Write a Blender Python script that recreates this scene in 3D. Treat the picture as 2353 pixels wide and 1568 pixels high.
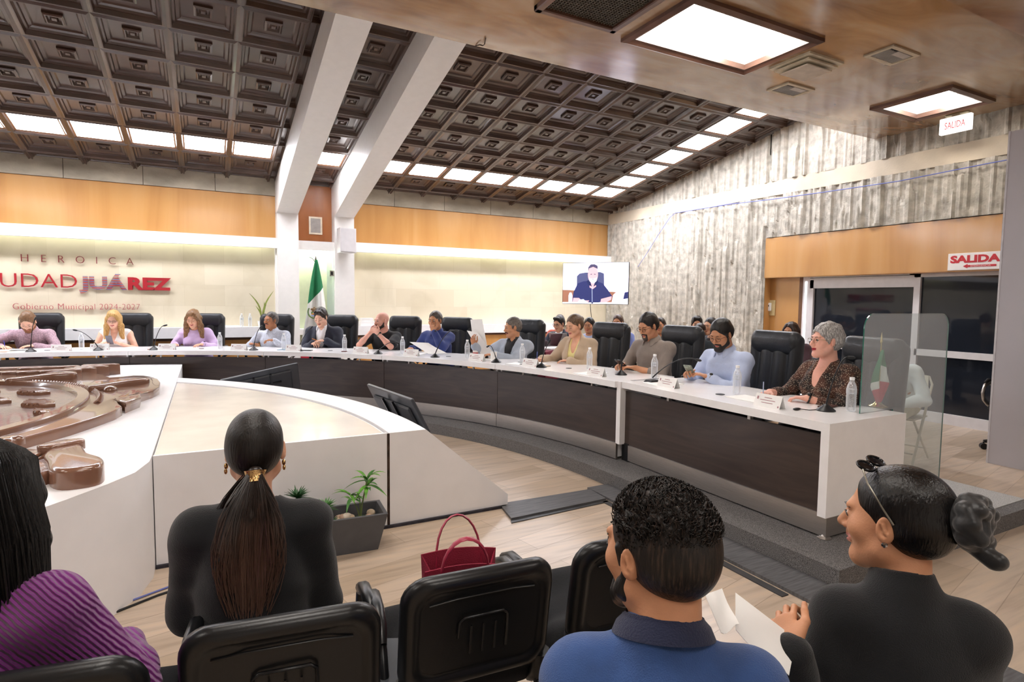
import bpy, math, random
import numpy as np
from mathutils import Vector, Matrix

for _o in list(bpy.data.objects): bpy.data.objects.remove(_o)
COL = bpy.context.scene.collection
SC = bpy.context.scene
PI = math.pi
R = math.radians

# ------------------------------------------------------------------ camera
def make_camera():
    f, yaw, pitch, roll = 1335.0, R(27.84), R(4.01), R(0.63)
    cy, sy = math.cos(yaw), math.sin(yaw)
    fw = Vector((sy*math.cos(pitch), cy*math.cos(pitch), -math.sin(pitch)))
    r = Vector((cy, -sy, 0)); u = r.cross(fw)
    c, s = math.cos(roll), math.sin(roll)
    r2 = r*c + u*s; u2 = u*c - r*s
    cd = bpy.data.cameras.new('camera'); cd.sensor_fit = 'HORIZONTAL'; cd.sensor_width = 36.0
    cd.lens = f/2353.0*36.0; cd.clip_start = 0.05; cd.clip_end = 100
    o = bpy.data.objects.new('camera', cd); COL.objects.link(o)
    m = Matrix((( r2.x, u2.x, -fw.x, 0), (r2.y, u2.y, -fw.y, 0), (r2.z, u2.z, -fw.z, 1.55), (0, 0, 0, 1)))
    o.matrix_world = m
    SC.camera = o
make_camera()

# ------------------------------------------------------------------ world, exposure
w = bpy.data.worlds.new('world'); SC.world = w; w.use_nodes = True
w.node_tree.nodes['Background'].inputs[0].default_value = (0.04, 0.05, 0.07, 1)
w.node_tree.nodes['Background'].inputs[1].default_value = 0.3
SC.view_settings.view_transform = 'Standard'; SC.view_settings.look = 'None'
SC.view_settings.exposure = 1.0; SC.view_settings.gamma = 1.0
SC.view_settings.use_curve_mapping = False

PANEL_POWER = 17.0      # emission of the square light panels in the coffered ceiling
BIG_POWER = 13.0         # emission of the large recessed lights in the wooden ceiling
COVE_POWER = 3.2       # light strip behind the white cove beam on the back wall

# ------------------------------------------------------------------ material helpers
MATS = {}
def _new(name):
    m = bpy.data.materials.new(name); m.use_nodes = True
    nt = m.node_tree; b = nt.nodes['Principled BSDF']
    return m, nt, b
def N(nt, t, **kw):
    n = nt.nodes.new(t)
    for k, v in kw.items():
        if k.startswith('i_'):
            n.inputs[k[2:].replace('_', ' ')].default_value = v
        else: setattr(n, k, v)
    return n
def coords(nt, scale=(1, 1, 1), rot=(0, 0, 0), kind='Object'):
    tc = nt.nodes.new('ShaderNodeTexCoord'); mp = nt.nodes.new('ShaderNodeMapping')
    nt.links.new(tc.outputs[kind], mp.inputs[0]); mp.inputs['Scale'].default_value = scale
    mp.inputs['Rotation'].default_value = rot
    return mp.outputs[0]
def ramp(nt, fac, stops):
    r = nt.nodes.new('ShaderNodeValToRGB'); nt.links.new(fac, r.inputs[0])
    el = r.color_ramp.elements
    while len(el) < len(stops): el.new(0.5)
    for e, (p, c) in zip(el, stops):
        e.position = p; e.color = (c[0], c[1], c[2], 1)
    return r.outputs[0]
def srgb(h):
    if isinstance(h, str):
        h = h.lstrip('#'); v = [int(h[i:i+2], 16)/255 for i in (0, 2, 4)]
    else: v = h
    return tuple(((x+0.055)/1.055)**2.4 if x > 0.04045 else x/12.92 for x in v)
def mat(name, color, rough=0.5, metal=0.0, noise=0.06, nscale=12.0, bump=0.0, bscale=80.0, spec=0.5,
        trans=0.0, ior=1.45, emit=None, estr=0.0, coat=0.0, sss=0.0, stretch=(1, 1, 1), alpha=1.0, sheen=0.0):
    """plain procedural material: a colour broken up by noise, optional bump"""
    if name in MATS: return MATS[name]
    m, nt, b = _new(name)
    c = srgb(color)
    v = coords(nt, stretch)
    if noise > 0:
        t = N(nt, 'ShaderNodeTexNoise'); t.inputs['Scale'].default_value = nscale; t.inputs['Detail'].default_value = 4
        nt.links.new(v, t.inputs['Vector'])
        lo = tuple(max(0, x*(1-noise*2)) for x in c); hi = tuple(min(1, x*(1+noise*2)) for x in c)
        nt.links.new(ramp(nt, t.outputs['Fac'], [(0.3, lo), (0.7, hi)]), b.inputs['Base Color'])
    else: b.inputs['Base Color'].default_value = (*c, 1)
    b.inputs['Roughness'].default_value = rough; b.inputs['Metallic'].default_value = metal
    b.inputs['Specular IOR Level'].default_value = spec; b.inputs['IOR'].default_value = ior
    b.inputs['Transmission Weight'].default_value = trans
    b.inputs['Coat Weight'].default_value = coat
    if sheen: b.inputs['Sheen Weight'].default_value = sheen
    if sss: b.inputs['Subsurface Weight'].default_value = sss; b.inputs['Subsurface Radius'].default_value = (0.02, 0.008, 0.004); b.inputs['Subsurface Scale'].default_value = 0.3
    if emit is not None:
        b.inputs['Emission Color'].default_value = (*srgb(emit), 1); b.inputs['Emission Strength'].default_value = estr
    if bump > 0:
        t2 = N(nt, 'ShaderNodeTexNoise'); t2.inputs['Scale'].default_value = bscale; t2.inputs['Detail'].default_value = 3
        nt.links.new(v, t2.inputs['Vector'])
        bp = N(nt, 'ShaderNodeBump'); bp.inputs['Strength'].default_value = bump; bp.inputs['Distance'].default_value = 0.01
        nt.links.new(t2.outputs['Fac'], bp.inputs['Height']); nt.links.new(bp.outputs[0], b.inputs['Normal'])
    MATS[name] = m
    return m
def wood_mat(name, cols, scale=(1, 1, 1), rough=0.25, plank=None, coat=0.3, contrast=(0.3, 0.7), bumpy=0.0, axis_rot=(0, 0, 0)):
    m, nt, b = _new(name)
    v = coords(nt, scale, axis_rot)
    n1 = N(nt, 'ShaderNodeTexNoise'); n1.inputs['Scale'].default_value = 1.6; n1.inputs['Detail'].default_value = 6; n1.inputs['Distortion'].default_value = 1.2
    nt.links.new(v, n1.inputs['Vector'])
    c = ramp(nt, n1.outputs['Fac'], [(contrast[0], srgb(cols[0])), (0.5, srgb(cols[1])), (contrast[1], srgb(cols[2]))])
    nt.links.new(c, b.inputs['Base Color'])
    b.inputs['Roughness'].default_value = rough; b.inputs['Coat Weight'].default_value = coat; b.inputs['Coat Roughness'].default_value = 0.12
    if bumpy:
        n2 = N(nt, 'ShaderNodeTexNoise'); n2.inputs['Scale'].default_value = 1.1; n2.inputs['Detail'].default_value = 2
        nt.links.new(coords(nt, (1, 1, 1)), n2.inputs['Vector'])
        bp = N(nt, 'ShaderNodeBump'); bp.inputs['Strength'].default_value = bumpy; bp.inputs['Distance'].default_value = 0.05
        nt.links.new(n2.outputs['Fac'], bp.inputs['Height']); nt.links.new(bp.outputs[0], b.inputs['Normal'])
        try: nt.links.new(bp.outputs[0], b.inputs['Coat Normal'])
        except Exception: pass
    MATS[name] = m
    return m

# ------------------------------------------------------------------ mesh builder
def vadd(a, b): return (a[0]+b[0], a[1]+b[1], a[2]+b[2])
def rotm(deg, axis='Z'): return Matrix.Rotation(R(deg), 4, axis)
class MB:
    def __init__(s): s.v = []; s.f = []; s.m = []; s.cur = 0; s.T = None
    def mi(s, i): s.cur = i; return s
    def tr(s, M): s.T = M; return s
    def _add(s, vs, fs):
        b = len(s.v)
        if s.T is not None: vs = [tuple(s.T @ Vector(p)) for p in vs]
        s.v += [tuple(p) for p in vs]; s.f += [tuple(b+i for i in f) for f in fs]; s.m += [s.cur]*len(fs)
        return s
    def box(s, c, d, rz=0.0, bev=0.0):
        x, y, z = d[0]/2, d[1]/2, d[2]/2
        if bev > 0:
            b = min(bev, x*.9, y*.9, z*.9)
            pts = []
            # rounded box: 24 verts
            for sx in (-1, 1):
                for sy in (-1, 1):
                    for sz in (-1, 1):
                        pts += [(sx*x, sy*(y-b), sz*(z-b)), (sx*(x-b), sy*y, sz*(z-b)), (sx*(x-b), sy*(y-b), sz*z)]
            def idx(sx, sy, sz, k): return ((sx > 0)*4+(sy > 0)*2+(sz > 0))*3+k
            fs = []
            for sx in (-1, 1):
                q = [idx(sx, -1, -1, 0), idx(sx, 1, -1, 0), idx(sx, 1, 1, 0), idx(sx, -1, 1, 0)]
                fs.append(q if sx > 0 else q[::-1])
            for sy in (-1, 1):
                q = [idx(-1, sy, -1, 1), idx(1, sy, -1, 1), idx(1, sy, 1, 1), idx(-1, sy, 1, 1)]
                fs.append(q if sy < 0 else q[::-1])
            for sz in (-1, 1):
                q = [idx(-1, -1, sz, 2), idx(1, -1, sz, 2), idx(1, 1, sz, 2), idx(-1, 1, sz, 2)]
                fs.append(q if sz > 0 else q[::-1])
            for sx in (-1, 1):
                for sy in (-1, 1):
                    q = [idx(sx, sy, -1, 0), idx(sx, sy, -1, 1), idx(sx, sy, 1, 1), idx(sx, sy, 1, 0)]
                    fs.append(q if sx*sy > 0 else q[::-1])
                for sz in (-1, 1):
                    q = [idx(sx, -1, sz, 0), idx(sx, -1, sz, 2), idx(sx, 1, sz, 2), idx(sx, 1, sz, 0)]
                    fs.append(q if sx*sz < 0 else q[::-1])
            for sy in (-1, 1):
                for sz in (-1, 1):
                    q = [idx(-1, sy, sz, 1), idx(-1, sy, sz, 2), idx(1, sy, sz, 2), idx(1, sy, sz, 1)]
                    fs.append(q if sy*sz > 0 else q[::-1])
            for sx in (-1, 1):
                for sy in (-1, 1):
                    for sz in (-1, 1):
                        q = [idx(sx, sy, sz, k) for k in range(3)]
                        fs.append(q if sx*sy*sz > 0 else q[::-1])
        else:
            pts = [(-x, -y, -z), (x, -y, -z), (x, y, -z), (-x, y, -z), (-x, -y, z), (x, -y, z), (x, y, z), (-x, y, z)]
            fs = [(0, 3, 2, 1), (4, 5, 6, 7), (0, 1, 5, 4), (1, 2, 6, 5), (2, 3, 7, 6), (3, 0, 4, 7)]
        cr, sr = math.cos(R(rz)), math.sin(R(rz))
        pts = [(c[0]+p[0]*cr-p[1]*sr, c[1]+p[0]*sr+p[1]*cr, c[2]+p[2]) for p in pts]
        return s._add(pts, fs)
    def bb(s, x0, x1, y0, y1, z0, z1, bev=0.0):
        return s.box(((x0+x1)/2, (y0+y1)/2, (z0+z1)/2), (x1-x0, y1-y0, z1-z0), 0, bev)
    def prism(s, poly, z0, z1, top_inset=0.0):
        n = len(poly)
        a = sum(poly[i][0]*poly[(i+1) % n][1]-poly[(i+1) % n][0]*poly[i][1] for i in range(n))
        if a < 0: poly = poly[::-1]
        if top_inset:
            cx = sum(p[0] for p in poly)/n; cy = sum(p[1] for p in poly)/n
            top = []
            for p in poly:
                d = math.hypot(p[0]-cx, p[1]-cy) or 1
                k = (d-top_inset)/d; top.append((cx+(p[0]-cx)*k, cy+(p[1]-cy)*k))
        else: top = poly
        vs = [(p[0], p[1], z0) for p in poly]+[(p[0], p[1], z1) for p in top]
        fs = [tuple(range(n-1, -1, -1)), tuple(range(n, 2*n))]+[(i, (i+1) % n, n+(i+1) % n, n+i) for i in range(n)]
        return s._add(vs, fs)
    def pillow(s, poly, z0, z1, bev=0.02, steps=4):
        """flat shape with a rounded upper edge: outline offset inwards along its own normals"""
        n = len(poly)
        if sum(poly[i][0]*poly[(i+1) % n][1]-poly[(i+1) % n][0]*poly[i][1] for i in range(n)) < 0: poly = poly[::-1]
        def off(d):
            out = []
            for i in range(n):
                a, b, c = Vector(poly[i-1]), Vector(poly[i]), Vector(poly[(i+1) % n])
                e1 = (b-a); e2 = (c-b)
                if e1.length < 1e-9 or e2.length < 1e-9: out.append(tuple(b)); continue
                e1.normalize(); e2.normalize(); n1 = Vector((-e1.y, e1.x)); n2 = Vector((-e2.y, e2.x)); m = n1+n2
                m = m/max(.35, m.length*m.length/2) if m.length > .1 else n1
                out.append(tuple(b+m*d))
            return out
        rings = [(0, z0)]
        for k in range(steps+1):
            a = PI/2*k/steps; rings.append((bev*(1-math.cos(a)), z1-bev*.8*(1-math.sin(a))))
        vs = []
        for d, z in rings: vs += [(p[0], p[1], z) for p in off(d)]
        fs = [tuple(range(n-1, -1, -1)), tuple(range((len(rings)-1)*n, len(rings)*n))]
        for l in range(len(rings)-1):
            for i in range(n): fs.append((l*n+i, l*n+(i+1) % n, (l+1)*n+(i+1) % n, (l+1)*n+i))
        return s._add(vs, fs)
    def tube(s, path, r, n=10, cap=True, flat=None):
        P = [Vector(p) for p in path]; rs = r if isinstance(r, (list, tuple)) else [r]*len(P)
        vs = []; fs = []; up = None
        for i, p in enumerate(P):
            t = (P[min(i+1, len(P)-1)]-P[max(i-1, 0)])
            if t.length < 1e-9: t = Vector((0, 0, 1))
            t.normalize()
            if up is None:
                up = t.cross(Vector((0, 0, 1)) if abs(t.z) < .9 else Vector((1, 0, 0))).normalized()
            else:
                up = (up-t*up.dot(t))
                up = up.normalized() if up.length > 1e-6 else t.orthogonal().normalized()
            q = t.cross(up)
            for k in range(n):
                a = 2*PI*k/n
                fx = flat if flat else 1.0
                vs.append(tuple(p+(up*math.cos(a)+q*math.sin(a)*fx)*rs[i]))
        for i in range(len(P)-1):
            for k in range(n):
                fs.append((i*n+k, i*n+(k+1) % n, (i+1)*n+(k+1) % n, (i+1)*n+k))
        if cap:
            fs.append(tuple(range(n-1, -1, -1))); fs.append(tuple(range((len(P)-1)*n, len(P)*n)))
        return s._add(vs, fs)
    def cyl(s, a, b, r0, r1=None, n=16): return s.tube([a, b], [r0, r0 if r1 is None else r1], n)
    def lathe(s, prof, c=(0, 0, 0), n=20):
        vs = []; fs = []; m = len(prof)
        for (r, z) in prof:
            for k in range(n):
                a = 2*PI*k/n; vs.append((c[0]+r*math.cos(a), c[1]+r*math.sin(a), c[2]+z))
        for i in range(m-1):
            for k in range(n):
                fs.append((i*n+k, i*n+(k+1) % n, (i+1)*n+(k+1) % n, (i+1)*n+k))
        if prof[0][0] > 1e-5: fs.append(tuple(range(n-1, -1, -1)))
        if prof[-1][0] > 1e-5: fs.append(tuple(range((m-1)*n, m*n)))
        return s._add(vs, fs)
    def ball(s, c, r, n=10, m=7):
        rr = r if isinstance(r, (list, tuple)) else (r, r, r)
        vs = [(c[0], c[1], c[2]-rr[2])]; fs = []
        for i in range(1, m):
            t = PI*i/m
            for k in range(n):
                a = 2*PI*k/n
                vs.append((c[0]+rr[0]*math.sin(t)*math.cos(a), c[1]+rr[1]*math.sin(t)*math.sin(a), c[2]-rr[2]*math.cos(t)))
        vs.append((c[0], c[1], c[2]+rr[2])); L = len(vs)-1
        for k in range(n): fs.append((0, 1+(k+1) % n, 1+k))
        for i in range(m-2):
            for k in range(n):
                a = 1+i*n; fs.append((a+k, a+(k+1) % n, a+n+(k+1) % n, a+n+k))
        a = 1+(m-2)*n
        for k in range(n): fs.append((a+k, a+(k+1) % n, L))
        return s._add(vs, fs)
    def quad(s, a, b, c, d): return s._add([a, b, c, d], [(0, 1, 2, 3)])
    def sheet(s, grid, thick=0.0):
        """grid[i][j] of points -> two-sided sheet with thickness along its normals"""
        ni, nj = len(grid), len(grid[0])
        P = [[Vector(p) for p in row] for row in grid]
        if thick <= 0:
            vs = [tuple(p) for row in P for p in row]
            return s._add(vs, [(i*nj+j, (i+1)*nj+j, (i+1)*nj+j+1, i*nj+j+1) for i in range(ni-1) for j in range(nj-1)])
        Nn = []
        for i in range(ni):
            for j in range(nj):
                du = P[min(i+1, ni-1)][j]-P[max(i-1, 0)][j]; dv = P[i][min(j+1, nj-1)]-P[i][max(j-1, 0)]
                n = du.cross(dv); Nn.append(n.normalized() if n.length > 1e-12 else Vector((0, 0, 1)))
        A = [tuple(P[i][j]+Nn[i*nj+j]*thick/2) for i in range(ni) for j in range(nj)]
        B = [tuple(P[i][j]-Nn[i*nj+j]*thick/2) for i in range(ni) for j in range(nj)]
        o = ni*nj
        fs = []
        for i in range(ni-1):
            for j in range(nj-1):
                q = (i*nj+j, (i+1)*nj+j, (i+1)*nj+j+1, i*nj+j+1)
                fs.append(q); fs.append(tuple(o+x for x in q[::-1]))
        edge = [(0, j) for j in range(nj)]+[(i, nj-1) for i in range(1, ni)]+[(ni-1, j) for j in range(nj-2, -1, -1)]+[(i, 0) for i in range(ni-2, 0, -1)]
        for k in range(len(edge)):
            a = edge[k]; b = edge[(k+1) % len(edge)]
            ia, ib = a[0]*nj+a[1], b[0]*nj+b[1]
            fs.append((ia, ib, o+ib, o+ia))
        return s._add(A+B, fs)
    def build(s, name, mats, parent=None, smooth=None, loc=None, **props):
        me = bpy.data.meshes.new(name)
        me.from_pydata(s.v, [], s.f)
        if not isinstance(mats, (list, tuple)): mats = [mats]
        for m in mats: me.materials.append(m)
        if len(mats) > 1: me.polygons.foreach_set('material_index', s.m)
        me.update()
        if smooth is not None and len(me.polygons):
            me.polygons.foreach_set('use_smooth', [True]*len(me.polygons))
            if smooth < 180:
                try: me.set_sharp_from_angle(angle=R(smooth))
                except Exception: pass
        o = bpy.data.objects.new(name, me); COL.objects.link(o)
        if parent is not None: o.parent = parent
        if loc is not None: o.location = loc
        for k, v in props.items(): o[k] = v
        return o
def tag(o, label, category, group=None, kind=None):
    if label: o['label'] = label
    if category: o['category'] = category
    if group: o['group'] = group
    if kind: o['kind'] = kind
    return o
def empty(name, loc=(0, 0, 0), rz=0.0, label=None, category=None, group=None):
    o = bpy.data.objects.new(name, None); COL.objects.link(o)
    o.empty_display_size = 0.05
    o.location = loc; o.rotation_euler = (0, 0, R(rz))
    return tag(o, label, category, group)
def struct(o): o['kind'] = 'structure'; return o
CH = {}
def dup(root, loc=None, rz=None, label=None, group=None):
    def cp(o, par):
        c = o.copy(); COL.objects.link(c); c.parent = par
        for ch in o.children: cp(ch, c)
        return c
    kids = list(root.children)
    c = root.copy(); COL.objects.link(c)
    for ch in kids: cp(ch, c)
    if loc is not None: c.location = loc
    if rz is not None: c.rotation_euler = (0, 0, R(rz))
    if label: c['label'] = label
    if group: c['group'] = group
    return c
def textmesh(txt, size, extrude=0.004, offset=0.0, spacing=1.0, xscale=1.0, align='LEFT', bevel=0.0):
    cu = bpy.data.curves.new('t', 'FONT'); cu.body = txt; cu.size = size; cu.extrude = extrude; cu.offset = offset
    cu.space_character = spacing; cu.align_x = align; cu.resolution_u = 3
    o = bpy.data.objects.new('t', cu); COL.objects.link(o)
    dg = bpy.context.evaluated_depsgraph_get(); dg.update()
    me = bpy.data.meshes.new_from_object(o.evaluated_get(dg))
    vs = [(v.co.x*xscale, v.co.y, v.co.z) for v in me.vertices]; fs = [tuple(p.vertices) for p in me.polygons]
    bpy.data.objects.remove(o); bpy.data.curves.remove(cu); bpy.data.meshes.remove(me)
    return vs, fs

# ================================================================== SETTING
YB, XW, XD = 11.1, 8.36, 8.5          # back wall, right wall, recessed door plane
CX, CY, RD = -2.118, 3.785, 5.355     # centre and inner radius of the curved council desk
ZD, ZT = 0.117, 0.835                 # dais height, desk top height
XL, YF = -12.6, -4.0                  # left wall and wall behind the photographer
def ceil_z(y): return 3.55+0.179*(YB-y)
def ringpt(ang, r, z=0.0): return (CX+r*math.cos(R(ang)), CY+r*math.sin(R(ang)), z)

M_white = mat('white_paint', '#EDEAE6', 0.45, noise=0.01)
M_lacq = mat('white_lacquer', '#F6F5F6', 0.22, noise=0.01, coat=0.2)
M_plinth = mat('plinth_white', '#F3F2F4', 0.4, noise=0.02, nscale=3)
M_black = mat('black_plastic', '#16171A', 0.4, noise=0.03)
M_blackgloss = mat('black_gloss', '#0C0D10', 0.15, noise=0.0)
M_steel = mat('brushed_steel', '#B9B4B0', 0.32, 0.9, noise=0.05, stretch=(1, 1, 30))
M_chrome = mat('chrome', '#D0D0D2', 0.12, 1.0, noise=0.0)
M_alum = mat('painted_aluminium', '#DAD7D9', 0.4, noise=0.02)
M_dark = mat('dark_void', '#0A0A0C', 0.7, noise=0.0)
M_paper = mat('paper', '#F4F3F1', 0.7, noise=0.01)

# floor: long beige planks
m, nt, b = _new('floor_planks')
v = coords(nt, (1, 1, 1), (0, 0, R(-12)))
br = N(nt, 'ShaderNodeTexBrick'); nt.links.new(v, br.inputs['Vector'])
br.inputs['Color1'].default_value = (*srgb('#C6B4A2'), 1); br.inputs['Color2'].default_value = (*srgb('#AE9B86'), 1)
br.inputs['Mortar'].default_value = (*srgb('#A28F7C'), 1); br.inputs['Scale'].default_value = 1.0
br.inputs['Mortar Size'].default_value = 0.0025; br.inputs['Brick Width'].default_value = 1.2; br.inputs['Row Height'].default_value = 0.2
v2 = coords(nt, (1.2, 14, 1), (0, 0, R(-12)))
n1 = N(nt, 'ShaderNodeTexNoise'); n1.inputs['Scale'].default_value = 1.5; n1.inputs['Detail'].default_value = 6; nt.links.new(v2, n1.inputs['Vector'])
g = ramp(nt, n1.outputs['Fac'], [(0.3, (0.78, 0.75, 0.72)), (0.5, (1, 1, 1)), (0.7, (1.12, 1.08, 1.02))])
mx = N(nt, 'ShaderNodeMix', data_type='RGBA', blend_type='MULTIPLY'); mx.inputs[0].default_value = 1.0
nt.links.new(br.outputs['Color'], mx.inputs[6]); nt.links.new(g, mx.inputs[7]); nt.links.new(mx.outputs[2], b.inputs['Base Color'])
b.inputs['Roughness'].default_value = 0.33; M_floor = m
# dais carpet
M_carpet = mat('grey_carpet', '#6E6C6B', 0.95, noise=0.45, nscale=260, bump=0.6, bscale=300)
M_strip = mat('rubber_strip', '#58585A', 0.55, noise=0.18, nscale=6, stretch=(1, 12, 1))
M_strip2 = mat('rubber_strip_dark', '#3A3A3C', 0.5, noise=0.15, nscale=6)
# wood
M_wood = wood_mat('orange_veneer', ('#A8733F', '#BE8C52', '#C99C66'), (1.1, 1.1, 0.12), 0.24, coat=0.5, contrast=(0.2, 0.8), bumpy=0.12)
M_wood2 = wood_mat('red_veneer', ('#8E5028', '#A5653A', '#AF7145'), (1.1, 1.1, 0.2), 0.3, coat=0.3, contrast=(0.2, 0.8))
M_soffit = wood_mat('ceiling_veneer', ('#7E5733', '#A07C58', '#B49A7C'), (0.55, 1.5, 1), 0.2, coat=0.6, contrast=(0.32, 0.66), bumpy=0.25, axis_rot=(0, 0, R(20)))
M_coffer = wood_mat('coffer_wood', ('#38281F', '#46332A', '#564137'), (1, 1, 1), 0.28, coat=0.35, contrast=(0.25, 0.75))
M_desk = wood_mat('dark_laminate', ('#2A1F1D', '#352925', '#40332D'), (0.9, 0.9, 9), 0.34, coat=0.15)
M_bronze = mat('bronze_paint', '#7E5A48', 0.2, noise=0.05, nscale=3, coat=0.6, spec=0.6)
# marble cladding of the back wall
m, nt, b = _new('marble_cladding')
tc = N(nt, 'ShaderNodeTexCoord'); sp = N(nt, 'ShaderNodeSeparateXYZ'); cb = N(nt, 'ShaderNodeCombineXYZ')
nt.links.new(tc.outputs['Object'], sp.inputs[0]); nt.links.new(sp.outputs['X'], cb.inputs['X']); nt.links.new(sp.outputs['Z'], cb.inputs['Y'])
br = N(nt, 'ShaderNodeTexBrick'); nt.links.new(cb.outputs[0], br.inputs['Vector'])
br.inputs['Color1'].default_value = (*srgb('#E2D8C0'), 1); br.inputs['Color2'].default_value = (*srgb('#D2C6AA'), 1); br.inputs['Mortar'].default_value = (*srgb('#CFC4AA'), 1)
br.inputs['Brick Width'].default_value = 0.6; br.inputs['Row Height'].default_value = 0.35; br.inputs['Mortar Size'].default_value = 0.0015; br.inputs['Scale'].default_value = 1; br.inputs['Bias'].default_value = -0.5
n1 = N(nt, 'ShaderNodeTexNoise'); n1.inputs['Scale'].default_value = 1.4; n1.inputs['Detail'].default_value = 7; n1.inputs['Distortion'].default_value = 0.8; nt.links.new(cb.outputs[0], n1.inputs['Vector'])
g = ramp(nt, n1.outputs['Fac'], [(0.3, (0.9, 0.89, 0.86)), (0.5, (1, 1, 1)), (0.72, (1.03, 1.02, 1.0))])
mx = N(nt, 'ShaderNodeMix', data_type='RGBA', blend_type='MULTIPLY'); mx.inputs[0].default_value = 1
nt.links.new(br.outputs['Color'], mx.inputs[6]); nt.links.new(g, mx.inputs[7]); nt.links.new(mx.outputs[2], b.inputs['Base Color']); b.inputs['Roughness'].default_value = 0.25
M_marble = m
M_marble2 = mat('cream_marble', '#EDE6DA', 0.25, noise=0.05, nscale=2.5, coat=0.2)
M_conc = mat('smooth_concrete', '#A79D8B', 0.85, noise=0.12, nscale=2.2, bump=0.2, bscale=30, stretch=(1, 1, 2))
M_rough = mat('ribbed_concrete', '#B2ACA0', 0.9, noise=0.14, nscale=9, bump=0.5, bscale=45)
M_bandr = mat('band_concrete', '#C6B9A4', 0.8, noise=0.08, nscale=2, bump=0.15, bscale=40)

# ---- floor
struct(MB().bb(XL, 12.0, YF, YB+0.2, -0.1, 0.0).build('floor', M_floor))

# ---- dais under the desk (carpet): curved inner edge, straight part, right flank
def dais_poly():
    P = []
    ri = RD-0.28
    for a in range(180, 3, -4): P.append(ringpt(a, ri)[:2])
    P += [ringpt(3.5, ri)[:2], (CX+ri+0.01, 3.6), (2.99, 1.855), (5.36, 1.855), (5.36, 3.9)]+[ringpt(a, RD+2.1)[:2] for a in range(4, 58, 6)]+[(1.6, YB-0.05), (XL+1.2, YB-0.05), (XL+1.2, CY)]
    return P
struct(MB().prism(dais_poly(), 0.0, ZD).build('floor_dais', M_carpet))
struct(MB().bb(4.62, 5.35, 1.95, 2.62, ZD, ZD+0.004).build('trim_1', mat('light_carpet', '#A9A8A6', 0.95, noise=0.25, nscale=200)))

# ---- walls
struct(MB().bb(XL-0.2, XL, YF, YB+0.2, 0, 5.4).build('wall_left', M_white))
struct(MB().bb(XL, 12.2, YF-0.2, YF, 0, 5.4).build('wall_front', M_white))
# back wall: structural slab with marble field, wood band and concrete band
bw = struct(MB().bb(XL, XW+0.3, YB+0.03, YB+0.2, 0, 3.75).build('wall_back', M_conc))
def part(o, p): o.parent = p; return o
MB().bb(XL, 1.30, YB, YB+0.04, 1.0, 2.52).bb(2.28, XW, YB, YB+0.04, 1.0, 2.52).build('marble_cladding', M_marble, bw)
MB().bb(XL, 1.13, YB-0.03, YB+0.03, 2.54, 3.318).bb(2.44, XW, YB-0.03, YB+0.03, 2.54, 3.318).build('wood_panelling', M_wood, bw)
MB().bb(1.47, 2.10, YB-0.03, YB+0.03, 2.5, 3.6).build('niche_panelling', M_wood2, bw)
# concrete blocks with joints
cbm = MB()
for k in range(40):
    x1 = XW-0.01-k*1.02; x0 = x1-1.012
    if x0 < XL: break
    for (a, c) in ((XL, 1.13), (2.44, XW)):
        u, v_ = max(a, x0), min(c, x1)
        if v_ > u: cbm.bb(u, v_, YB-0.06, YB+0.03, 3.322, 3.62)
cbm.build('concrete_band', M_conc, bw)
# white cove beam and its light strip
beam = struct(MB().bb(XL, 1.125, 10.86, 10.94, 2.405, 2.58).bb(XL, 1.125, 10.94, YB-0.03, 2.54, 2.58)
              .bb(2.42, 7.62, 10.86, 10.94, 2.405, 2.58).bb(2.42, XW, 10.94, YB-0.03, 2.54, 2.58).bb(7.62, XW, 10.86, 10.94, 2.405, 2.58).build('trim_2', M_white))
struct(MB().bb(1.10, 1.16, 10.95, YB, 1.0, 2.54).bb(2.38, 2.44, 10.95, YB, 1.0, 2.54).build('trim_3', M_white))
M_cove = mat('cove_led', '#F2FFE6', 0.5, noise=0, emit='#F6FFEC', estr=COVE_POWER)
for i, (a, c) in enumerate(((-6.5, 1.0), (2.55, 7.9))):
    o = MB().bb(a, c, 10.97, 11.02, 2.525, 2.539).build('cove_light', M_cove)
    tag(o, 'light strip hidden behind the white cove beam, '+('left of the two columns' if i == 0 else 'right of the two columns'), 'light strip', 'cove light strips')
# columns and sloped ceiling beams
def column(n, x0, x1):
    mb = MB()
    mb.bb(x0, x1, 10.8, YB, ZD, 3.02)
    # sloping beam: side profile in YZ
    y0, y1 = YB+0.0, 4.95
    bz = lambda y: 3.01+0.226*(10.8-y)
    prof = [(YB, 3.0), (10.8, 3.01), (y1, bz(y1)), (y1, ceil_z(y1)+0.05), (YB, 3.6)]
    vs = [(x0, p[0], p[1]) for p in prof]+[(x1, p[0], p[1]) for p in prof]
    k = len(prof)
    fs = [tuple(range(k)), tuple(range(2*k-1, k-1, -1))]+[(i, k+i, k+(i+1) % k, (i+1) % k) for i in range(k)]
    mb._add(vs, fs)
    struct(mb.build('column_beam', M_white))
column(1, 1.125, 1.47); column(2, 2.085, 2.43)
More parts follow.
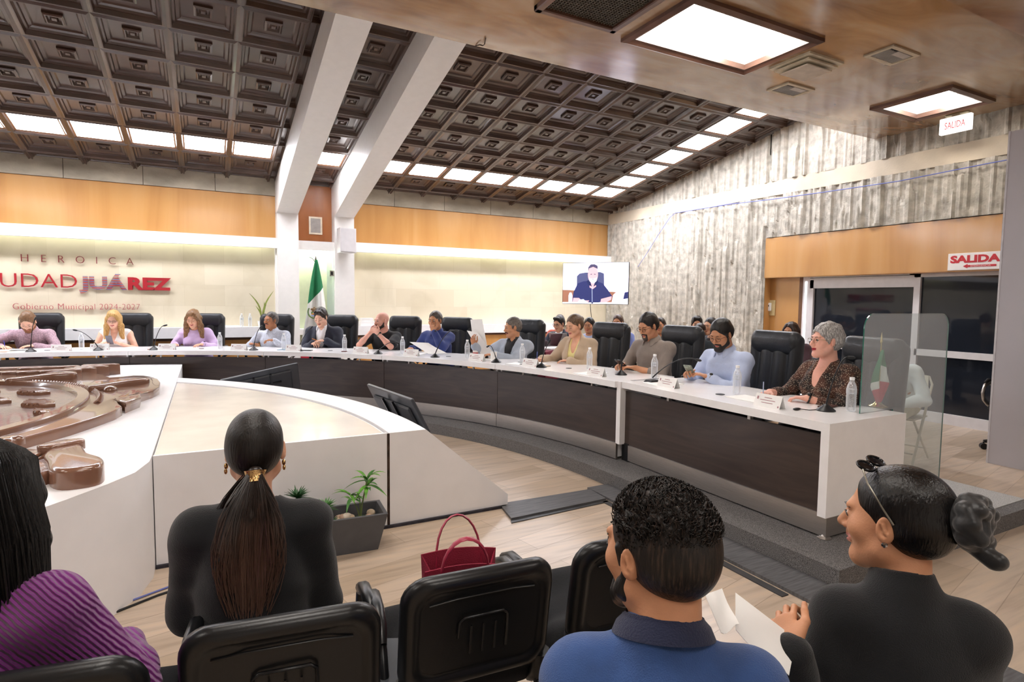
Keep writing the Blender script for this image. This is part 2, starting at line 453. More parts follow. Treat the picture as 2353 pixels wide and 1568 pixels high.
# niche between the columns: white lintel, pale green lit back, glass door edge
nb = MB(); nb.bb(1.47, 2.085, 10.86, YB, 2.40, 2.56); nb.bb(1.47, 2.085, 10.80, 11.08, 0.9, 1.0)
nb.mi(1).bb(1.47, 2.085, YB-0.02, YB+0.02, ZD, 2.42)
struct(nb.build('wall_niche', [M_white, mat('pale_green', '#C9D2B4', 0.5, noise=0.02)]))
MB().bb(1.96, 2.085, 10.90, 10.915, 1.0, 2.40).build('niche_glass', mat('niche_glass', '#E4F2EA', 0.05, noise=0, trans=0.6), bpy.data.objects['wall_niche'])
o = MB().bb(2.01, 2.075, 10.86, 10.90, 1.95, 2.05).mi(1).bb(2.02, 2.06, 10.855, 10.862, 1.97, 2.03).build('lock_box', [M_steel, M_black]); tag(o, 'small grey metal lock box on the glass door beside the flag', 'lock')
o = MB().bb(1.5, 2.05, 10.95, 11.05, 2.385, 2.40).build('niche_light', mat('niche_led', '#FFFFFF', 0.5, noise=0, emit='#FFFFF0', estr=18)); tag(o, 'small light bar at the top of the niche between the columns', 'light')

# ---- right wall: ribbed rough concrete as real relief
def relief():
    rng = np.random.default_rng(5)
    def field(y0, y1, z0, z1, mask):
        ys = np.arange(y0, y1+1e-6, 0.022); zs = np.arange(z0, z1+1e-6, 0.04)
        ny, nz = len(ys), len(zs)
        h = np.zeros((ny, nz))
        # vertical ribs of uneven width which break and restart
        y = 0
        while y < ny:
            wd = rng.integers(1, 4); z = 0; base = rng.uniform(0, 0.035)
            while z < nz:
                ln = rng.integers(5, 26); val = base+rng.choice([0, 0, 0.018, 0.03, -0.012])*rng.uniform(.6, 1.2)
                h[y:y+wd, z:z+ln] = val; z += ln
            y += wd
        for _ in range(int(ny*nz*0.006)):
            a, c = rng.integers(0, ny), rng.integers(0, nz); h[a:a+1, c:c+1] -= rng.uniform(.01, .03)
        hh = h.copy(); hh[:, 1:-1] = (h[:, :-2]*.2+h[:, 1:-1]*.6+h[:, 2:]*.2)
        hh += rng.normal(0, 0.0016, hh.shape)
        Y, Z = np.meshgrid(ys, zs, indexing='ij')
        X = XW-0.005+0.0-hh
        V = np.stack([X, Y, Z], -1).reshape(-1, 3)
        idx = np.arange(ny*nz).reshape(ny, nz)
        a = idx[:-1, :-1].ravel(); b_ = idx[1:, :-1].ravel(); c = idx[1:, 1:].ravel(); d = idx[:-1, 1:].ravel()
        Fq = np.stack([a, d, c, b_], -1)
        ym = (ys[:-1]+ys[1:])/2; zm = (zs[:-1]+zs[1:])/2
        Ym, Zm = np.meshgrid(ym, zm, indexing='ij')
        keep = mask(Ym, Zm).ravel()
        return V, Fq[keep]
    lowV, lowF = field(-0.5, YB-0.05, 0.0, 3.32, lambda y, z: (y > 6.72) | (z > 2.635))
    hiV, hiF = field(-0.5, YB-0.05, 3.55, 4.72, lambda y, z: (z < 3.62+0.179*(YB-y)))
    V = np.concatenate([lowV, hiV]); Fq = np.concatenate([lowF, hiF+len(lowV)])
    me = bpy.data.meshes.new('wall_right'); me.from_pydata(V.tolist(), [], Fq.tolist()); me.materials.append(M_rough); me.update()
    o = bpy.data.objects.new('wall_right', me); COL.objects.link(o); return o
wr = struct(relief())
MB().bb(XW, XW+0.12, 6.72, YB+0.1, 0, 3.4).bb(XW, XW+0.12, YF, 6.72, 2.64, 5.3).bb(XW, XW+0.12, 6.7, YB+0.1, 3.4, 5.0).build('wall_core', M_rough, wr)
MB().bb(XW-0.035, XW+0.02, YF, YB-0.05, 3.318, 3.552).build('concrete_band', M_bandr, wr)
# wooden header and recessed side panel
struct(MB().bb(XW-0.02, XW+0.04, YF, 6.72, 1.975, 2.63).bb(XW, XD+0.05, YF, 6.72, 1.965, 1.985).build('wall_header', M_wood))
struct(MB().bb(XD, XD+0.05, 6.16, 6.80, 0, 1.97).bb(XW, XD, 6.71, 6.80, 0, 1.97).mi(1).bb(XD-0.01, XD+0.05, 6.10, 6.165, 0, 1.97).build('wall_side_panel', [M_wood, mat('brown_edge', '#6B4A32', 0.5)]))
# glazed doors
M_glassdark = mat('door_glass', '#20242C', 0.03, noise=0.0, spec=0.5)
def door():
    root = empty('door_1', (XD, 4.4, 0)); root['kind'] = 'structure'
    mb = MB()
    def fb(y0, y1, z0, z1, d=0.05): mb.bb(-0.01, d, y0-4.4, y1-4.4, z0, z1)
    fb(5.98, 6.10, 0, 1.965); fb(5.92, 5.98, 0, 1.92, .03); fb(4.45, 5.98, 1.79, 1.95); fb(4.37, 4.45, 0, 1.965); fb(YF, 4.45, 1.92, 1.965)
    fb(4.45, 5.95, 0.0, 0.14)
    fb(4.45, 5.95, .87, .955); fb(YF, 4.40, .87, .955)
    fb(YF, 4.45, 0.0, 0.135)
    mb.build('frame', M_alum, root)
    MB().bb(0.03, 0.04, 4.45-4.4, 5.95-4.4, .13, 1.8).build('pane', M_glassdark, root)
    MB().bb(0.03, 0.04, YF-4.4, 4.38-4.4, .13, 1.93).build('pane', M_glassdark, root)
    MB().bb(-0.02, 0.0, 6.03-4.4, 6.06-4.4, 0.0, 1.9).build('edge_strip', mat('painted_glow_strip', '#FFFFFF', 0.3, noise=0, emit='#FFFFFF', estr=1.2), root)  # white frame edge given a glow of its own to look bright; no lamp
    for z in (1.955,):
        MB().bb(-0.03, -0.012, 4.5-4.4, 6.0-4.4, z, z+0.012).build('weather_strip', M_steel, root)
door()
struct(MB().bb(12.0, 12.1, YF, YB, 0, 4).bb(XD+0.1, 12, YB-1, YB, 0, 4).bb(XD+.06, 12, YF, YB, 2.0, 2.05).build('wall_outside', M_dark))

# ---- coffered sloping ceiling
PX, PY = 0.65, 0.615
def coffer_tile(mb, x0, x1, y0, y1, kind):
    """one coffer between x0..x1, y0..y1 (horizontal coordinates; z follows the slope)"""
    def P(x, y, d): return (x, y, ceil_z(y)+d)
    def ring(a, d):
        return [P(x0+a, y0+a, d), P(x1-a, y0+a, d), P(x1-a, y1-a, d), P(x0+a, y1-a, d)]
    w_ = min(x1-x0, y1-y0)
    if kind == 'light': steps = [(0.0, 0.0), (0.035, -0.012), (0.045, 0.0), (0.06, 0.01)]
    else: steps = [(0.0, 0.0), (0.03, -0.012), (0.042, -0.012), (0.055, 0.028), (0.075, 0.028), (0.085, 0.045), (0.115, 0.05), (0.13, 0.062), (0.15, 0.062)]
    if w_ < 0.36: steps = [(a*.6, d) for a, d in steps]
    if w_ < 0.13: steps = [(a*.25, d) for a, d in steps]
    vs = []; fs = []
    for a, d in steps: vs += ring(a, d)
    for i in range(len(steps)-1):
        for k in range(4):
            fs.append((i*4+k, (i+1)*4+k, (i+1)*4+(k+1) % 4, i*4+(k+1) % 4))
    if kind != 'light':
        L = (len(steps)-1)*4; fs.append((L, L+3, L+2, L+1)) if False else fs.append((L+3, L+2, L+1, L))
    mb._add(vs, [f[::-1] for f in fs])
    if kind == 'boss' and w_ > 0.36:
        cx, cy = (x0+x1)/2, (y0+y1)/2
        def r2(a, d): return [P(cx-a, cy-a, d), P(cx+a, cy-a, d), P(cx+a, cy+a, d), P(cx-a, cy+a, d)]
        st = [(0.085, 0.062), (0.085, 0.04), (0.07, 0.03), (0.06, 0.03), (0.05, 0.055), (0.035, 0.055), (0.02, 0.035)]
        vs = []; fs = []
        for a, d in st: vs += r2(a, d)
        for i in range(len(st)-1):
            for k in range(4): fs.append((i*4+k, (i+1)*4+k, (i+1)*4+(k+1) % 4, i*4+(k+1) % 4))
        L = (len(st)-1)*4; fs.append((L+3, L+2, L+1, L))
        mb._add(vs, [f[::-1] for f in fs])
LIGHTS = []
def bay(x_hi, x_lo, first_w=None, right_light_col=None):
    mb = MB()
    xs = [x_hi]
    if first_w: xs.append(x_hi-first_w)
    while xs[-1] > x_lo+1e-4: xs.append(max(x_lo, xs[-1]-PX))
    rows = [(YB, YB-0.36)]
    y = YB-0.36
    while y > 4.85: rows.append((y, y-PY)); y -= PY
    for ci in range(len(xs)-1):
        x1, x0 = xs[ci], xs[ci+1]
        for ri, (y1, y0) in enumerate(rows):
            full = (x1-x0) > 0.5
            light = (ri == 2 and (x1-x0) > 0.3 and (right_light_col is None or ci >= right_light_col)) or (right_light_col is not None and ci == right_light_col and ri >= 2)
            if light: coffer_tile(mb, x0, x1, y0, y1, 'light'); LIGHTS.append((x0, x1, y0, y1))
            else: coffer_tile(mb, x0, x1, y0, y1, 'boss' if ri > 0 else 'plain')
    return mb
allc = MB()
for mb in (bay(XW, 2.43, None, 1), bay(2.085, 1.47), bay(1.125, -10.5, 0.10)):
    b0 = len(allc.v); allc.v += mb.v; allc.f += [tuple(b0+i for i in f) for f in mb.f]; allc.m += mb.m
struct(allc.build('ceiling', M_coffer))
M_panel = mat('light_panel', '#FFFFFF', 0.5, noise=0, emit='#F8F8FF', estr=PANEL_POWER)
M_lframe = mat('light_frame', '#8A5F3C', 0.35, noise=0.05)
main = sorted([l for l in LIGHTS if l[2] > 9.4], key=lambda l: l[0])
side = sorted([l for l in LIGHTS if l[2] <= 9.4], key=lambda l: -l[2])
ORD = ['first', 'second', 'third', 'fourth', 'fifth', 'sixth', 'seventh', 'eighth', 'ninth', 'tenth', 'eleventh', 'twelfth']
left_bay = [l for l in main if l[1] < 1.2]; mid = [l for l in main if 1.2 < l[1] < 2.2]; right_bay = [l for l in main if l[1] > 2.3]
def ceiling_panel(l, label, grp):
    x0, x1, y0, y1 = l; cy_ = (y0+y1)/2; cx_ = (x0+x1)/2
    root = empty('ceiling_light', (cx_, cy_, ceil_z(cy_)), 0, label, 'ceiling light', grp)
    def q(a, d): return [((x-cx_), (y-cy_), ceil_z(y)-ceil_z(cy_)+d) for x, y in ((x0+a, y0+a), (x1-a, y0+a), (x1-a, y1-a), (x0+a, y1-a))]
    mb = MB(); A, B_ = q(.05, 0.0), q(.068, 0.004)
    for k in range(4): mb.quad(A[k], A[(k+1) % 4], B_[(k+1) % 4], B_[k])
    mb.build('frame', M_lframe, root)
    C_ = q(.062, 0.012); D_ = q(.062, 0.03)
    MB()._add(C_+D_, [(3, 2, 1, 0), (4, 5, 6, 7), (0, 1, 5, 4), (1, 2, 6, 5), (2, 3, 7, 6), (3, 0, 4, 7)]).build('diffuser', M_panel, root)
for i, l in enumerate(left_bay[::-1]):
    ceiling_panel(l, 'glowing ceiling panel, %s leftwards from the left-hand beam' % ORD[i] if i < 6 else 'glowing ceiling panel far left beyond the view in the back row', 'light panels in the coffered ceiling')
for l in mid: ceiling_panel(l, 'single glowing square ceiling panel between the two white beams', 'light panels in the coffered ceiling')
for i, l in enumerate(right_bay):
    ceiling_panel(l, 'glowing ceiling panel in the back row, %s rightwards from the right-hand beam' % ORD[i], 'light panels in the coffered ceiling')
for i, l in enumerate(side):
    ceiling_panel(l, 'glowing ceiling panel along the rough right wall, %s after the corner panel' % ORD[i], 'light panels in the coffered ceiling')

# ---- low flat wooden ceiling over the audience with its front edge
ZS, YS = 3.85, 4.985
sf = MB()
holes = [(3.32, 4.78, 3.40, 4.19), (6.99, 7.82, 3.42, 4.20)]
# big slab built from strips around the two light openings
def slab(x0, x1, y0, y1): sf.bb(x0, x1, y0, y1, ZS, ZS+0.04)
slab(XL, 12, YF, 3.40); slab(XL, 12, 4.20, YS)
slab(XL, 3.32, 3.40, 4.20); slab(4.78, 6.99, 3.40, 4.20); slab(7.82, 12, 3.40, 4.20)
struct(sf.build('ceiling_soffit', M_soffit))
struct(MB().bb(XL, 12, YS-0.05, YS, ZS+0.041, 4.8).build('wall_fascia', M_soffit))
# dropped wooden box at the far right of the soffit
struct(MB().prism([(2.0, 2.08), (12, 2.08), (12, 1.2), (2.0, 1.2)], ZS-0.40, ZS-0.001).build('ceiling_box', M_soffit))

# ================================================================== CEILING FITTINGS
def big_light(h, label):
    x0, x1, y0, y1 = h; cx_, cy_ = (x0+x1)/2, (y0+y1)/2; a, b_ = (x1-x0)/2, (y1-y0)/2
    root = empty('recessed_ceiling_light', (cx_, cy_, ZS), 0, label, 'ceiling light', 'recessed lights in the wooden ceiling')
    mb = MB()
    def rect(A, B, z): return [(-A, -B, z), (A, -B, z), (A, B, z), (-A, B, z)]
    st = [(0.04, 0.0), (0.04, -0.03), (0.0, -0.045), (-0.03, -0.02), (-0.05, -0.02), (-0.05, 0.03)]
    vs = []
    for d, z in st: vs += rect(a+d, b_+d, z)
    fs = []
    for i in range(len(st)-1):
        for k in range(4): fs.append((i*4+k, (i+1)*4+k, (i+1)*4+(k+1) % 4, i*4+(k+1) % 4))
    mb._add(vs, fs).build('frame', wood_mat('frame_wood', ('#4E352A', '#6A4A3C', '#7C5A4B'), rough=0.3) if 'frame_wood' not in MATS else MATS['frame_wood'], root)
    # white splayed reflector and glowing diffuser
    vs = rect(a-.05, b_-.05, 0.03)+rect(a-.16, b_-.16, 0.12)
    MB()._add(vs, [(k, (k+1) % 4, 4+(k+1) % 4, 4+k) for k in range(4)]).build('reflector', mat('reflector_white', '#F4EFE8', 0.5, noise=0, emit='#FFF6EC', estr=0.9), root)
    MB().bb(-a+.155, a-.155, -b_+.155, b_-.155, 0.118, 0.13).build('diffuser', mat('big_diffuser', '#FFFFFF', 0.5, noise=0, emit='#FFF8F0', estr=BIG_POWER), root)
big_light(holes[0], 'large bright recessed light with dark wooden frame, nearest one overhead')
big_light(holes[1], 'smaller recessed light with dark wooden frame above the hanging exit sign')
# more of the same kind behind the photographer: real room lights that light the audience
for i, h in enumerate([(-0.5, 0.9, 1.0, 1.8), (-0.5, 0.9, -1.8, -1.0), (3.3, 4.7, -1.6, -0.8), (-4.3, -2.9, 1.0, 1.8), (-4.3, -2.9, 3.4, 4.2), (-0.5, 0.9, 3.4, 4.2)]):
    x0, x1, y0, y1 = h
    o = MB().bb(x0, x1, y0, y1, ZS-0.02, ZS-0.005).build('ceiling_light', mat('rear_diffuser', '#FFFFFF', 0.5, noise=0, emit='#FFF8F0', estr=6.5))
    tag(o, 'flat bright ceiling light above the audience seats outside the view', 'ceiling light', 'ceiling lights above the audience')
def grille():
    root = empty('return_air_grille', (2.72, 3.68, ZS), 0, 'dark egg-crate air grille with wooden frame in the flat ceiling', 'air grille')
    mb = MB(); w_, d = 0.36, 0.40
    for s in (-1, 1):
        mb.box((s*w_, 0, -0.02), (0.06, 2*d+0.06, 0.05), 0, .008); mb.box((0, s*d, -0.02), (2*w_+0.06, 0.06, 0.05), 0, .008)
    mb.build('frame', MATS['frame_wood'], root)
    mb = MB()
    for i in range(-12, 13): mb.box((i*0.027, 0, -0.01), (0.006, 2*d-.05, 0.02))
    for i in range(-13, 14): mb.box((0, i*0.027, -0.01), (2*w_-.05, 0.006, 0.02))
    mb.build('egg_crate', mat('grille_plastic', '#5B544A', 0.5, noise=.05), root)
    MB().box((0, 0, -0.001), (2*w_-.04, 2*d-.04, 0.002)).build('backing', M_dark, root)
grille()
def vent(cx_, cy_, label):
    root = empty('air_vent', (cx_, cy_, ZS), 0, label, 'air vent', 'small louvred ceiling vents')
    mb = MB(); w_, d = 0.215, 0.135
    for s in (-1, 1):
        mb.box((s*(w_-.02), 0, -0.008), (0.04, 2*d-.08, 0.014)); mb.box((0, s*(d-.02), -0.008), (2*w_, 0.04, 0.014))
    mb.build('frame', mat('vent_cream', '#CFC3AC', .5), root)
    mb = MB()
    for i in range(-7, 8): mb.box((i*0.022, 0.02, -0.006), (0.004, 0.17, 0.016))
    mb.box((0.05, -0.05, -0.010), (0.2, 0.07, 0.01))
    mb.build('louvres', mat('vent_louvre', '#B9B4B0', .4), root)
    MB().box((0, 0, -0.001), (0.38, 0.22, 0.002)).build('backing', M_dark, root)
vent(5.66, 3.27, 'louvred ceiling vent nearest the dropped wooden box')
vent(5.63, 4.30, 'louvred ceiling vent near the front edge of the flat ceiling')
def diffuser():
    root = empty('air_diffuser', (5.18, 3.80, ZS), 0, 'cream stepped square air diffuser between the two louvred vents', 'air diffuser')
    M_cr = mat('diffuser_cream', '#D8CFB8', .5)
    MB().prism([(-.25, -.22), (.25, -.22), (.25, .22), (-.25, .22)], -0.02, 0).prism([(-.215, -.185), (.215, -.185), (.215, .185), (-.215, .185)], -0.05, -.035).prism([(-.17, -.14), (.17, -.14), (.17, .14), (-.17, .14)], -.036, -.02).build('step', M_cr, root)
    MB().box((0, 0, -0.075), (.36, .30, .012), 0, .004).box((0, 0, -.06), (.2, .16, .03)).build('plate', mat('diffuser_plate', '#CBBFB0', .5), root)
diffuser()
def text_on(root, name, txt, size, m, M, extrude=0.002, offset=0.0, spacing=1.0, xscale=1.0, align='LEFT'):
    vs, fs = textmesh(txt, size, extrude, offset, spacing, xscale, align)
    return MB().tr(M)._add(vs, fs).build(name, m, root)
M_red = mat('sign_red', '#C8323C', .45, noise=0.01)
def facing(loc, d, up=(0, 0, 1)):
    """matrix whose +x runs to the viewer's right, +y up, +z towards direction d"""
    z = Vector(d).normalized(); u = Vector(up); x = u.cross(z).normalized(); y = z.cross(x)
    return Matrix(((x.x, y.x, z.x, loc[0]), (x.y, y.y, z.y, loc[1]), (x.z, y.z, z.z, loc[2]), (0, 0, 0, 1)))
def exit_sign():
    # hangs from the ceiling above, seen from the camera at the upper right
    root = empty('exit_sign', (8.02, 3.84, 3.715), 0, 'white lit hanging exit box reading SALIDA in red thin capitals', 'exit sign')
    MB().box((0, 0, 0), (0.055, 0.335, 0.19), 0, .006).build('box', mat('exit_box', '#F6F4F2', .4, noise=0, emit='#FFFFFF', estr=.55), root)
    MB().box((0.02, 0.0, 0.122), (0.07, 0.24, 0.026), 0, .008).box((0, 0, .102), (.04, .08, .02)).build('bracket', mat('exit_bracket', '#B3A98E', .5), root)
    text_on(root, 'lettering', 'SALIDA', 0.115, M_red, facing((-0.0285, 0, -0.042), (-1, 0, 0)), 0.001, 0.0, 1.0, .58, 'CENTER')
exit_sign()
def emergency_sign():
    root = empty('emergency_exit_sign', (XW-0.03, 3.70, 1.985), 0, 'white board reading SALIDA with red arrow marked EMERGENCIA above the glass doors', 'exit sign')
    MB().box((0, 0, 0.105), (0.01, 0.56, 0.21), 0, .003).build('board', mat('sign_board', '#F1EDEA', .4, noise=.01), root)
    M = facing((-0.006, 0.25, 0.095), (-1, 0, 0))
    text_on(root, 'lettering', 'SALIDA', 0.118, M_red, M, 0.001, 0.006, 1.0, 1.32, 'LEFT')
    mb = MB().bb(-0.0075, -0.006, -0.235, 0.06, 0.035, 0.06)
    mb._add([(-0.0075, 0.06, 0.02), (-0.0075, 0.06, 0.075), (-0.0075, 0.11, 0.0475)], [(0, 1, 2)])
    mb.build('arrow', M_red, root)
    text_on(root, 'arrow_lettering', 'EMERGENCIA', 0.027, mat('sign_pale', '#F0C8C8', .4, noise=0), facing((-0.008, 0.03, 0.0385), (-1, 0, 0)), 0.0005, 0.0, 1.0, 1.3)
emergency_sign()
# thermostat on the recessed panel
th = empty('thermostat', (XD-0.005, 6.68, 1.34), 0, 'cream wall plate with small white wireless control beside the glass doors', 'thermostat')
MB().box((-0.005, 0, 0.13), (0.015, 0.16, 0.26), 0, .004).build('plate', mat('plate_cream', '#C9B483', .5), th)
MB().box((-0.025, 0.03, 0.145), (0.03, 0.09, 0.14), 0, .008).mi(1).box((-0.041, 0.03, 0.165), (0.004, 0.03, 0.025)).build('control', [M_white, M_black], th)

# in-wall speaker and box speaker
sp1 = empty('wall_speaker', (1.80, YB-0.035, 2.70), 0, 'flush rectangular wall speaker with cream frame between the columns', 'speaker')
MB().bb(-.115, .115, -.012, 0, 0, .315).build('frame', mat('speaker_cream', '#E8DAC4', .5), sp1)
MB().bb(-.085, .085, -.016, -.01, .03, .285).build('grille', mat('speaker_grille', '#ABA49E', .6, bump=.5, bscale=400), sp1)
sp2 = empty('box_speaker', (2.25, 10.62, 2.36), 8, 'light grey box speaker hung on the right-hand column', 'speaker')
MB().prism([(-.145, -.10), (.145, -.10), (.12, .13), (-.12, .13)], 0, .43).build('cabinet', mat('speaker_box', '#D5D2D1', .5, noise=.01), sp2)
MB().bb(-.13, .13, -.106, -.10, .015, .415).build('grille', mat('speaker_box_grille', '#C6C2C2', .6, noise=.02, bump=.3, bscale=500), sp2)
MB().bb(-.03, .03, .13, .2, .15, .28).build('bracket', M_steel, sp2)

# ---- wall lettering on the marble
def lettering():
    root = empty('wall_lettering', (-1.55, YB-0.02, 1.35), 0, 'red wall lettering HEROICA CIUDAD JUÁREZ Gobierno Municipal 2024-2027 on the marble', 'lettering')
    y = -0.012
    mr = mat('letter_red', '#A8242F', .35, noise=.02); md = mat('letter_dark_red', '#7A2A2E', .35, noise=.02)
    def place(name, txt, x0, x1, z0, zh, m, off, sp=1.0):
        vs, fs = textmesh(txt, 1.0, 0.0, 0.0, sp)
        a = min(v[0] for v in vs); c = max(v[0] for v in vs); lo = min(v[1] for v in vs if True); hi = max(v[1] for v in vs)
        # cap height from the plain letters
        sz = zh/0.729
        vs, fs = textmesh(txt, sz, 0.012, off, sp)
        a = min(v[0] for v in vs); c = max(v[0] for v in vs)
        k = (x1-x0)/(c-a)
        vs = [(x0+(v[0]-a)*k+1.55, y-v[2]*1.0, z0-1.35+v[1]) for v in vs]
        return MB()._add(vs, [f[::-1] for f in fs]).build(name, m, root)
    s = YB/10.6
    place('heroica', 'HEROICA', -2.29*s, -0.95*s, 2.045, .118, md, -0.003, 2.6)
    place('ciudad', 'CIUDAD', -2.97, -1.735, 1.665, .222, mr, -0.004)
    # bold letters: J U A in stripes, R E Z solid
    def striped(name, txt, x0, x1, z0, zh, off):
        sz = zh/0.729
        vs, fs = textmesh(txt, sz, 0.0, off)
        a = min(v[0] for v in vs); c = max(v[0] for v in vs); k = (x1-x0)/(c-a)
        P = [(x0+(v[0]-a)*k, z0+v[1]) for v in vs]
        hi = max(p[1] for p in P); lo = min(p[1] for p in P)
        n = 16; h = (hi-lo)/n
        import bmesh as _b
        bm = _b.new(); bv = [bm.verts.new((p[0], 0, p[1])) for p in P]
        for f in fs:
            try: bm.faces.new([bv[i] for i in f])
            except ValueError: pass
        out = _b.new()
        res = MB()
        for i in range(n):
            b2 = bm.copy()
            g = list(b2.verts)+list(b2.edges)+list(b2.faces)
            _b.ops.bisect_plane(b2, geom=g, plane_co=(0, 0, lo+i*h), plane_no=(0, 0, -1), clear_outer=True)
            g = list(b2.verts)+list(b2.edges)+list(b2.faces)
            _b.ops.bisect_plane(b2, geom=g, plane_co=(0, 0, lo+i*h+h*.62), plane_no=(0, 0, 1), clear_outer=True)
            r = _b.ops.extrude_face_region(b2, geom=list(b2.faces))
            for v in r['geom']:
                if isinstance(v, _b.types.BMVert): v.co.y -= 0.012
            b2.verts.index_update()
            if len(b2.verts):
                res.mi(i % 2)
                res._add([(v.co.x+1.55, v.co.y-0.006, v.co.z-1.35) for v in b2.verts], [tuple(v.index for v in f.verts) for f in b2.faces])
            b2.free()
        bm.free(); out.free()
        return res.build(name, [mr, mat('letter_violet', '#6C5A8C', .35, noise=.02)], root)
    striped('juarez_striped', 'JU\u00c1', -1.712, -1.094, 1.66, .191, .012)
    place('juarez_solid', 'REZ', -1.079, -.484, 1.66, .191, mr, .012)
    place('gobierno', 'Gobierno Municipal 2024-2027', -2.405*s, -.887*s, 1.335, .098, mat('letter_rose', '#B4565A', .4), -0.003, 1.08)
lettering()

# ---- counter along the back wall
ct = empty('back_counter', (0, YB, ZD), 0, 'long white-topped counter with orange wooden front along the back wall', 'counter')
def ctr(x0, x1):
    MB().bb(x0, x1, -0.27, -0.0, 0.757, 0.93).build('counter_top', M_lacq, ct)
    MB().bb(x0+.02, x1, -.225, -.20, 0.0, 0.757).build('front_panel', M_wood, ct)
    MB().bb(x0+.02, x1, -.24, -.22, 0.715, 0.757).build('painted_shadow_line', mat('shadow_line_brown', '#4A2F20', .6), ct)  # solid dark strip paints the shade under the counter top
ctr(-8.5, 1.12); ctr(2.44, 6.95)

# ================================================================== COUNCIL DESK
seams = [3.66, 22.0, 40.3, 58.6, 76.9, 95.2, 113.5, 131.8, 150.1]
def desk_section(a0, a1, label):
    root = empty('desk_section', ringpt((a0+a1)/2, RD+.3, ZD), 0, label, 'council desk', 'curved council desk sections')
    ox, oy = root.location.x, root.location.y
    n = 14; g = 0.03
    A = [a0+g+(a1-a0-2*g)*i/n for i in range(n+1)]
    def ringprism(r0, r1, z0, z1, name, m, aa=A):
        mb = MB(); vs = []
        for a in aa:
            for r_, z in ((r0, z0), (r1, z0), (r1, z1), (r0, z1)):
                p = ringpt(a, r_); vs.append((p[0]-ox, p[1]-oy, z-ZD))
        fs = []
        for i in range(len(aa)-1):
            for k in range(4): fs.append((i*4+k, i*4+(k+1) % 4, (i+1)*4+(k+1) % 4, (i+1)*4+k))
        fs.append((3, 2, 1, 0)); e = (len(aa)-1)*4; fs.append((e, e+1, e+2, e+3))
        return mb._add(vs, fs).build(name, m, root, smooth=40)
    ringprism(RD, RD+.75, ZT-.055, ZT, 'tabletop', M_lacq)
    ringprism(RD+.045, RD+.065, ZD+.155, ZT-.085, 'front_panel', M_desk, A[0:])
    ringprism(RD+.03, RD+.05, ZD+.012, ZD+.155, 'kick_plate', M_steel)
    for a in (a0+.35, a1-.35):
        ringprism(RD+.07, RD+.6, ZD+.02, ZT-.055, 'side_panel', M_lacq, [a-.12, a+.12])
    mb = MB()
    for a in (A[3], A[-4]):
        p = ringpt(a, RD+.055); mb.cyl((p[0]-ox, p[1]-oy, ZT-.09-ZD), (p[0]-ox, p[1]-oy, ZT-.054-ZD), .012)
    mb.build('spacer', M_steel, root) if False else [MB().cyl((ringpt(a, RD+.055)[0]-ox, ringpt(a, RD+.055)[1]-oy, ZT-.09-ZD), (ringpt(a, RD+.055)[0]-ox, ringpt(a, RD+.055)[1]-oy, ZT-.054-ZD), .012).build('spacer', M_steel, root) for a in (A[3], A[-4])]
    p = ringpt((a0+a1)/2+1, RD+.33); MB().cyl((p[0]-ox, p[1]-oy, ZT-ZD), (p[0]-ox, p[1]-oy, ZT-ZD+.004), .032).build('cable_port', M_black, root)
names_ = ['behind the woman in beige and the man in brown', 'in front of the man in the blue shirt and the man reading papers', 'in front of the man in navy and the bald man',
          'in front of the woman in lilac and the grey-haired man', 'in front of the man writing and the blonde woman', 'outside the left edge of the view']
names_ = ['ending at the white post', 'before the blue shirt and the grey jacket', 'before the navy jacket and the bald man', 'before the lilac blouse and grey-haired man', 'before the two people furthest left', 'outside the left edge of the view']
for i in range(8):
    desk_section(seams[i], seams[i+1], 'curved white desk section '+(names_[i] if i < 5 else names_[5]))
def end_desk():
    # straight section ending in a white side panel
    x0, y0, y1 = 3.305, 2.19, 4.09
    root = empty('desk_end_section', (x0+.3, 3.1, ZD), 0, 'straight white end desk with dark front panel nearest the camera', 'council desk')
    def bx(name, m, a, b_, c, d, e, f_): MB().bb(a-x0-.3, b_-x0-.3, c-3.1, d-3.1, e-ZD, f_-ZD).build(name, m, root)
    bx('tabletop', M_lacq, x0-.03, x0+.77, y0, y1, ZT-.055, ZT)
    bx('end_panel', M_lacq, x0-.03, x0+.77, y0-.055, y0, ZD+.14, ZT)
    bx('front_panel', M_desk, x0+.015, x0+.035, y0, y1, ZD+.15, ZT-.085)
    bx('post', M_lacq, x0-.045, x0+.1, y1-.0, y1+.055, ZD+.15, ZT-.001)
    bx('kick_plate', M_steel, x0+.005, x0+.72, y0-.04, y0-.03, ZD+.012, ZD+.14)
    bx('kick_plate', M_steel, x0+.005, x0+.015, y0-.03, y1-.06, ZD+.012, ZD+.15)
    bx('gap_post', M_black, x0+.01, x0+.04, y1-.06, y1+.03, ZD+.0, ZD+.16)
    MB().lathe([(0, 0), (.04, 0), (.042, .004), (.02, .012), (.012, .03), (0, .03)]).build('levelling_foot', M_steel, root, loc=(-.30+.02, y0-3.1-.02, 0))
    mb = MB()
    for y in (3.55, 2.75): MB().bb(-.29, -.26, y-3.1-.012, y-3.1+.012, ZT-.09-ZD, ZT-.055-ZD).build('spacer', M_steel, root)
    MB().cyl((-.07, .11, ZT-ZD), (-.07, .11, ZT-ZD+.004), .035).build('cable_port', M_black, root)
end_desk()
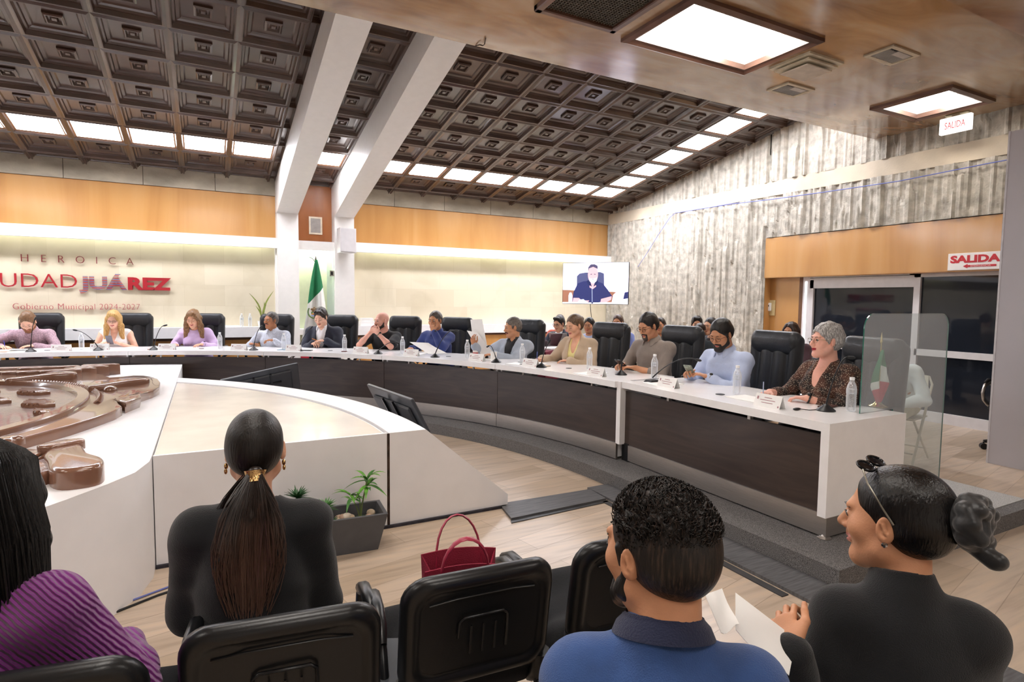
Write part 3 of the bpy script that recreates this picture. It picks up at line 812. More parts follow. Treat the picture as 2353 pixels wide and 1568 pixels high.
# floor strips (rubber) between podium and dais and along the straight side
def strip(name, poly, label, m, z=0.006):
    o = MB().prism(poly, 0.0, z).build(name, m); tag(o, label, 'floor strip'); return o
strip('floor_strip', [(1.93, 3.83), (1.875, 3.53), (2.73, 3.57), (2.75, 3.81)], 'dark grey rubber cable ramp from the white podium towards the dais', M_strip, .018)
strip('floor_strip', [(1.87, 3.53), (1.85, 3.48), (2.73, 3.53), (2.73, 3.565)], 'narrow darker tile edge in front of the cable ramp', M_strip2, .006)
strip('floor_strip', [(2.75, 3.85), (2.97, 3.85), (2.98, 1.90), (2.985, -1.5), (2.74, -1.5), (2.73, 1.90)], 'long dark rubber strip along the straight side of the dais', M_strip, .02)
strip('floor_strip', [(2.68, 3.55), (2.73, 3.55), (2.71, 1.95), (2.66, 1.95)], 'thin dark edge tile beside the long rubber strip', M_strip2, .006)

# ================================================================== PODIUM
ZP = 0.65
pd = empty('podium_slab', (-0.28, 3.79, 0), 0, 'tall white curved-front slab carrying the bronze city shield', 'podium')
def slab_poly():
    pts = [(-.285, 9.0), (-.285, 3.79), (-.287, 3.66), (-.335, 3.46), (-.43, 3.30), (-.56, 3.12), (-.70, 2.95), (-.88, 2.80), (-1.2, 2.62), (-1.65, 2.50), (-2.12, 2.46)]
    return pts+[(-4.24-x, y) for x, y in pts[::-1]]
MB().prism([(x+.28, y-3.79) for x, y in slab_poly()], 0.0, ZP+.004).build('slab', M_plinth, pd, smooth=30)
qd = empty('podium_wing', (0, 3.8, 0), 0, 'quarter-round cream marble topped podium wing with white sloping rim', 'podium')
RC = (-3.4, 3.83)
def arc(r, y_from, y_to, n=24):
    a0 = math.asin(max(-1, min(1, (y_from-RC[1])/r))); a1 = math.asin(min(1, (y_to-RC[1])/r))
    return [(RC[0]+r*math.cos(a0+(a1-a0)*i/n), RC[1]+r*math.sin(a0+(a1-a0)*i/n)) for i in range(n+1)]
def cut_arc(r, y0=3.79, x_end=-.284, n=28):
    a0 = math.asin((y0-RC[1])/r); a1 = math.acos((x_end-RC[0])/r)
    return [(RC[0]+r*math.cos(a0+(a1-a0)*i/n), RC[1]+r*math.sin(a0+(a1-a0)*i/n)) for i in range(n+1)]
inner = cut_arc(4.46); 
MB().prism([(x, y-3.8) for x, y in [(-.28, 3.816)]+cut_arc(4.46, 3.816)], 0, ZP-.012).build('core', M_plinth, qd)
MB().prism([(x, y-3.8) for x, y in [(-.275, 3.82)]+cut_arc(4.44, 3.82, -.275)], ZP-.012, ZP-.004).build('marble_top', M_marble2, qd)
MB().prism([(x, y-3.8) for x, y in [(-.28, 3.79), (1.062, 3.79), (1.062, 3.815), (-.28, 3.815)]], 0.0, ZP).build('front_lip', M_plinth, qd)
# rim: trapezoid section swept round the arc
prof = [(4.475, 0), (5.30, 0), (5.38, 0.02), (5.38, .095), (4.735, ZP), (4.475, ZP)]
mb = MB(); vs = []; nn = 30
for i in range(nn+1):
    for (r_, z) in prof:
        a0 = math.asin((3.79-RC[1])/r_); a1 = math.acos((-.284-RC[0])/r_); a = a0+(a1-a0)*i/nn
        vs.append((RC[0]+r_*math.cos(a), RC[1]+r_*math.sin(a)-3.8, z))
k = len(prof); fs = [tuple(range(k-1, -1, -1)), tuple(range(nn*k, nn*k+k))]
for i in range(nn):
    for j in range(k): fs.append((i*k+j, i*k+(j+1) % k, (i+1)*k+(j+1) % k, (i+1)*k+j))
mb._add(vs, fs).build('rim', M_plinth, qd, smooth=35)
MB().bb(1.060, 1.078, -.012, .0, 0.0, ZP-.004).build('joint', mat('rusty_joint', '#3A2A22', .8, noise=.4, nscale=20), qd)
MB().bb(-.284, 1.96, -.03, -.008, 0.0, .018).build('base_shadow_strip', mat('base_shadow_paint', '#2C2A33', .7, noise=.3, nscale=18), qd)  # dark strip stands in for the shade along the podium foot

# ---- bronze city shield (relief lying on the slab)
def spline(pts, k=4, closed=True):
    out = []; n = len(pts)
    for i in range(n if closed else n-1):
        p0, p1, p2, p3 = [Vector(pts[(i+j) % n] if closed else pts[max(0, min(n-1, i+j))]) for j in (-1, 0, 1, 2)]
        for q in range(k):
            t = q/k; out.append(tuple(.5*((2*p1)+(p2-p0)*t+(2*p0-5*p1+4*p2-p3)*t*t+(3*p1-p0-3*p2+p3)*t**3)))
    return out
def shield():
    cx_ = -2.12
    root = empty('bronze_shield', (cx_, 5.6, ZP+.004), 0, 'large glossy bronze coat-of-arms relief lying on the white slab', 'relief')
    def P(pts, mirror=False): return [((-4.24-x if mirror else x)-cx_, y-5.6) for x, y in pts]
    plate = [(-1.5, 7.75), (-1.25, 7.9), (-1.12, 7.66), (-.97, 7.36), (-.87, 7.08), (-.78, 7.10), (-.68, 7.17), (-.58, 7.12), (-.50, 6.97), (-.44, 6.79), (-.40, 6.5), (-.39, 6.17), (-.43, 5.97), (-.50, 5.79), (-.485, 5.50), (-.56, 5.26), (-.64, 5.48), (-.60, 5.30), (-.57, 5.18), (-.60, 5.0), (-.68, 4.79), (-.78, 4.56), (-.91, 4.34), (-1.03, 4.15), (-1.3, 3.86), (-1.7, 3.62), (-2.12, 3.52)]
    full = P(plate)+P(plate, True)[::-1][1:]
    MB().pillow(full, 0.0, .070, .008, 3).build('back_plate', M_bronze, root, smooth=40)
    def oval(sx, sy, n=96): return [(math.cos(2*PI*i/n)*sx, -.18+math.sin(2*PI*i/n)*sy*(1.0 if math.sin(2*PI*i/n) > 0 else 1.12)) for i in range(n)]
    o1, o2 = oval(1.30, 1.62), oval(1.215, 1.52); n = len(o1)
    vs = []
    for (f_, z) in ((1.0, .066), (1.0, .098), (.995, .106)): vs += [(p[0]*f_, p[1]*f_, z) for p in o1]
    for (f_, z) in ((1.005, .106), (1.0, .098), (.99, .060)): vs += [(p[0]*f_, p[1]*f_, z) for p in o2]
    fs = []
    for lv in range(5):
        for i in range(n): fs.append((lv*n+i, lv*n+(i+1) % n, (lv+1)*n+(i+1) % n, (lv+1)*n+i))
    MB()._add(vs, fs).build('oval_rim', M_bronze, root, smooth=40)
    o3 = oval(1.365, 1.70, 260); mb = MB()
    for i in range(0, 130): 
        p, q = o3[i], o3[(i+1) % 260]; dx, dy = q[0]-p[0], q[1]-p[1]; L = math.hypot(dx, dy); dx, dy = dx/L, dy/L
        mb.tube([(p[0]-dy*.022-dx*.008, p[1]+dx*.022-dy*.008, .070), (p[0], p[1], .088), (p[0]+dy*.022+dx*.008, p[1]-dx*.022+dy*.008, .070)], [.006, .014, .006], 6)
    mb.build('rope_edge', M_bronze, root, smooth=70)
    MB().prism([(p[0]*.995, p[1]*.995) for p in o2], .066, .0715).build('recess', mat('bronze_hammered', '#6E4C3C', .36, noise=.1, nscale=9, bump=1.0, bscale=42, coat=.6), root)
    def blob(pts, z0, z1, bev=.02, name='ornament', mirror=False, sm=True):
        pts = P(pts, mirror)
        if sm: pts = spline(pts, 3)
        return MB().pillow(pts, z0, z1, bev).build(name, M_bronze, root, smooth=70)
    def paddle(a, b_, r0, r1, z0, z1, mirror=False):
        ax, ay = a; bx_, by_ = b_; L = math.hypot(bx_-ax, by_-ay); ux, uy = (bx_-ax)/L, (by_-ay)/L
        pr_ = [(0, r0*.4), (.06, r0), (.3, r0*1.0), (.55, r0*1.1), (.72, r0*.9+r1*.25), (.85, r1*.85), (.95, r1), (1.05, r1*.85), (1.12, r1*.4)]
        left = [(ax+ux*L*t-uy*r_, ay+uy*L*t+ux*r_) for t, r_ in pr_]; right = [(ax+ux*L*t+uy*r_, ay+uy*L*t-ux*r_) for t, r_ in pr_]
        return blob(left+right[::-1], z0, z1, min(.03, r0*.7), 'ribbon_end', mirror)
    for mi_ in (False, True):
        paddle((-.90, 6.10), (-.56, 6.50), .036, .085, .066, .120, mi_)
        paddle((-1.62, 6.80), (-1.26, 7.20), .045, .15, .066, .135, mi_)
        paddle((-1.14, 4.02), (-.97, 4.20), .06, .06, .05, .10, mi_)
        blob([(-.66, 5.50), (-.62, 5.68), (-.5, 5.80), (-.475, 5.5), (-.55, 5.25)], .05, .090, .02, 'ribbon_fold', mi_, False)
        for j, (x_, y_, L_, w_) in enumerate([(-1.06, 7.97, .36, .10), (-1.13, 7.85, .32, .10), (-1.22, 7.74, .30, .11), (-1.36, 7.68, .34, .13), (-1.55, 7.72, .34, .13), (-1.72, 7.80, .3, .13), (-1.9, 7.88, .3, .13), (-1.5, 7.95, .5, .12), (-1.8, 8.05, .5, .12)]):
            pts = [(x_-L_*.5, y_-w_*.5), (x_+L_*.35, y_-w_*.45), (x_+L_*.5, y_), (x_+L_*.35, y_+w_*.5), (x_-L_*.5, y_+w_*.5)]
            blob(pts, .0 if j < 3 else .06, .125-.005*j+(.03 if j > 6 else 0), .022, 'feather', mi_, j > 2)
        MB().ball(((-4.24+.75 if mi_ else -.75)-cx_, 6.09-5.6, .075), (.055, .075, .04), 14, 8).build('boss', M_bronze, root, smooth=60)
    def leaf(cx0, cy0, L, w_, rot, k=7, mirror=False):
        c, s = math.cos(R(rot)), math.sin(R(rot)); T_ = lambda x, y: (cx0+x*c-y*s, cy0+x*s+y*c)
        pts = []
        for i in range(k*4+1):
            t = i/(k*4); r_ = w_*(.55+.45*math.sin(PI*t))*(.86+.14*math.cos(2*PI*k*t+PI)); pts.append(T_(-L/2+L*t, -r_))
        pts += [T_(L/2, 0.0), T_(0, .03), T_(-L/2, .0)]
        o = blob(pts, .07, .098, .012, 'leaf', mirror, False)
        mb = MB()
        for i in range(k):
            t = (i+.5)/k; r_ = w_*(.5+.42*math.sin(PI*t))
            q = P([T_(-L*.32+L*.64*t, -.01), T_(-L/2+L*t, -r_)], mirror); mb.tube([(*q[0], .096), (*q[1], .094)], [.006, .014], 6)
        mb.build('vein', M_bronze, o, smooth=70)
    for mi_ in (False, True):
        leaf(-1.24, 6.2, .34, .17, -62, 7, mi_); leaf(-1.06, 5.5, .32, .17, -68, 8, mi_); leaf(-1.40, 5.80, .30, .15, -60, 7, mi_)
        leaf(-1.0, 5.06, .2, .07, -70, 4, mi_); leaf(-1.62, 6.38, .26, .13, -50, 6, mi_); leaf(-1.25, 4.62, .3, .08, -60, 5, mi_)
shield()
def leg_relief(mirror, label):
    root = empty('leg_relief', (-.62, 3.55, ZP+.004), 0, label, 'relief')
    def P(pts): return [(x+.62, y-3.55) for x, y in pts]
    ms = mat('bronze_scaled', '#7A5645', .2, noise=.05, nscale=3, coat=.6, bump=1.0, bscale=26)
    MB().pillow(spline(P([(-1.20, 3.86), (-.98, 3.99), (-.84, 3.97), (-.70, 3.84), (-.63, 3.62), (-.66, 3.44), (-.80, 3.36), (-1.12, 3.52)]), 3), 0, .062, .02).build('leg', ms, root, smooth=70)
    MB().pillow(spline(P([(-.74, 3.66), (-.74, 3.80), (-.68, 3.885), (-.62, 3.85), (-.585, 3.74), (-.545, 3.60), (-.475, 3.48), (-.452, 3.38), (-.465, 3.30), (-.52, 3.27), (-.60, 3.275), (-.66, 3.36), (-.70, 3.52)]), 3), 0, .098, .026).build('boot', M_bronze, root, smooth=70)
    MB().pillow(spline(P([(-.80, 3.82), (-.72, 3.90), (-.63, 3.92), (-.60, 3.86), (-.66, 3.80), (-.74, 3.76)]), 3), .06, .112, .018).build('boot_cuff', ms, root, smooth=70)
    mb = MB()
    for i in range(6): mb.tube([(-.36+.05*i, .03+.02*i, .062), (-.31+.05*i, .17+.02*i, .070)], [.006, .010], 6)
    mb.build('strap', M_bronze, root, smooth=60)
leg_relief(False, 'bronze booted leg relief on the near edge of the white slab')

# ---- monitors leaning on the outer slope of the podium
def monitor(p_top0, p_top1, down, label):
    a, b_ = Vector(p_top0), Vector(p_top1); d = Vector(down)
    xdir = (b_-a).normalized(); ydir = (-d).normalized(); z = xdir.cross(ydir)
    W_, H_ = (b_-a).length, d.length
    M = Matrix(((xdir.x, ydir.x, z.x, a.x+d.x), (xdir.y, ydir.y, z.y, a.y+d.y), (xdir.z, ydir.z, z.z, a.z+d.z), (0, 0, 0, 1)))
    root = bpy.data.objects.new('monitor', None); COL.objects.link(root); root.matrix_world = M; root.empty_display_size = .05
    tag(root, label, 'monitor', 'flat screens facing the council')
    MB().box((W_/2, H_/2, .012), (W_, H_, .03), 0, .006).build('casing', mat('monitor_back', '#34373D', .35, noise=.05, coat=.2), root)
    MB().box((W_/2, H_/2, .035), (W_*.8, H_*.72, .03), 0, .014).build('back_cover', mat('monitor_back2', '#2B2D32', .45, noise=.05), root)
    MB().box((W_/2, H_/2, -.005), (W_*.97, H_*.95, .003)).build('screen', M_blackgloss, root)
    MB().box((W_*.4, H_*.5, .06), (.02, H_*.8, .02)).box((W_*.62, H_*.5, .06), (.02, H_*.8, .02)).box((W_*.5, H_*.62, .058), (W_*.5, .02, .012)).box((W_*.5, H_*.42, .058), (W_*.5, .02, .012)).build('mount', M_blackgloss, root)
    return root
# right one, then far one
monitor((1.385, 5.60, .73), (1.50, 4.56, .73), (.30, .02, -.58), 'black flat screen tilted against the podium rim nearest the camera')
monitor((.02, 7.25, .60), (.83, 7.50, .62), (.17, .20, -.40), 'black flat screen with bright top edge lying behind the far podium rim')

# ================================================================== TV
def tv():
    a = Vector((6.38, 9.93, 1.49)); b_ = Vector((7.21, 8.87, 1.49))
    x = (b_-a).normalized(); W_ = (b_-a).length; H_ = .82
    z = x.cross(Vector((0, 0, 1)))
    M = Matrix(((x.x, 0, z.x, a.x), (x.y, 0, z.y, a.y), (0, 1, 0, a.z), (0, 0, 0, 1)))
    root = bpy.data.objects.new('television', None); COL.objects.link(root); root.matrix_world = M
    tag(root, 'wall-mounted television showing a bearded man at a microphone', 'television')
    MB().box((W_/2, H_/2, -.02), (W_, H_, .04), 0, .008).build('casing', M_black, root)
    def E(name, h, s=1.0): return mat('tv_'+name, h, .3, noise=0, emit=h, estr=s)
    w2, h2 = W_-.02, H_-.02
    scr = MB(); mats_ = [E('wall', '#E9E8F8', .95), E('wood', '#8A5F4C', .6), E('desk', '#F2F0FA', .95), E('chair', '#4B4F72', .5), E('shirt', '#2E3360', .5), E('skin', '#C89AA0', .7), E('hair', '#4A4560', .5), E('beard', '#B9B4C4', .7), E('pale', '#DAD3EC', .85), E('mic', '#A9B7D8', .6), E('dark', '#252B52', .5)]
    def U(u, v): return (.01+u*w2, .01+v*h2)
    def poly(pts, i, z): scr.mi(i)._add([(*U(u, v), z) for u, v in pts], [tuple(range(len(pts)))])
    def ell(cu, cv, ru, rv, i, z, n=24, t0=0, t1=2*PI): poly([(cu+ru*math.cos(t0+(t1-t0)*k/n), cv+rv*math.sin(t0+(t1-t0)*k/n)) for k in range(n)], i, z)
    poly([(0, 0), (1, 0), (1, 1), (0, 1)], 0, .001)
    poly([(0, 0), (1, 0), (1, .28), (0, .34)], 1, .0015)
    poly([(0, 0), (1, 0), (1, .045), (0, .03)], 2, .002)
    poly([(.22, .25), (.22, .68), (.26, .745), (.36, .77), (.58, .775), (.635, .74), (.645, .25)], 3, .0025)
    poly([(.155, .05), (.17, .28), (.235, .50), (.33, .555), (.52, .555), (.62, .50), (.70, .34), (.77, .18), (.72, .10), (.56, .03), (.30, .03), (.22, .13)], 4, .003)
    poly([(.17, .14), (.26, .14), (.30, .08), (.42, .08), (.40, .03), (.16, .03)], 5, .0035)
    poly([(.60, .12), (.76, .19), (.75, .10), (.68, .04), (.59, .03)], 5, .0035)
    poly([(.42, .40), (.42, .60), (.52, .60), (.52, .42), (.47, .36)], 5, .0035)
    poly([(.37, .555), (.42, .60), (.455, .42), (.40, .47)], 10, .004); poly([(.55, .555), (.515, .60), (.48, .42), (.53, .47)], 10, .004)
    ell(.468, .72, .078, .215, 5, .0045); 
    poly([(.392, .78), (.395, .90), (.43, .965), (.49, .97), (.535, .93), (.546, .80), (.53, .86), (.47, .905), (.41, .87)], 6, .005)
    poly([(.405, .66), (.415, .56), (.455, .50), (.49, .50), (.528, .56), (.535, .67), (.515, .63), (.43, .62)], 7, .005)
    poly([(.43, .73), (.455, .735), (.455, .72), (.43, .715)], 10, .0055); poly([(.485, .735), (.51, .73), (.51, .715), (.485, .72)], 10, .0055)
    poly([(.468, .72), (.482, .645), (.458, .645)], 5, .0055); poly([(.455, .605), (.485, .605), (.47, .595)], 10, .006)
    poly([(.462, .04), (.470, .04), (.463, .42), (.455, .42)], 9, .0065); ell(.466, .022, .014, .02, 10, .0065)
    poly([(.76, .03), (.78, .22), (.86, .34), (.93, .38), (1, .52), (1, .03)], 8, .004); poly([(.93, .12), (1, .14), (1, .30), (.95, .28)], 4, .0045)
    poly([(.095, .02), (.155, .02), (.155, .20), (.14, .27), (.11, .27), (.095, .20)], 8, .0065)
    poly([(.24, .03), (.38, .035), (.33, .11), (.27, .09)], 2, .0065)
    scr.build('screen', mats_, root)
    MB().box((W_*.5, H_*.45, -.12), (.2, .2, .14)).box((W_*.6, H_*.45, -.3), (.06, .06, .4)).build('mount', M_black, root)
    MB().tube([(W_*.43, 0, -.03), (W_*.43, -.2, -.1), (W_*.44, -1.0, -.4)], .006, 6).build('cable', M_black, root)
tv()
# blue network cable draped along the rough wall
M_blue = mat('blue_cable', '#6A74B8', .5, noise=0)
pts = [(8.28, 9.9, 2.30), (8.27, 9.6, 2.58), (8.27, 9.3, 2.90), (8.27, 8.95, 3.24), (8.25, 8.78, 3.305)]
pts2 = [(8.25, 8.78, 3.305), (8.26, 8.2, 3.30), (8.26, 7.4, 3.29), (8.26, 6.6, 3.25), (8.26, 5.6, 3.22), (8.26, 4.6, 3.20), (8.27, 3.6, 3.235), (8.27, 2.0, 3.26)]
o = MB().tube(pts, .005, 6).tube(pts2, .007, 6).build('network_cable', M_blue); tag(o, 'blue cable running along the rough concrete wall below the smooth band', 'cable')

# large grey backdrop standing at the right edge
bd = empty('backdrop_panel', (6.80, 2.80, 0), 0, 'tall grey fabric backdrop panel at the right edge', 'backdrop')
MB().bb(0, .03, -3.2, 0, 0.0, 3.20).build('panel', mat('backdrop_grey', '#B4B1B8', .8, noise=.02, nscale=1.5, bump=.05, bscale=6), bd)
MB().bb(-.004, .034, -.012, .004, 0, 3.205).build('edge', mat('backdrop_edge', '#C4C2C8', .6), bd)

# glass screen standing at the end of the desk
gs = empty('glass_screen', (3.77, 2.26, ZT), 0, 'clear glass safety screen with rounded corners on the desk end', 'glass screen')
def gpoly():
    x0, x1, z1 = 0.0, 1.02, .655; r_ = .10
    P = [(0, .0), (.372, 0), (.372, -.70), (1.02, -.70)]
    for k in range(7):
        a = PI/2*k/6; P.append((x1-r_+r_*math.cos(a), z1-r_+r_*math.sin(a)))
    for k in range(7):
        a = PI/2+PI/2*k/6; P.append((x0+r_+r_*math.cos(a), z1-r_+r_*math.sin(a)))
    return P
m, nt, b = _new('clear_glass')
tr = N(nt, 'ShaderNodeBsdfTransparent'); tr.inputs[0].default_value = (.90, .94, .93, 1)
df = N(nt, 'ShaderNodeBsdfDiffuse'); df.inputs[0].default_value = (.9, .93, 1.0, 1)
gl = N(nt, 'ShaderNodeBsdfGlossy'); gl.inputs['Roughness'].default_value = 0.03
m1 = N(nt, 'ShaderNodeMixShader'); m1.inputs[0].default_value = 0.17; nt.links.new(tr.outputs[0], m1.inputs[1]); nt.links.new(df.outputs[0], m1.inputs[2])
m2 = N(nt, 'ShaderNodeMixShader'); m2.inputs[0].default_value = 0.05; nt.links.new(m1.outputs[0], m2.inputs[1]); nt.links.new(gl.outputs[0], m2.inputs[2])
nt.links.new(m2.outputs[0], nt.nodes['Material Output'].inputs[0]); M_glass = m
G = gpoly(); n = len(G)
MB()._add([(x, -.004, z) for x, z in G]+[(x, .004, z) for x, z in G], [tuple(range(n)), tuple(range(2*n-1, n-1, -1))]).build('pane', M_glass, gs)
MB()._add([(x, -.004, z) for x, z in G]+[(x, .004, z) for x, z in G], [(i, n+i, n+(i+1) % n, (i+1) % n) for i in range(n)]).build('edge', mat('glass_edge', '#2E6A5C', .15, noise=0, coat=.5), gs)

# ================================================================== SMOOTH SOLIDS (distance fields turned into meshes)
F32 = np.float32
def axis_pts(lo, hi, h, fine):
    """grid coordinates lo..hi with step h, refined inside the (a, b, hf) spans"""
    pts = [lo]; x = lo
    while x < hi:
        st = h
        for a, b_, hf in fine:
            if a <= x <= b_: st = min(st, hf)
            elif x < a < x+st: st = max(min(st, a-x+1e-4), hf)
        x += st; pts.append(x)
    return np.array(pts, F32)
class Vol:
    def __init__(s, lo, hi, h, fine=((), (), ())):
        s.ax = [axis_pts(lo[i], hi[i], h, fine[i]) for i in range(3)]
        s.D = np.full([len(a) for a in s.ax], 1.0, F32)
    def sub(s, lo, hi):
        sl = []
        for i in range(3):
            a = int(np.searchsorted(s.ax[i], lo[i])); b_ = int(np.searchsorted(s.ax[i], hi[i]))
            a = max(0, a-1); b_ = min(len(s.ax[i]), b_+1)
            if b_ <= a: return None, None
            sl.append(slice(a, b_))
        X = s.ax[0][sl[0]][:, None, None]; Y = s.ax[1][sl[1]][None, :, None]; Z = s.ax[2][sl[2]][None, None, :]
        return tuple(sl), (X, Y, Z)
    def _mix(s, sl, d, k, mode):
        A = s.D[sl]
        if mode == 'sub': d = -d
        if mode == 'add':
            if k <= 0: s.D[sl] = np.minimum(A, d)
            else:
                h = np.maximum(k-np.abs(A-d), 0)/k; s.D[sl] = np.minimum(A, d)-h*h*k*0.25
        else:
            if k <= 0: s.D[sl] = np.maximum(A, d)
            else:
                h = np.maximum(k-np.abs(A-d), 0)/k; s.D[sl] = np.maximum(A, d)+h*h*k*0.25
    def cone(s, a, b_, ra, rb, k=0.02, flat=None, mode='add'):
        """tapered capsule; flat=(axis, w): section w times wider along that axis"""
        a = np.array(a, float); b_ = np.array(b_, float); w_ = flat[1] if flat else 1.0
        m = max(ra, rb)*max(1, w_)+k+0.01
        sl, g = s.sub(np.minimum(a, b_)-m, np.maximum(a, b_)+m)
        if sl is None: return s
        px, py, pz = g[0]-F32(a[0]), g[1]-F32(a[1]), g[2]-F32(a[2]); ba = b_-a; L2 = float(ba@ba)+1e-12
        t = np.clip((px*F32(ba[0])+py*F32(ba[1])+pz*F32(ba[2]))/F32(L2), 0, 1)
        qx, qy, qz = px-t*F32(ba[0]), py-t*F32(ba[1]), pz-t*F32(ba[2])
        r = F32(ra)+t*F32(rb-ra); d2 = qx*qx+qy*qy+qz*qz
        if flat:
            u = np.array(flat[0], float); u = u/np.linalg.norm(u)
            q = qx*F32(u[0])+qy*F32(u[1])+qz*F32(u[2]); d2 = d2-q*q*F32(1-1/(w_*w_))
        d = np.sqrt(np.maximum(d2, 0))-r
        s._mix(sl, d, k, mode); return s
    def ell(s, c, rr, rot=None, k=0.02, mode='add'):
        c = np.array(c, float); rr = np.array(rr, float) if not np.isscalar(rr) else np.array([rr]*3, float)
        m = rr.max()+k+0.01
        sl, g = s.sub(c-m, c+m)
        if sl is None: return s
        p = [g[0]-F32(c[0]), g[1]-F32(c[1]), g[2]-F32(c[2])]
        if rot is not None:
            M = np.array(rot, float)   # columns = local axes in world
            p = [p[0]*F32(M[0][i])+p[1]*F32(M[1][i])+p[2]*F32(M[2][i]) for i in range(3)]
        k0 = np.sqrt((p[0]/F32(rr[0]))**2+(p[1]/F32(rr[1]))**2+(p[2]/F32(rr[2]))**2)
        k1 = np.sqrt((p[0]/F32(rr[0]**2))**2+(p[1]/F32(rr[1]**2))**2+(p[2]/F32(rr[2]**2))**2)
        d = k0*(k0-1)/np.maximum(k1, 1e-6)
        s._mix(sl, d, k, mode); return s
    def plane(s, p0, n, k=0.0, lo=None, hi=None):
        """keep the side opposite to n"""
        sl, g = s.sub(lo if lo is not None else [a[0] for a in s.ax], hi if hi is not None else [a[-1] for a in s.ax])
        n = np.array(n, float); n /= np.linalg.norm(n)
        d = (g[0]-F32(p0[0]))*F32(n[0])+(g[1]-F32(p0[1]))*F32(n[1])+(g[2]-F32(p0[2]))*F32(n[2])
        s._mix(sl, -d, k, 'sub'); return s
    def noise(s, amp, f, lo=None, hi=None, ph=0.0):
        sl, g = s.sub(lo if lo is not None else [a[0] for a in s.ax], hi if hi is not None else [a[-1] for a in s.ax])
        n = np.sin(g[0]*F32(f[0])+ph+2*np.sin(g[2]*F32(f[2]*.37)))*np.sin(g[1]*F32(f[1])+1.3*ph)*np.sin(g[2]*F32(f[2])+.7*ph+1.5*np.sin(g[0]*F32(f[0]*.4)))
        s.D[sl] += F32(amp)*n; return s
    def mesh(s):
        D = s.D; nx, ny, nz = D.shape
        D[0], D[-1] = 1, 1; D[:, 0], D[:, -1] = 1, 1; D[:, :, 0], D[:, :, -1] = 1, 1
        I = D < 0
        c = np.zeros((nx-1, ny-1, nz-1), np.uint8)
        for i in (0, 1):
            for j in (0, 1):
                for k in (0, 1): c += I[i:nx-1+i, j:ny-1+j, k:nz-1+k]
        act = np.argwhere((c > 0) & (c < 8)); n = len(act)
        if n == 0: return np.zeros((0, 3)), []
        ids = np.full(c.shape, -1, np.int32); ids[act[:, 0], act[:, 1], act[:, 2]] = np.arange(n)
        V = {}
        for i in (0, 1):
            for j in (0, 1):
                for k in (0, 1): V[i, j, k] = D[act[:, 0]+i, act[:, 1]+j, act[:, 2]+k]
        P = np.zeros((n, 3)); W_ = np.zeros(n)
        X0 = [s.ax[q][act[:, q]] for q in range(3)]; X1 = [s.ax[q][act[:, q]+1] for q in range(3)]
        for q in range(3):
            o = [x for x in range(3) if x != q]
            for u in (0, 1):
                for v in (0, 1):
                    a = [0, 0, 0]; a[o[0]] = u; a[o[1]] = v; b_ = list(a); b_[q] = 1
                    da, db = V[tuple(a)], V[tuple(b_)]; m = (da < 0) != (db < 0)
                    t = np.where(m, da/np.where(m, da-db, 1), 0)
                    co = [None]*3; co[q] = X0[q]+(X1[q]-X0[q])*t; co[o[0]] = X1[o[0]] if u else X0[o[0]]; co[o[1]] = X1[o[1]] if v else X0[o[1]]
                    for w_ in range(3): P[:, w_] += np.where(m, co[w_], 0)
                    W_ += m
        P /= np.maximum(W_, 1)[:, None]
        faces = []
        for q in range(3):
            o = [(q+1) % 3, (q+2) % 3]
            sa = [slice(None)]*3; sb = [slice(None)]*3; sa[q] = slice(0, -1); sb[q] = slice(1, None)
            A, B_ = I[tuple(sa)], I[tuple(sb)]; e = np.argwhere(A != B_)
            e = e[(e[:, o[0]] > 0) & (e[:, o[1]] > 0) & (e[:, o[0]] < D.shape[o[0]]-1) & (e[:, o[1]] < D.shape[o[1]]-1)]
            def cid(du, dv):
                x = e.copy(); x[:, o[0]] -= du; x[:, o[1]] -= dv; return ids[x[:, 0], x[:, 1], x[:, 2]]
            Q = np.stack([cid(1, 1), cid(0, 1), cid(0, 0), cid(1, 0)], -1)
            fl = A[e[:, 0], e[:, 1], e[:, 2]]
            Q = np.where(fl[:, None], Q, Q[:, ::-1]); faces.append(Q)
        Fq = np.concatenate(faces); Fq = Fq[(Fq >= 0).all(1)]
        return P, Fq
def vmesh(name, P, Fq, mats_, parent, midx=None, smooth_iter=0):
    me = bpy.data.meshes.new(name)
    nv, nf = len(P), len(Fq)
    me.vertices.add(nv); me.vertices.foreach_set('co', np.asarray(P, np.float32).ravel())
    me.loops.add(nf*4); me.polygons.add(nf)
    me.loops.foreach_set('vertex_index', np.asarray(Fq, np.int32).ravel())
    me.polygons.foreach_set('loop_start', np.arange(0, nf*4, 4, dtype=np.int32)); me.polygons.foreach_set('loop_total', np.full(nf, 4, np.int32))
    for m in (mats_ if isinstance(mats_, (list, tuple)) else [mats_]): me.materials.append(m)
    me.update(calc_edges=True)
    me.polygons.foreach_set('use_smooth', np.ones(nf, bool))
    if midx is not None: me.polygons.foreach_set('material_index', np.asarray(midx, np.int32))
    me.validate(); me.update()
    o = bpy.data.objects.new(name, me); COL.objects.link(o)
    if parent is not None: o.parent = parent
    return o

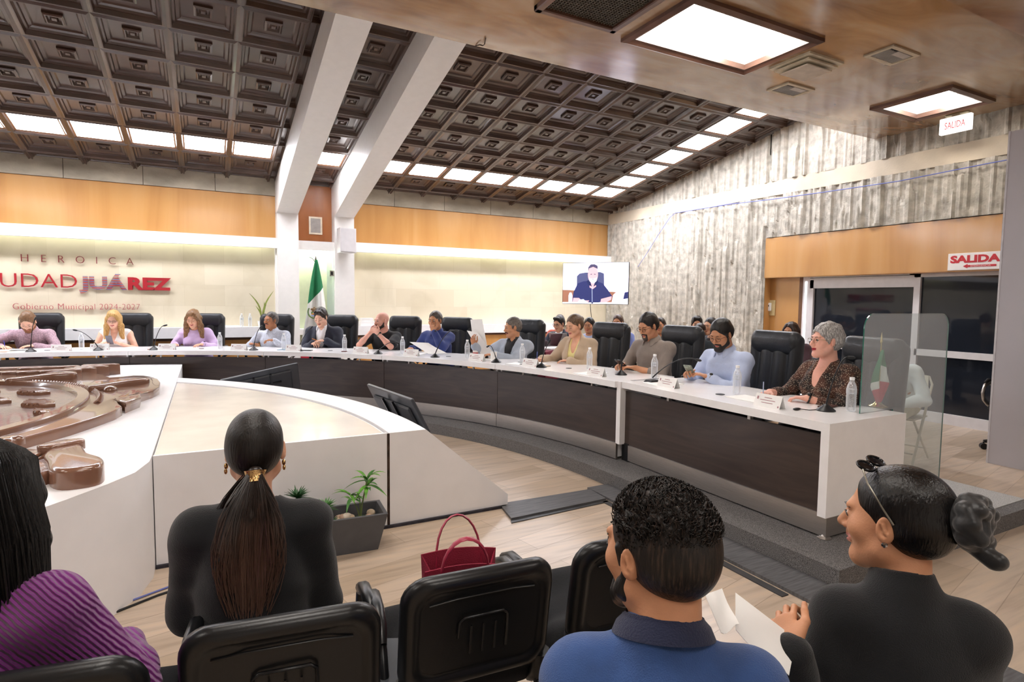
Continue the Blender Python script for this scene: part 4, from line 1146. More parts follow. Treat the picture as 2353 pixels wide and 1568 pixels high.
# ------------------------------------------------------------------ person
def nv(v): v = np.array(v, float); return v/(np.linalg.norm(v)+1e-12)
def rotx(d): c, s_ = math.cos(R(d)), math.sin(R(d)); return np.array([[1, 0, 0], [0, c, -s_], [0, s_, c]])
def roty(d): c, s_ = math.cos(R(d)), math.sin(R(d)); return np.array([[c, 0, s_], [0, 1, 0], [-s_, 0, c]])
def rotz(d): c, s_ = math.cos(R(d)), math.sin(R(d)); return np.array([[c, -s_, 0], [s_, c, 0], [0, 0, 1]])
SKINS = {'fair': '#E9B9A0', 'light': '#DDA88A', 'tan': '#C58E6C', 'brown': '#A97352', 'rosy': '#E0A895'}
def skin_mat(k):
    return mat('skin_'+k, SKINS[k], .48, noise=.05, nscale=14, sss=.12, bump=.08, bscale=220, spec=.4)
def lip_mat(c='#B4665C'): return mat('lips_'+c.strip('#'), c, .4, noise=.03)
def hair_mat(c, c2=None, rough=.38):
    key = 'hair_'+c.strip('#')+(c2.strip('#') if c2 else '')
    if key in MATS: return MATS[key]
    m, nt, b = _new(key); v = coords(nt, (60, 60, 7)); t = N(nt, 'ShaderNodeTexNoise'); t.inputs['Scale'].default_value = 3.5; t.inputs['Detail'].default_value = 5
    nt.links.new(v, t.inputs['Vector']); a = srgb(c); b2 = srgb(c2) if c2 else tuple(x*1.45 for x in a)
    nt.links.new(ramp(nt, t.outputs['Fac'], [(.35, tuple(x*.6 for x in a)), (.5, a), (.68, b2)]), b.inputs['Base Color'])
    b.inputs['Roughness'].default_value = rough; b.inputs['Specular IOR Level'].default_value = .4
    bp = N(nt, 'ShaderNodeBump'); bp.inputs['Strength'].default_value = .5; bp.inputs['Distance'].default_value = .004
    nt.links.new(t.outputs['Fac'], bp.inputs['Height']); nt.links.new(bp.outputs[0], b.inputs['Normal'])
    MATS[key] = m; return m
def cloth(name, c, rough=.85, bump=.25, bscale=160, noise=.05, nscale=8): return mat('cloth_'+name, c, rough, noise=noise, nscale=nscale, bump=bump, bscale=bscale, sheen=.15)

def solve_arm(S, T, l1, l2, hint):
    S, T = np.array(S, float), np.array(T, float); d = T-S; L = np.linalg.norm(d); mx = (l1+l2)*.995
    if L > mx: T = S+d/L*mx; d = T-S; L = mx
    if L < abs(l1-l2)+.02: L = abs(l1-l2)+.02
    u = d/(np.linalg.norm(d)+1e-9); a = (l1*l1-l2*l2+L*L)/(2*L); h = math.sqrt(max(0, l1*l1-a*a))
    hn = np.array(hint, float); hn = hn-u*(hn@u); hn = nv(hn)
    return S+u*a+hn*h, T

def hand_prims(V, Wp, d, n, right, curl, sc, k=.006, fist=False):
    """palm, five separate fingers and a thumb leaving the side of the palm"""
    d = nv(d); n = np.array(n, float); n = nv(n-d*(n@d)); t = np.cross(d, n)*(1 if right else -1)
    Wp = np.array(Wp, float)
    V.cone(Wp-d*.01*sc, Wp+d*.03*sc, .022*sc, .017*sc, .012, (t, 1.35))
    V.cone(Wp+d*.03*sc, Wp+d*.078*sc, .0135*sc, .0125*sc, .012, (t, 2.75))
    bases = [(.030, .088, .070), (.0105, .093, .078), (-.0105, .090, .072), (-.029, .082, .057)]
    tips = []
    for i, (o, f0, L) in enumerate(bases):
        p = Wp+t*o*sc+d*f0*sc-d*.014*sc; c = curl[i] if isinstance(curl, (list, tuple)) else curl
        ang = 0; dd = d+t*o*2.2; dd = nv(dd); r_ = .0085*sc*(.92 if i == 3 else 1)
        for j, (fr, da) in enumerate(((.42+.16, .55), (.32, 1.0), (.26, .7))):
            ang += c*da
            q = dd*math.cos(R(ang))+n*math.sin(R(ang))
            p2 = p+q*L*fr*sc; r2 = r_*.9
            V.cone(p, p2, r_, r2, .003); p = p2; r_ = r2
        tips.append(p)
    p = Wp+t*.022*sc+d*.022*sc
    tc = .5 if not fist else 1.0
    q1 = nv(d*.75+t*.75+n*.25*tc); p2 = p+q1*.045*sc; V.cone(p, p2, .0125*sc, .010*sc, .010)
    q2 = nv(d*.95+t*(.25-.3*tc)+n*.45*tc); p3 = p2+q2*.030*sc; V.cone(p2, p3, .0098*sc, .0085*sc, .003)
    p4 = p3+nv(q2+n*.1)*.024*sc; V.cone(p3, p4, .0085*sc, .007*sc, .003)
    return tips, t

def person(sp):
    """seated figure. local frame: +y forward, +x the person's right, z up from the floor; hips over the origin"""
    s = sp.get('scale', 1.0); fem = sp.get('female', False); fat = sp.get('fat', 1.0)
    root = empty('person', sp['loc'], sp['rz'], sp['label'], 'person')
    hf = sp.get('fine', .0048); hc = sp.get('coarse', .011)
    seat = sp.get('seat', .47)
    lean = sp.get('lean', 12); side = sp.get('side', 0); twist = sp.get('twist', 0)
    Rt = roty(side) @ rotx(-lean) @ rotz(twist)
    ux, uy, uz = Rt[:, 0], Rt[:, 1], Rt[:, 2]
    H = np.array([0, 0, seat+.09*s])
    trunk = .50*s
    NB = H+uz*trunk
    shw = (.165 if fem else .188)*s*sp.get('shw', 1.0)
    def TP(x, y, z): return H+ux*x*s+uy*y*s+uz*z*s
    SR = NB-uz*.068*s+ux*shw-uy*.012*s; SL = NB-uz*.068*s-ux*shw-uy*.012*s
    # head frame
    Rh = rotz(sp.get('hyaw', 0)) @ rotx(-sp.get('hpitch', 0)) @ roty(sp.get('hroll', 0))
    nd = nv(uz*.75+np.array([0, 0, .45])+uy*sp.get('neckfwd', .25))
    HC0 = NB+nd*.075*s
    HC = HC0+Rh @ np.array([0, .012, .085])*s
    hs = s*sp.get('head', 1.0)
    if sp.get('topz') is not None:
        tz_ = max((HC+Rh @ (np.array(q)*hs))[2] for q in ((0, -.02, .136), (0, .04, .125), (0, -.07, .115), (0, -.10, .08)))
        dz = sp['topz']-root.location.z-tz_; 
        if not sp.get('_re'):
            dz = max(-.14, min(.10, dz)); bpy.data.objects.remove(root)
            q = dict(sp); q['seat'] = seat+dz; q['_re'] = True; return person(q)
    if sp.get('headat') is not None:
        c_, s_ = math.cos(R(sp['rz'])), math.sin(R(sp['rz']))
        root.location.x = sp['headat'][0]-(HC[0]*c_-HC[1]*s_); root.location.y = sp['headat'][1]-(HC[0]*s_+HC[1]*c_)
    def hp(x, y, z): return HC+Rh @ (np.array([x, y, z])*hs)
    # arms
    l1, l2 = .285*s, .25*s
    armR, armL = sp.get('R', {}), sp.get('L', {})
    def arm(S, A, sg):
        T = A.get('w', (sg*.12, .36, seat+.29))
        if 'ww' in A:   # wrist given in room coordinates
            c_, s_ = math.cos(R(sp['rz'])), math.sin(R(sp['rz'])); dx, dy = A['ww'][0]-root.location.x, A['ww'][1]-root.location.y
            T = (dx*c_+dy*s_, -dx*s_+dy*c_, A['ww'][2]-root.location.z)
        return solve_arm(S, T, l1, l2, A.get('hint', (sg*.8, -.25, -1)))
    ER, WR = arm(SR, armR, 1); EL, WL = arm(SL, armL, -1)
    hands = []
    for W_, E_, A, sg in ((WR, ER, armR, 1), (WL, EL, armL, -1)):
        d = A.get('d'); d = nv(W_-E_) if d is None else nv(d)
        hands.append((W_, d, A.get('n', (0, 0, -1)), sg > 0, A.get('curl', 22)))
    # grid
    pts = [H, NB, SR, SL, ER, EL, WR, WL, HC]
    lo = np.min(pts, 0)-np.array([.24, .24, .0]); hi = np.max(pts, 0)+np.array([.24, .24, .2])
    lo[2] = 0.0; hi[1] = max(hi[1], .74); lo[0] = min(lo[0], -.3); hi[0] = max(hi[0], .3)
    hb = .16*hs
    fx = [(HC[0]-hb*.75, HC[0]+hb*.75, hf)]; fy = [(HC[1]-hb, HC[1]+hb, hf)]; fz = [(HC[2]-hb*.95, HC[2]+hb*.95, hf)]
    if not sp.get('nohands'):
        for W_, d, n_, r_, c_ in hands:
            c = W_+d*.09*s; q = .085*s
            fx.append((c[0]-q, c[0]+q, hf)); fy.append((c[1]-q, c[1]+q, hf)); fz.append((c[2]-q*.8, c[2]+q*.8, hf))
    V = Vol(lo, hi, hc, (fx, fy, fz))
    # --- torso
    g = fat
    def torso(V, e=0.0, k=.05, belly=True):
        V.ell(TP(0, -.005, .02), (.165*s*g+e, .125*s*g+e, .12*s+e), Rt, k)
        V.cone(TP(0, .0, .02), TP(0, .0, .25), .108*s*g+e, .105*s*g+e, k, (ux, 1.32))
        V.ell(TP(0, .005, .33), ((.150 if fem else .170)*s*(g*.5+.5)+e, .115*s*(g*.5+.5)+e, .165*s+e), Rt, k)
        V.cone(SR-ux*.05*s, SL+ux*.05*s, .050*s+e, .050*s+e, k)
        V.cone(NB-uz*.022*s, SR-ux*.03*s+uz*.008*s, .044*s+e*.8, .034*s+e*.8, .03); V.cone(NB-uz*.022*s, SL+ux*.03*s+uz*.008*s, .044*s+e*.8, .034*s+e*.8, .03)
        if fem:
            for q in (-1, 1): V.ell(TP(q*.075, .085, .315), (.068*s+e, .062*s+e, .066*s+e), Rt, .04)
        elif belly and g > 1.05: V.ell(TP(0, .06*g, .12), (.13*s*g+e, .11*s*g+e, .13*s+e), Rt, .06)
    def upper_arm(V, S, E_, e=0.0, f=1.0, k=.03):
        sg = 1
        V.ell(S-np.array([0,0,.008])*s, (.050*s*(g*.4+.6)+e*.8,)*3, None, .03)
        V.cone(S, S+(E_-S)*f, .047*s*(g*.4+.6)+e, (.047+(.038-.047)*f)*s*(g*.3+.7)+e, k)
    def fore(V, E_, W_, e=0.0, f=1.0, k=.025):
        V.cone(E_, E_+(W_-E_)*min(f, .35), .036*s+e*.8, .038*s+e*.8, k*.6)
        V.cone(E_+(W_-E_)*.3, E_+(W_-E_)*f, .038*s+e*.8, (.038+(.025-.038)*f)*s+e*.8, k, None)
    def legs(V, e=0.0, k=.04, feet=True):
        for q in (-1, 1):
            hip = np.array([q*.088*s, .0, seat+.075*s]); knee = np.array([q*sp.get('knee', .12), .41*s, seat+.045*s]); ank = np.array([q*.125, .40*s+sp.get('ankle', 0), .095])
            V.cone(hip, knee, .083*s*(g*.5+.5)+e, .058*s+e, k); V.cone(knee, ank, .053*s+e, .036*s+e, .03)
            if feet: V.cone(ank+np.array([0, 0, -.03]), ank+np.array([q*.01, .13, -.06]), .036, .03, .02)
    torso(V); legs(V)
    for S, E_, W_ in ((SR, ER, WR), (SL, EL, WL)): upper_arm(V, S, E_); fore(V, E_, W_)
    # neck
    nr = (.050 if fem else .060)*s*sp.get('neck', 1.0)
    V.cone(NB-uz*.03*s-uy*.01*s, hp(0, -.025, -.045), nr*1.08, nr*.95, .03)
    # --- head
    jw = sp.get('jaw', 1.0)
    V.ell(hp(0, -.018, .038), (.0765*hs, .096*hs, .084*hs), Rh, .03)
    V.ell(hp(0, .022, -.022), (.064*hs*jw, .070*hs, .092*hs), Rh, .03)
    for q in (-1, 1):
        V.cone(hp(q*.052*jw, .012, -.058), hp(q*.012, .066, -.098), .021*hs, .019*hs, .03)
        V.ell(hp(q*.040, .058, -.018), (.026*hs,)*3, None, .025)
    V.ell(hp(0, .070, -.098), (.022*hs, .019*hs, .018*hs), Rh, .02)
    V.cone(hp(-.038, .080, .030), hp(.038, .080, .030), .0095*hs, .0095*hs, .014)
    for q in (-1, 1): V.ell(hp(q*.031, .101, .008), (.019*hs, .017*hs, .013*hs), Rh, .010, 'sub')
    for q in (-1, 1): V.ell(hp(q*.031, .0765, .008), (.0155*hs, .0135*hs, .0125*hs), Rh, .005)
    V.cone(hp(0, .086, .018), hp(0, .110, -.024), .0070*hs, .0125*hs, .012)
    for q in (-1, 1): V.ell(hp(q*.013, .097, -.029), (.0085*hs, .010*hs, .0075*hs), Rh, .006)
    V.cone(hp(0, .094, -.036), hp(0, .096, -.046), .007*hs, .007*hs, .008)
    for q in (-1, 1): V.cone(hp(0, .096, -.0545), hp(q*.021, .085, -.0575), .0062*hs, .0035*hs, .004); V.cone(hp(0, .094, -.0655), hp(q*.018, .085, -.0635), .0068*hs, .004*hs, .004)
    V.cone(hp(-.019, .0975, -.0603), hp(.019, .0975, -.0603), .0022*hs, .0022*hs, .003, None, 'sub')
    for q in (-1, 1):
        V.ell(hp(q*.080, -.004, -.001), (.0105*hs, .0190*hs, .0310*hs), Rh @ rotz(q*-24), .005)
        V.ell(hp(q*.0915, -.003, .004), (.0090*hs, .0125*hs, .0215*hs), Rh @ rotz(q*-24), .003, 'sub'); V.cone(hp(q*.086, .000, .014), hp(q*.086, -.006, -.008), .0030*hs, .0035*hs, .003); V.ell(hp(q*.081, .009, -.004), (.0045*hs, .0040*hs, .0055*hs), Rh, .003)
    if not sp.get('nohands'):
        for W_, d, n_, r_, c_ in hands: hand_prims(V, W_, d, n_, r_, c_, s*(.93 if fem else 1.0))
    P, Fq = V.mesh()
    C_ = P[Fq].mean(1); loc = (C_-HC) @ Rh/hs
    lip = (np.abs(loc[:, 0]) < .023) & (loc[:, 1] > .078) & (loc[:, 2] < -.0505+.0*loc[:, 0]) & (loc[:, 2] > -.071+np.abs(loc[:, 0])*.35)
    mi_ = lip.astype(int)
    vmesh('body', P, Fq, [skin_mat(sp.get('skin', 'light')), lip_mat(sp.get('lips', '#B4665C'))], root, mi_)
    # --- eyes and brows
    if not sp.get('noface'):
        mb = MB(); dn = sp.get('lookdown', sp.get('hpitch', 0) > 14)
        for q in (-1, 1):
            if not dn:
                c = hp(q*.031, .0785, .0075); mb.mi(0).ball(c, .0128*hs, 12, 8)
                g_ = nv(Rh @ np.array([sp.get('gaze', 0), 1, -.05])); mb.mi(1).ball(tuple(c+g_*.0075*hs), .0072*hs, 10, 7)
            a, b_, c = hp(q*.017, .0895, .0045), hp(q*.031, .0935, .003 if dn else .0125), hp(q*.046, .0840, .0045)
            mb.mi(1).tube([a, b_, c], [.0012*hs, .0022*hs, .0012*hs], 6)
        mb.build('eyes', [mat('eye_white', '#E6E0DC', .2, noise=0), mat('iris_dark', '#1E1410', .2, noise=0)], root, smooth=60)
        mb = MB(); bw = sp.get('brow', .0040)
        for q in (-1, 1):
            mb.tube([hp(q*.014, .0925, .0255), hp(q*.030, .0925, .0315), hp(q*.050, .0780, .0265)], [bw*.8*hs, bw*hs, bw*.35*hs], 8, True, .6)
        mb.build('eyebrows', hair_mat(sp.get('browc', sp.get('hair', {}).get('c', '#2A201C'))), root, smooth=60)
    hair(sp, root, HC, Rh, hs, hf, hp, NB, uy, uz, ux, s)
    # --- clothes
    top = sp.get('top')
    rng = random.Random(sp.get('seed', 1))
    def clothgrid():
        return Vol(lo-np.array([.03, .03, 0]), hi+np.array([.03, .03, 0]), sp.get('cg', .0085), ([], [], []))
    def neckcut(V, kind, e=.0):
        if kind == 'crew': V.ell(NB+uz*.045*s+uy*.012*s, (.078*s, .082*s, .060*s), Rt, .008, 'sub')
        elif kind == 'v':
            V.ell(NB+uz*.05*s+uy*.01*s, (.080*s, .085*s, .058*s), Rt, .006, 'sub')
            V.cone(NB+uz*.03*s+uy*.07*s, NB-uz*.18*s+uy*.17*s, .070*s, .012*s, .006, None, 'sub')
        elif kind == 'smallv':
            V.ell(NB+uz*.05*s+uy*.01*s, (.074*s, .078*s, .054*s), Rt, .006, 'sub')
            V.cone(NB+uz*.02*s+uy*.08*s, NB-uz*.07*s+uy*.125*s, .040*s, .006*s, .006, None, 'sub')
        elif kind == 'collar':
            V.ell(NB+uz*.055*s+uy*.01*s, (.070*s, .075*s, .052*s), Rt, .006, 'sub')
            V.cone(NB+uz*.01*s+uy*.09*s, NB-uz*.05*s+uy*.12*s, .030*s, .004*s, .006, None, 'sub')
    for i, t in enumerate(top if isinstance(top, list) else [top]):
        if not t: continue
        V = clothgrid(); e = t.get('e', .012)
        torso(V, e)
        V.cone(NB-uz*.05*s-uy*.006*s, NB+uz*.004*s-uy*.004*s, nr*1.06+e+.004, nr*1.0+e+.002, .03)
        sl = t.get('sleeve', 'long'); lf = t.get('loose', .006)
        for S, E_, W_ in ((SR, ER, WR), (SL, EL, WL)):
            if sl == 'none': V.ell(S-nv(S-NB)*.015*s, (.05*s+e*.5,)*3, None, .03); V.cone(S+nv(S-NB)*.045*s, S+(E_-S)*.6+nv(S-NB)*.05*s, .03*s, .075*s, .01, None, 'sub') if False else None
            elif sl == 'short': upper_arm(V, S, E_, e+lf, .72); V.cone(S+(E_-S)*.3, S+(E_-S)*.74, .052*s+e, .060*s+e, .02)
            elif sl == 'elbow': upper_arm(V, S, E_, e+lf, 1.0); fore(V, E_, W_, e+lf, .35)
            elif sl == 'three': upper_arm(V, S, E_, e+lf, 1.0); fore(V, E_, W_, e+lf+.004, .62)
            else: upper_arm(V, S, E_, e+lf, 1.0); fore(V, E_, W_, e+lf, .97)
        # hem
        V.plane(TP(0, 0, -.10), -uz, .01)
        if t.get('ribbed'):
            V.noise(.0035, (4, 4, 210))
        V.noise(t.get('fold', .004), (31, 27, 24), ph=rng.random()*6); V.noise(t.get('fold', .004)*.7, (14, 17, 47), ph=rng.random()*6)
        if t.get('neck') == 'turtle':
            V.cone(NB-uz*.03*s-uy*.008*s, NB+(HC0-NB)*.85-uy*.006*s, nr*1.12+.010, nr*1.0+.010, .02)
            V.plane(NB+nd*.052*s, nd, .004, lo=NB-np.array([.09, .09, -.02]), hi=NB+np.array([.09, .1, .2]))
        else: neckcut(V, t.get('neck', 'crew'))
        if t.get('open'):   # jacket: open front wedge
            o_ = t['open']
            V.cone(NB+uz*.06*s+uy*.05*s, NB-uz*.30*s+uy*.20*s, .078*s*o_, .035*s*o_, .006, None, 'sub')
            V.cone(NB-uz*.30*s+uy*.20*s, NB-uz*.5*s+uy*.22*s, .035*s*o_, .045*s*o_, .006, None, 'sub')
        P, Fq = V.mesh()
        ms = [t['m']]; mi_ = None
        vmesh(t.get('name', 'shirt'), P, Fq, ms, root)
        if t.get('collar'): collar(root, NB-uy*.006*s+nd*.008, ux, uy, uz, s, t['collar'], t.get('cm', t['m']), nr)
    # trousers + shoes
    V = Vol([-.3, -.22, .02], [.3, .74, seat+.22], .013)
    V.ell(TP(0, -.005, .0), (.17*s*g+.01, .13*s*g+.01, .10*s), Rt, .03)
    for q in (-1, 1):
        hip = np.array([q*.088*s, .0, seat+.075*s]); knee = np.array([q*sp.get('knee', .12), .41*s, seat+.045*s]); ank = np.array([q*.125, .40*s+sp.get('ankle', 0), .095])
        V.cone(hip, knee, .083*s*(g*.5+.5)+.012, .060*s+.012, .04); V.cone(knee, ank, .060*s+.008, .05*s+.012, .03)
    P, Fq = V.mesh(); vmesh('trousers', P, Fq, sp.get('pants', cloth('dark_trousers', '#22242B')), root)
    mb = MB()
    for q in (-1, 1):
        ay = .40*s+sp.get('ankle', 0)
        mb.tube([(q*.125, ay-.06, .055), (q*.125, ay, .06), (q*.132, ay+.08, .048), (q*.138, ay+.16, .036), (q*.14, ay+.20, .028)], [.030, .044, .044, .038, .02], 10)
    mb.build('shoes', sp.get('shoes', mat('shoe_black', '#141416', .35)), root, smooth=60)
    if sp.get('glasses'): glasses(root, hp, hs, sp['glasses'])
    if sp.get('watch'):
        for who, c in sp['watch'].items():
            W_, E_ = (WR, ER) if who == 'R' else (WL, EL); d = nv(E_-W_); p = W_+d*.012
            q1 = nv(np.cross(d, [0, 0, 1])); q2 = np.cross(d, q1); ring = [tuple(p+(q1*math.cos(a)+q2*math.sin(a))*.031*s) for a in np.linspace(0, 2*PI, 17)]
            mb = MB().tube(ring, .0065, 6, False); 
            up = np.array([0, 0, 1.]); up = nv(up-d*(up@d)); out = nv(up+np.array([0, .3, 0]))
            mb.mi(1).ball(tuple(p+out*.034*s), (.017, .017, .014), 10, 6)
            mb.build('wristwatch', [mat('watch_'+c.strip('#'), c, .3, .2), M_blackgloss], root, smooth=60)
    root['_'] = 0; del root['_']
    return root, dict(HC=HC, Rh=Rh, hp=hp, hs=hs, WR=WR, WL=WL, NB=NB, ux=ux, uy=uy, uz=uz, hands=hands, s=s)

def collar(root, NB, ux, uy, uz, s, kind, m, nr=.06):
    """folded shirt collar with two points at the front"""
    n = 26; inner, mid_, outer = [], [], []
    gap = {'shirt': 28, 'polo': 24, 'open': 42}[kind]
    for i in range(n+1):
        a = R(gap+(360-2*gap)*i/n); c, s_ = math.cos(a), math.sin(a); fr = (c+1)/2
        rx = nr*1.04+.009
        base = NB+uy*(.008*s)+uz*(.028*s-.030*s*fr)
        dr = ux*s_+uy*c
        inner.append(base+dr*(rx-.002)-uz*.012*s)
        mid_.append(base+dr*(rx-.004)+uz*.026*s)
        pt = max(0, (fr-.72)/.28)
        outer.append(base+dr*(rx+.017*s+.02*pt*s)-uz*(.012+.035*pt)*s)
    MB().sheet([inner, mid_, [a*.5+b_*.5+(a-NB)*.03 for a, b_ in zip(mid_, outer)], outer], .005).build('collar', m, root, smooth=60)
def glasses(root, hp, hs, c):
    mb = MB()
    for q in (-1, 1):
        cx_ = q*.0325
        ring = [hp(cx_+.0235*math.cos(a), .106-.004*abs(math.cos(a)), .004+.0175*math.sin(a)) for a in np.linspace(0, 2*PI, 17)]
        mb.tube(ring, .0016*hs if c != 'thin' else .0010*hs, 6, False)
        mb.tube([hp(q*.056, .102, .012), hp(q*.076, .06, .012), hp(q*.082, .0, .010), hp(q*.080, -.015, .0)], .0016*hs, 6)
    mb.tube([hp(-.0095, .108, .009), hp(0, .110, .012), hp(.0095, .108, .009)], .0014*hs, 6)
    mb.build('glasses', mat('glasses_'+c, {'black': '#17171A', 'thin': '#8C7A5E', 'silver': '#A8A49E', 'brown': '#4A342A'}[c], .3), root, smooth=60)

def hair(sp, root, HC, Rh, hs, hf, hp, NB, uy, uz, ux, s):
    h = sp.get('hair');
    if not h: return
    m = hair_mat(h['c'], h.get('c2'), h.get('rough', .4)); st = h['style']
    ext = h.get('ext', .42 if st in ('long', 'wavy') else .2)
    lo = HC-np.array([.19, .20, ext])*hs; hi = HC+np.array([.19, .20, .19])*hs
    f = h.get('res', hf*1.15)
    if st != 'bald':
        V = Vol(lo, hi, f)
        up = h.get('up', .012)
        V.ell(hp(0, -.022, .042), ((.0785+up*.45)*hs, (.098+up*.6)*hs, (.084+up)*hs), Rh, .02)
        V.ell(hp(0, -.045, .0), ((.073+up*.4)*hs, (.072+up*.5)*hs, (.075)*hs), Rh, .03)
        if h.get('quiff'): V.cone(hp(-.03, .062, .105), hp(.035, .060, .108), .022*hs, .024*hs, .03)
        # hairline: forehead down past the ears to the nape
        hl = h.get('line', 0.0)
        V.ell(hp(0, .098, -.008+hl), (.064*hs, .074*hs, .088*hs), Rh, .012, 'sub')
        for q in (-1, 1): V.ell(hp(q*.07, .075, -.060), (.045*hs, .062*hs, .070*hs), Rh, .008, 'sub')
        V.plane(hp(0, .030, -.018), Rh @ nv([0, .75, -1.0]), .006)
        if st in ('short', 'curly', 'slick'):
            V.plane(hp(0, -.06, -.072), Rh @ np.array([0, -.15, -1.0]), .010)
            for q in (-1, 1): V.ell(hp(q*.092, .004, -.004), (.020*hs, .026*hs, .034*hs), Rh, .006, 'sub')
            if st != 'slick' or sp.get('female') is not True:
                for q in (-1, 1): V.cone(hp(q*.073, .028, .02), hp(q*.070, .026, -.012), .0085*hs, .006*hs, .006)
        if st in ('long', 'wavy'):
            L = h.get('len', .30); fwd = h.get('fwd', .03); wd = h.get('wd', 1.0)
            for q in (-1, 1):
                a = hp(q*.070*wd, .015, .03); b_ = hp(q*.088*wd, .020, -.09); c = NB+ux*q*.10*wd*s+uy*(.055+fwd)*s-uz*(L-.20)*s
                V.cone(a, b_, .026*hs, .032*hs, .02, (Rh[:, 1], 1.5)); V.cone(b_, c, .033*hs, .026*hs, .02, (ux, 1.25))
                V.cone(hp(q*.035, .045, .095), hp(q*.076*wd, .052, .01), .022*hs, .018*hs, .02)
            V.cone(hp(0, -.06, .0), NB-uy*.075*s-uz*(L-.22)*s, .07*hs, .055*hs, .03, (ux, 1.4))
            V.noise(h.get('nz', .004), (95, 80, 16), ph=1.0)
            if st == 'wavy': V.noise(.007, (38, 36, 52), ph=2.0)
        if st == 'curly': V.noise(.0035, (130, 120, 130), ph=.5, lo=hp(0, 0, .075)-.13*np.array([1, 1, 0]), hi=hp(0, 0, .2)+.13)
        elif st == 'short': V.noise(h.get('mess', .0025), (120, 50, 90), ph=.8); V.noise(.003, (45, 40, 30), ph=2.8)
        if st == 'bun': 
            V.plane(hp(0, -.06, -.070), Rh @ np.array([0, -.15, -1.0]), .010)
            for q in (-1, 1): V.ell(hp(q*.092, .004, -.004), (.020*hs, .024*hs, .034*hs), Rh, .006, 'sub')
            if h.get('knot', True): V.ell(hp(0, -.125, .045), (.034*hs, .03*hs, .034*hs), Rh, .01)
        P, Fq = V.mesh(); vmesh('hair', P, Fq, m, root)
    if st == 'bald' or h.get('beard'):
        bd = h.get('beard', 'full')
        V = Vol(HC-np.array([.12, .12, .16])*hs, HC+np.array([.12, .15, .06])*hs, f*.8)
        if bd in ('full', 'goatee'):
            if bd == 'full':
                for q in (-1, 1):
                    V.cone(hp(q*.066, .016, -.022), hp(q*.056, .026, -.062), .010*hs, .020*hs, .015); V.cone(hp(q*.056, .026, -.062), hp(q*.015, .074, -.100), .022*hs, .024*hs, .015)
            V.ell(hp(0, .076, -.102), (.030*hs, .024*hs, .024*hs), Rh, .02)
            for q in (-1, 1): V.cone(hp(q*.027, .078, -.055), hp(q*.022, .080, -.09), .0085*hs, .010*hs, .01)
        for q in (-1, 1): V.cone(hp(0, .1025, -.0445), hp(q*.027, .084, -.055), .0068*hs, .0060*hs, .006)
        V.ell(hp(0, .105, -.0600), (.019*hs, .022*hs, .0105*hs), Rh, .004, 'sub')
        V.noise(.001, (150, 150, 150))
        P, Fq = V.mesh()
        if len(P): vmesh('beard' if bd != 'mustache' else 'mustache', P, Fq, hair_mat(h.get('bc', h['c'])), root)

# ================================================================== CHAIRS
M_leather = mat('black_leather', '#2B2D31', .42, noise=.05, nscale=5, bump=.12, bscale=60, coat=.05)
M_pvc = mat('visitor_chair_black', '#141517', .32, noise=.03, bump=.04, bscale=300)
M_fab = mat('visitor_chair_fabric', '#16171A', .9, noise=.08, bump=.3, bscale=400)
def exec_chair(loc, rz, label):
    if 'exec' in CH: return dup(CH['exec'], loc, rz, label)
    root = empty('executive_chair', loc, rz, label, 'chair', 'black executive chairs at the council desk')
    V = Vol([-.36, -.5, .52], [.36, -.05, 1.28], .013)
    V.cone((-.185, -.30, 1.08), (.185, -.30, 1.08), .075, .075, .03, ((0, 0, 1), 1.55))
    V.noise(.0012, (60, 30, 16))
    V.plane((0, -.33, 1.185), (0, -.05, 1), .03)
    P, Fq = V.mesh(); vmesh('headrest', P, Fq, M_leather, root)
    V = Vol([-.36, -.5, .45], [.36, -.05, 1.28], .013)
    for x_ in (-.07, .07): V.cone((x_, -.262, .62), (x_, -.29, .98), .052, .050, .02, ((1, 0, 0), 1.35))
    for q in (-1, 1): V.cone((q*.205, -.285, .58), (q*.215, -.315, 1.10), .050, .052, .03, ((0, 1, 0), 1.3))
    V.cone((-.17, -.33, .62), (-.18, -.35, 1.06), .04, .04, .05); V.cone((.17, -.33, .62), (.18, -.35, 1.06), .04, .04, .05); V.cone((0, -.33, .62), (0, -.35, 1.06), .05, .05, .06, ((1, 0, 0), 3.2))
    P, Fq = V.mesh(); vmesh('backrest', P, Fq, M_leather, root)
    V = Vol([-.36, -.32, .33], [.36, .34, .56], .014)
    for q in (-.16, -.05, .05, .16): V.cone((q, -.2, .445), (q, .2, .445), .058, .062, .03, ((1, 0, 0), 1.2))
    V.cone((-.16, .2, .43), (.16, .2, .43), .06, .06, .03)
    P, Fq = V.mesh(); vmesh('seat', P, Fq, M_leather, root)
    for q in (-1, 1):
        mb = MB(); mb.tube([(q*.22, -.26, .48), (q*.30, -.26, .55), (q*.315, -.22, .64), (q*.315, .0, .665), (q*.31, .12, .65), (q*.30, .12, .50), (q*.22, .08, .42)], .02, 8)
        mb.box((q*.315, -.06, .675), (.06, .28, .035), 0, .015); mb.build('armrest', M_pvc, root, smooth=50)
    MB().cyl((0, 0, .12), (0, 0, .40), .028).cyl((0, 0, .36), (0, 0, .40), .09).build('gas_lift', M_black, root)
    for k in range(5):
        a = R(72*k+18); c, s_ = math.cos(a), math.sin(a)
        lg = MB().tube([(0, 0, .13), (c*.16, s_*.16, .115), (c*.30, s_*.30, .085)], [.03, .024, .018], 8).build('leg', M_black, root, smooth=50)
        MB().cyl((c*.30-s_*.022, s_*.30+c*.022, .03), (c*.30+s_*.022, s_*.30-c*.022, .03), .03, n=12).cyl((c*.30, s_*.30, .03), (c*.30, s_*.30, .08), .008).build('caster', M_black, lg)
    CH['exec'] = root; return root
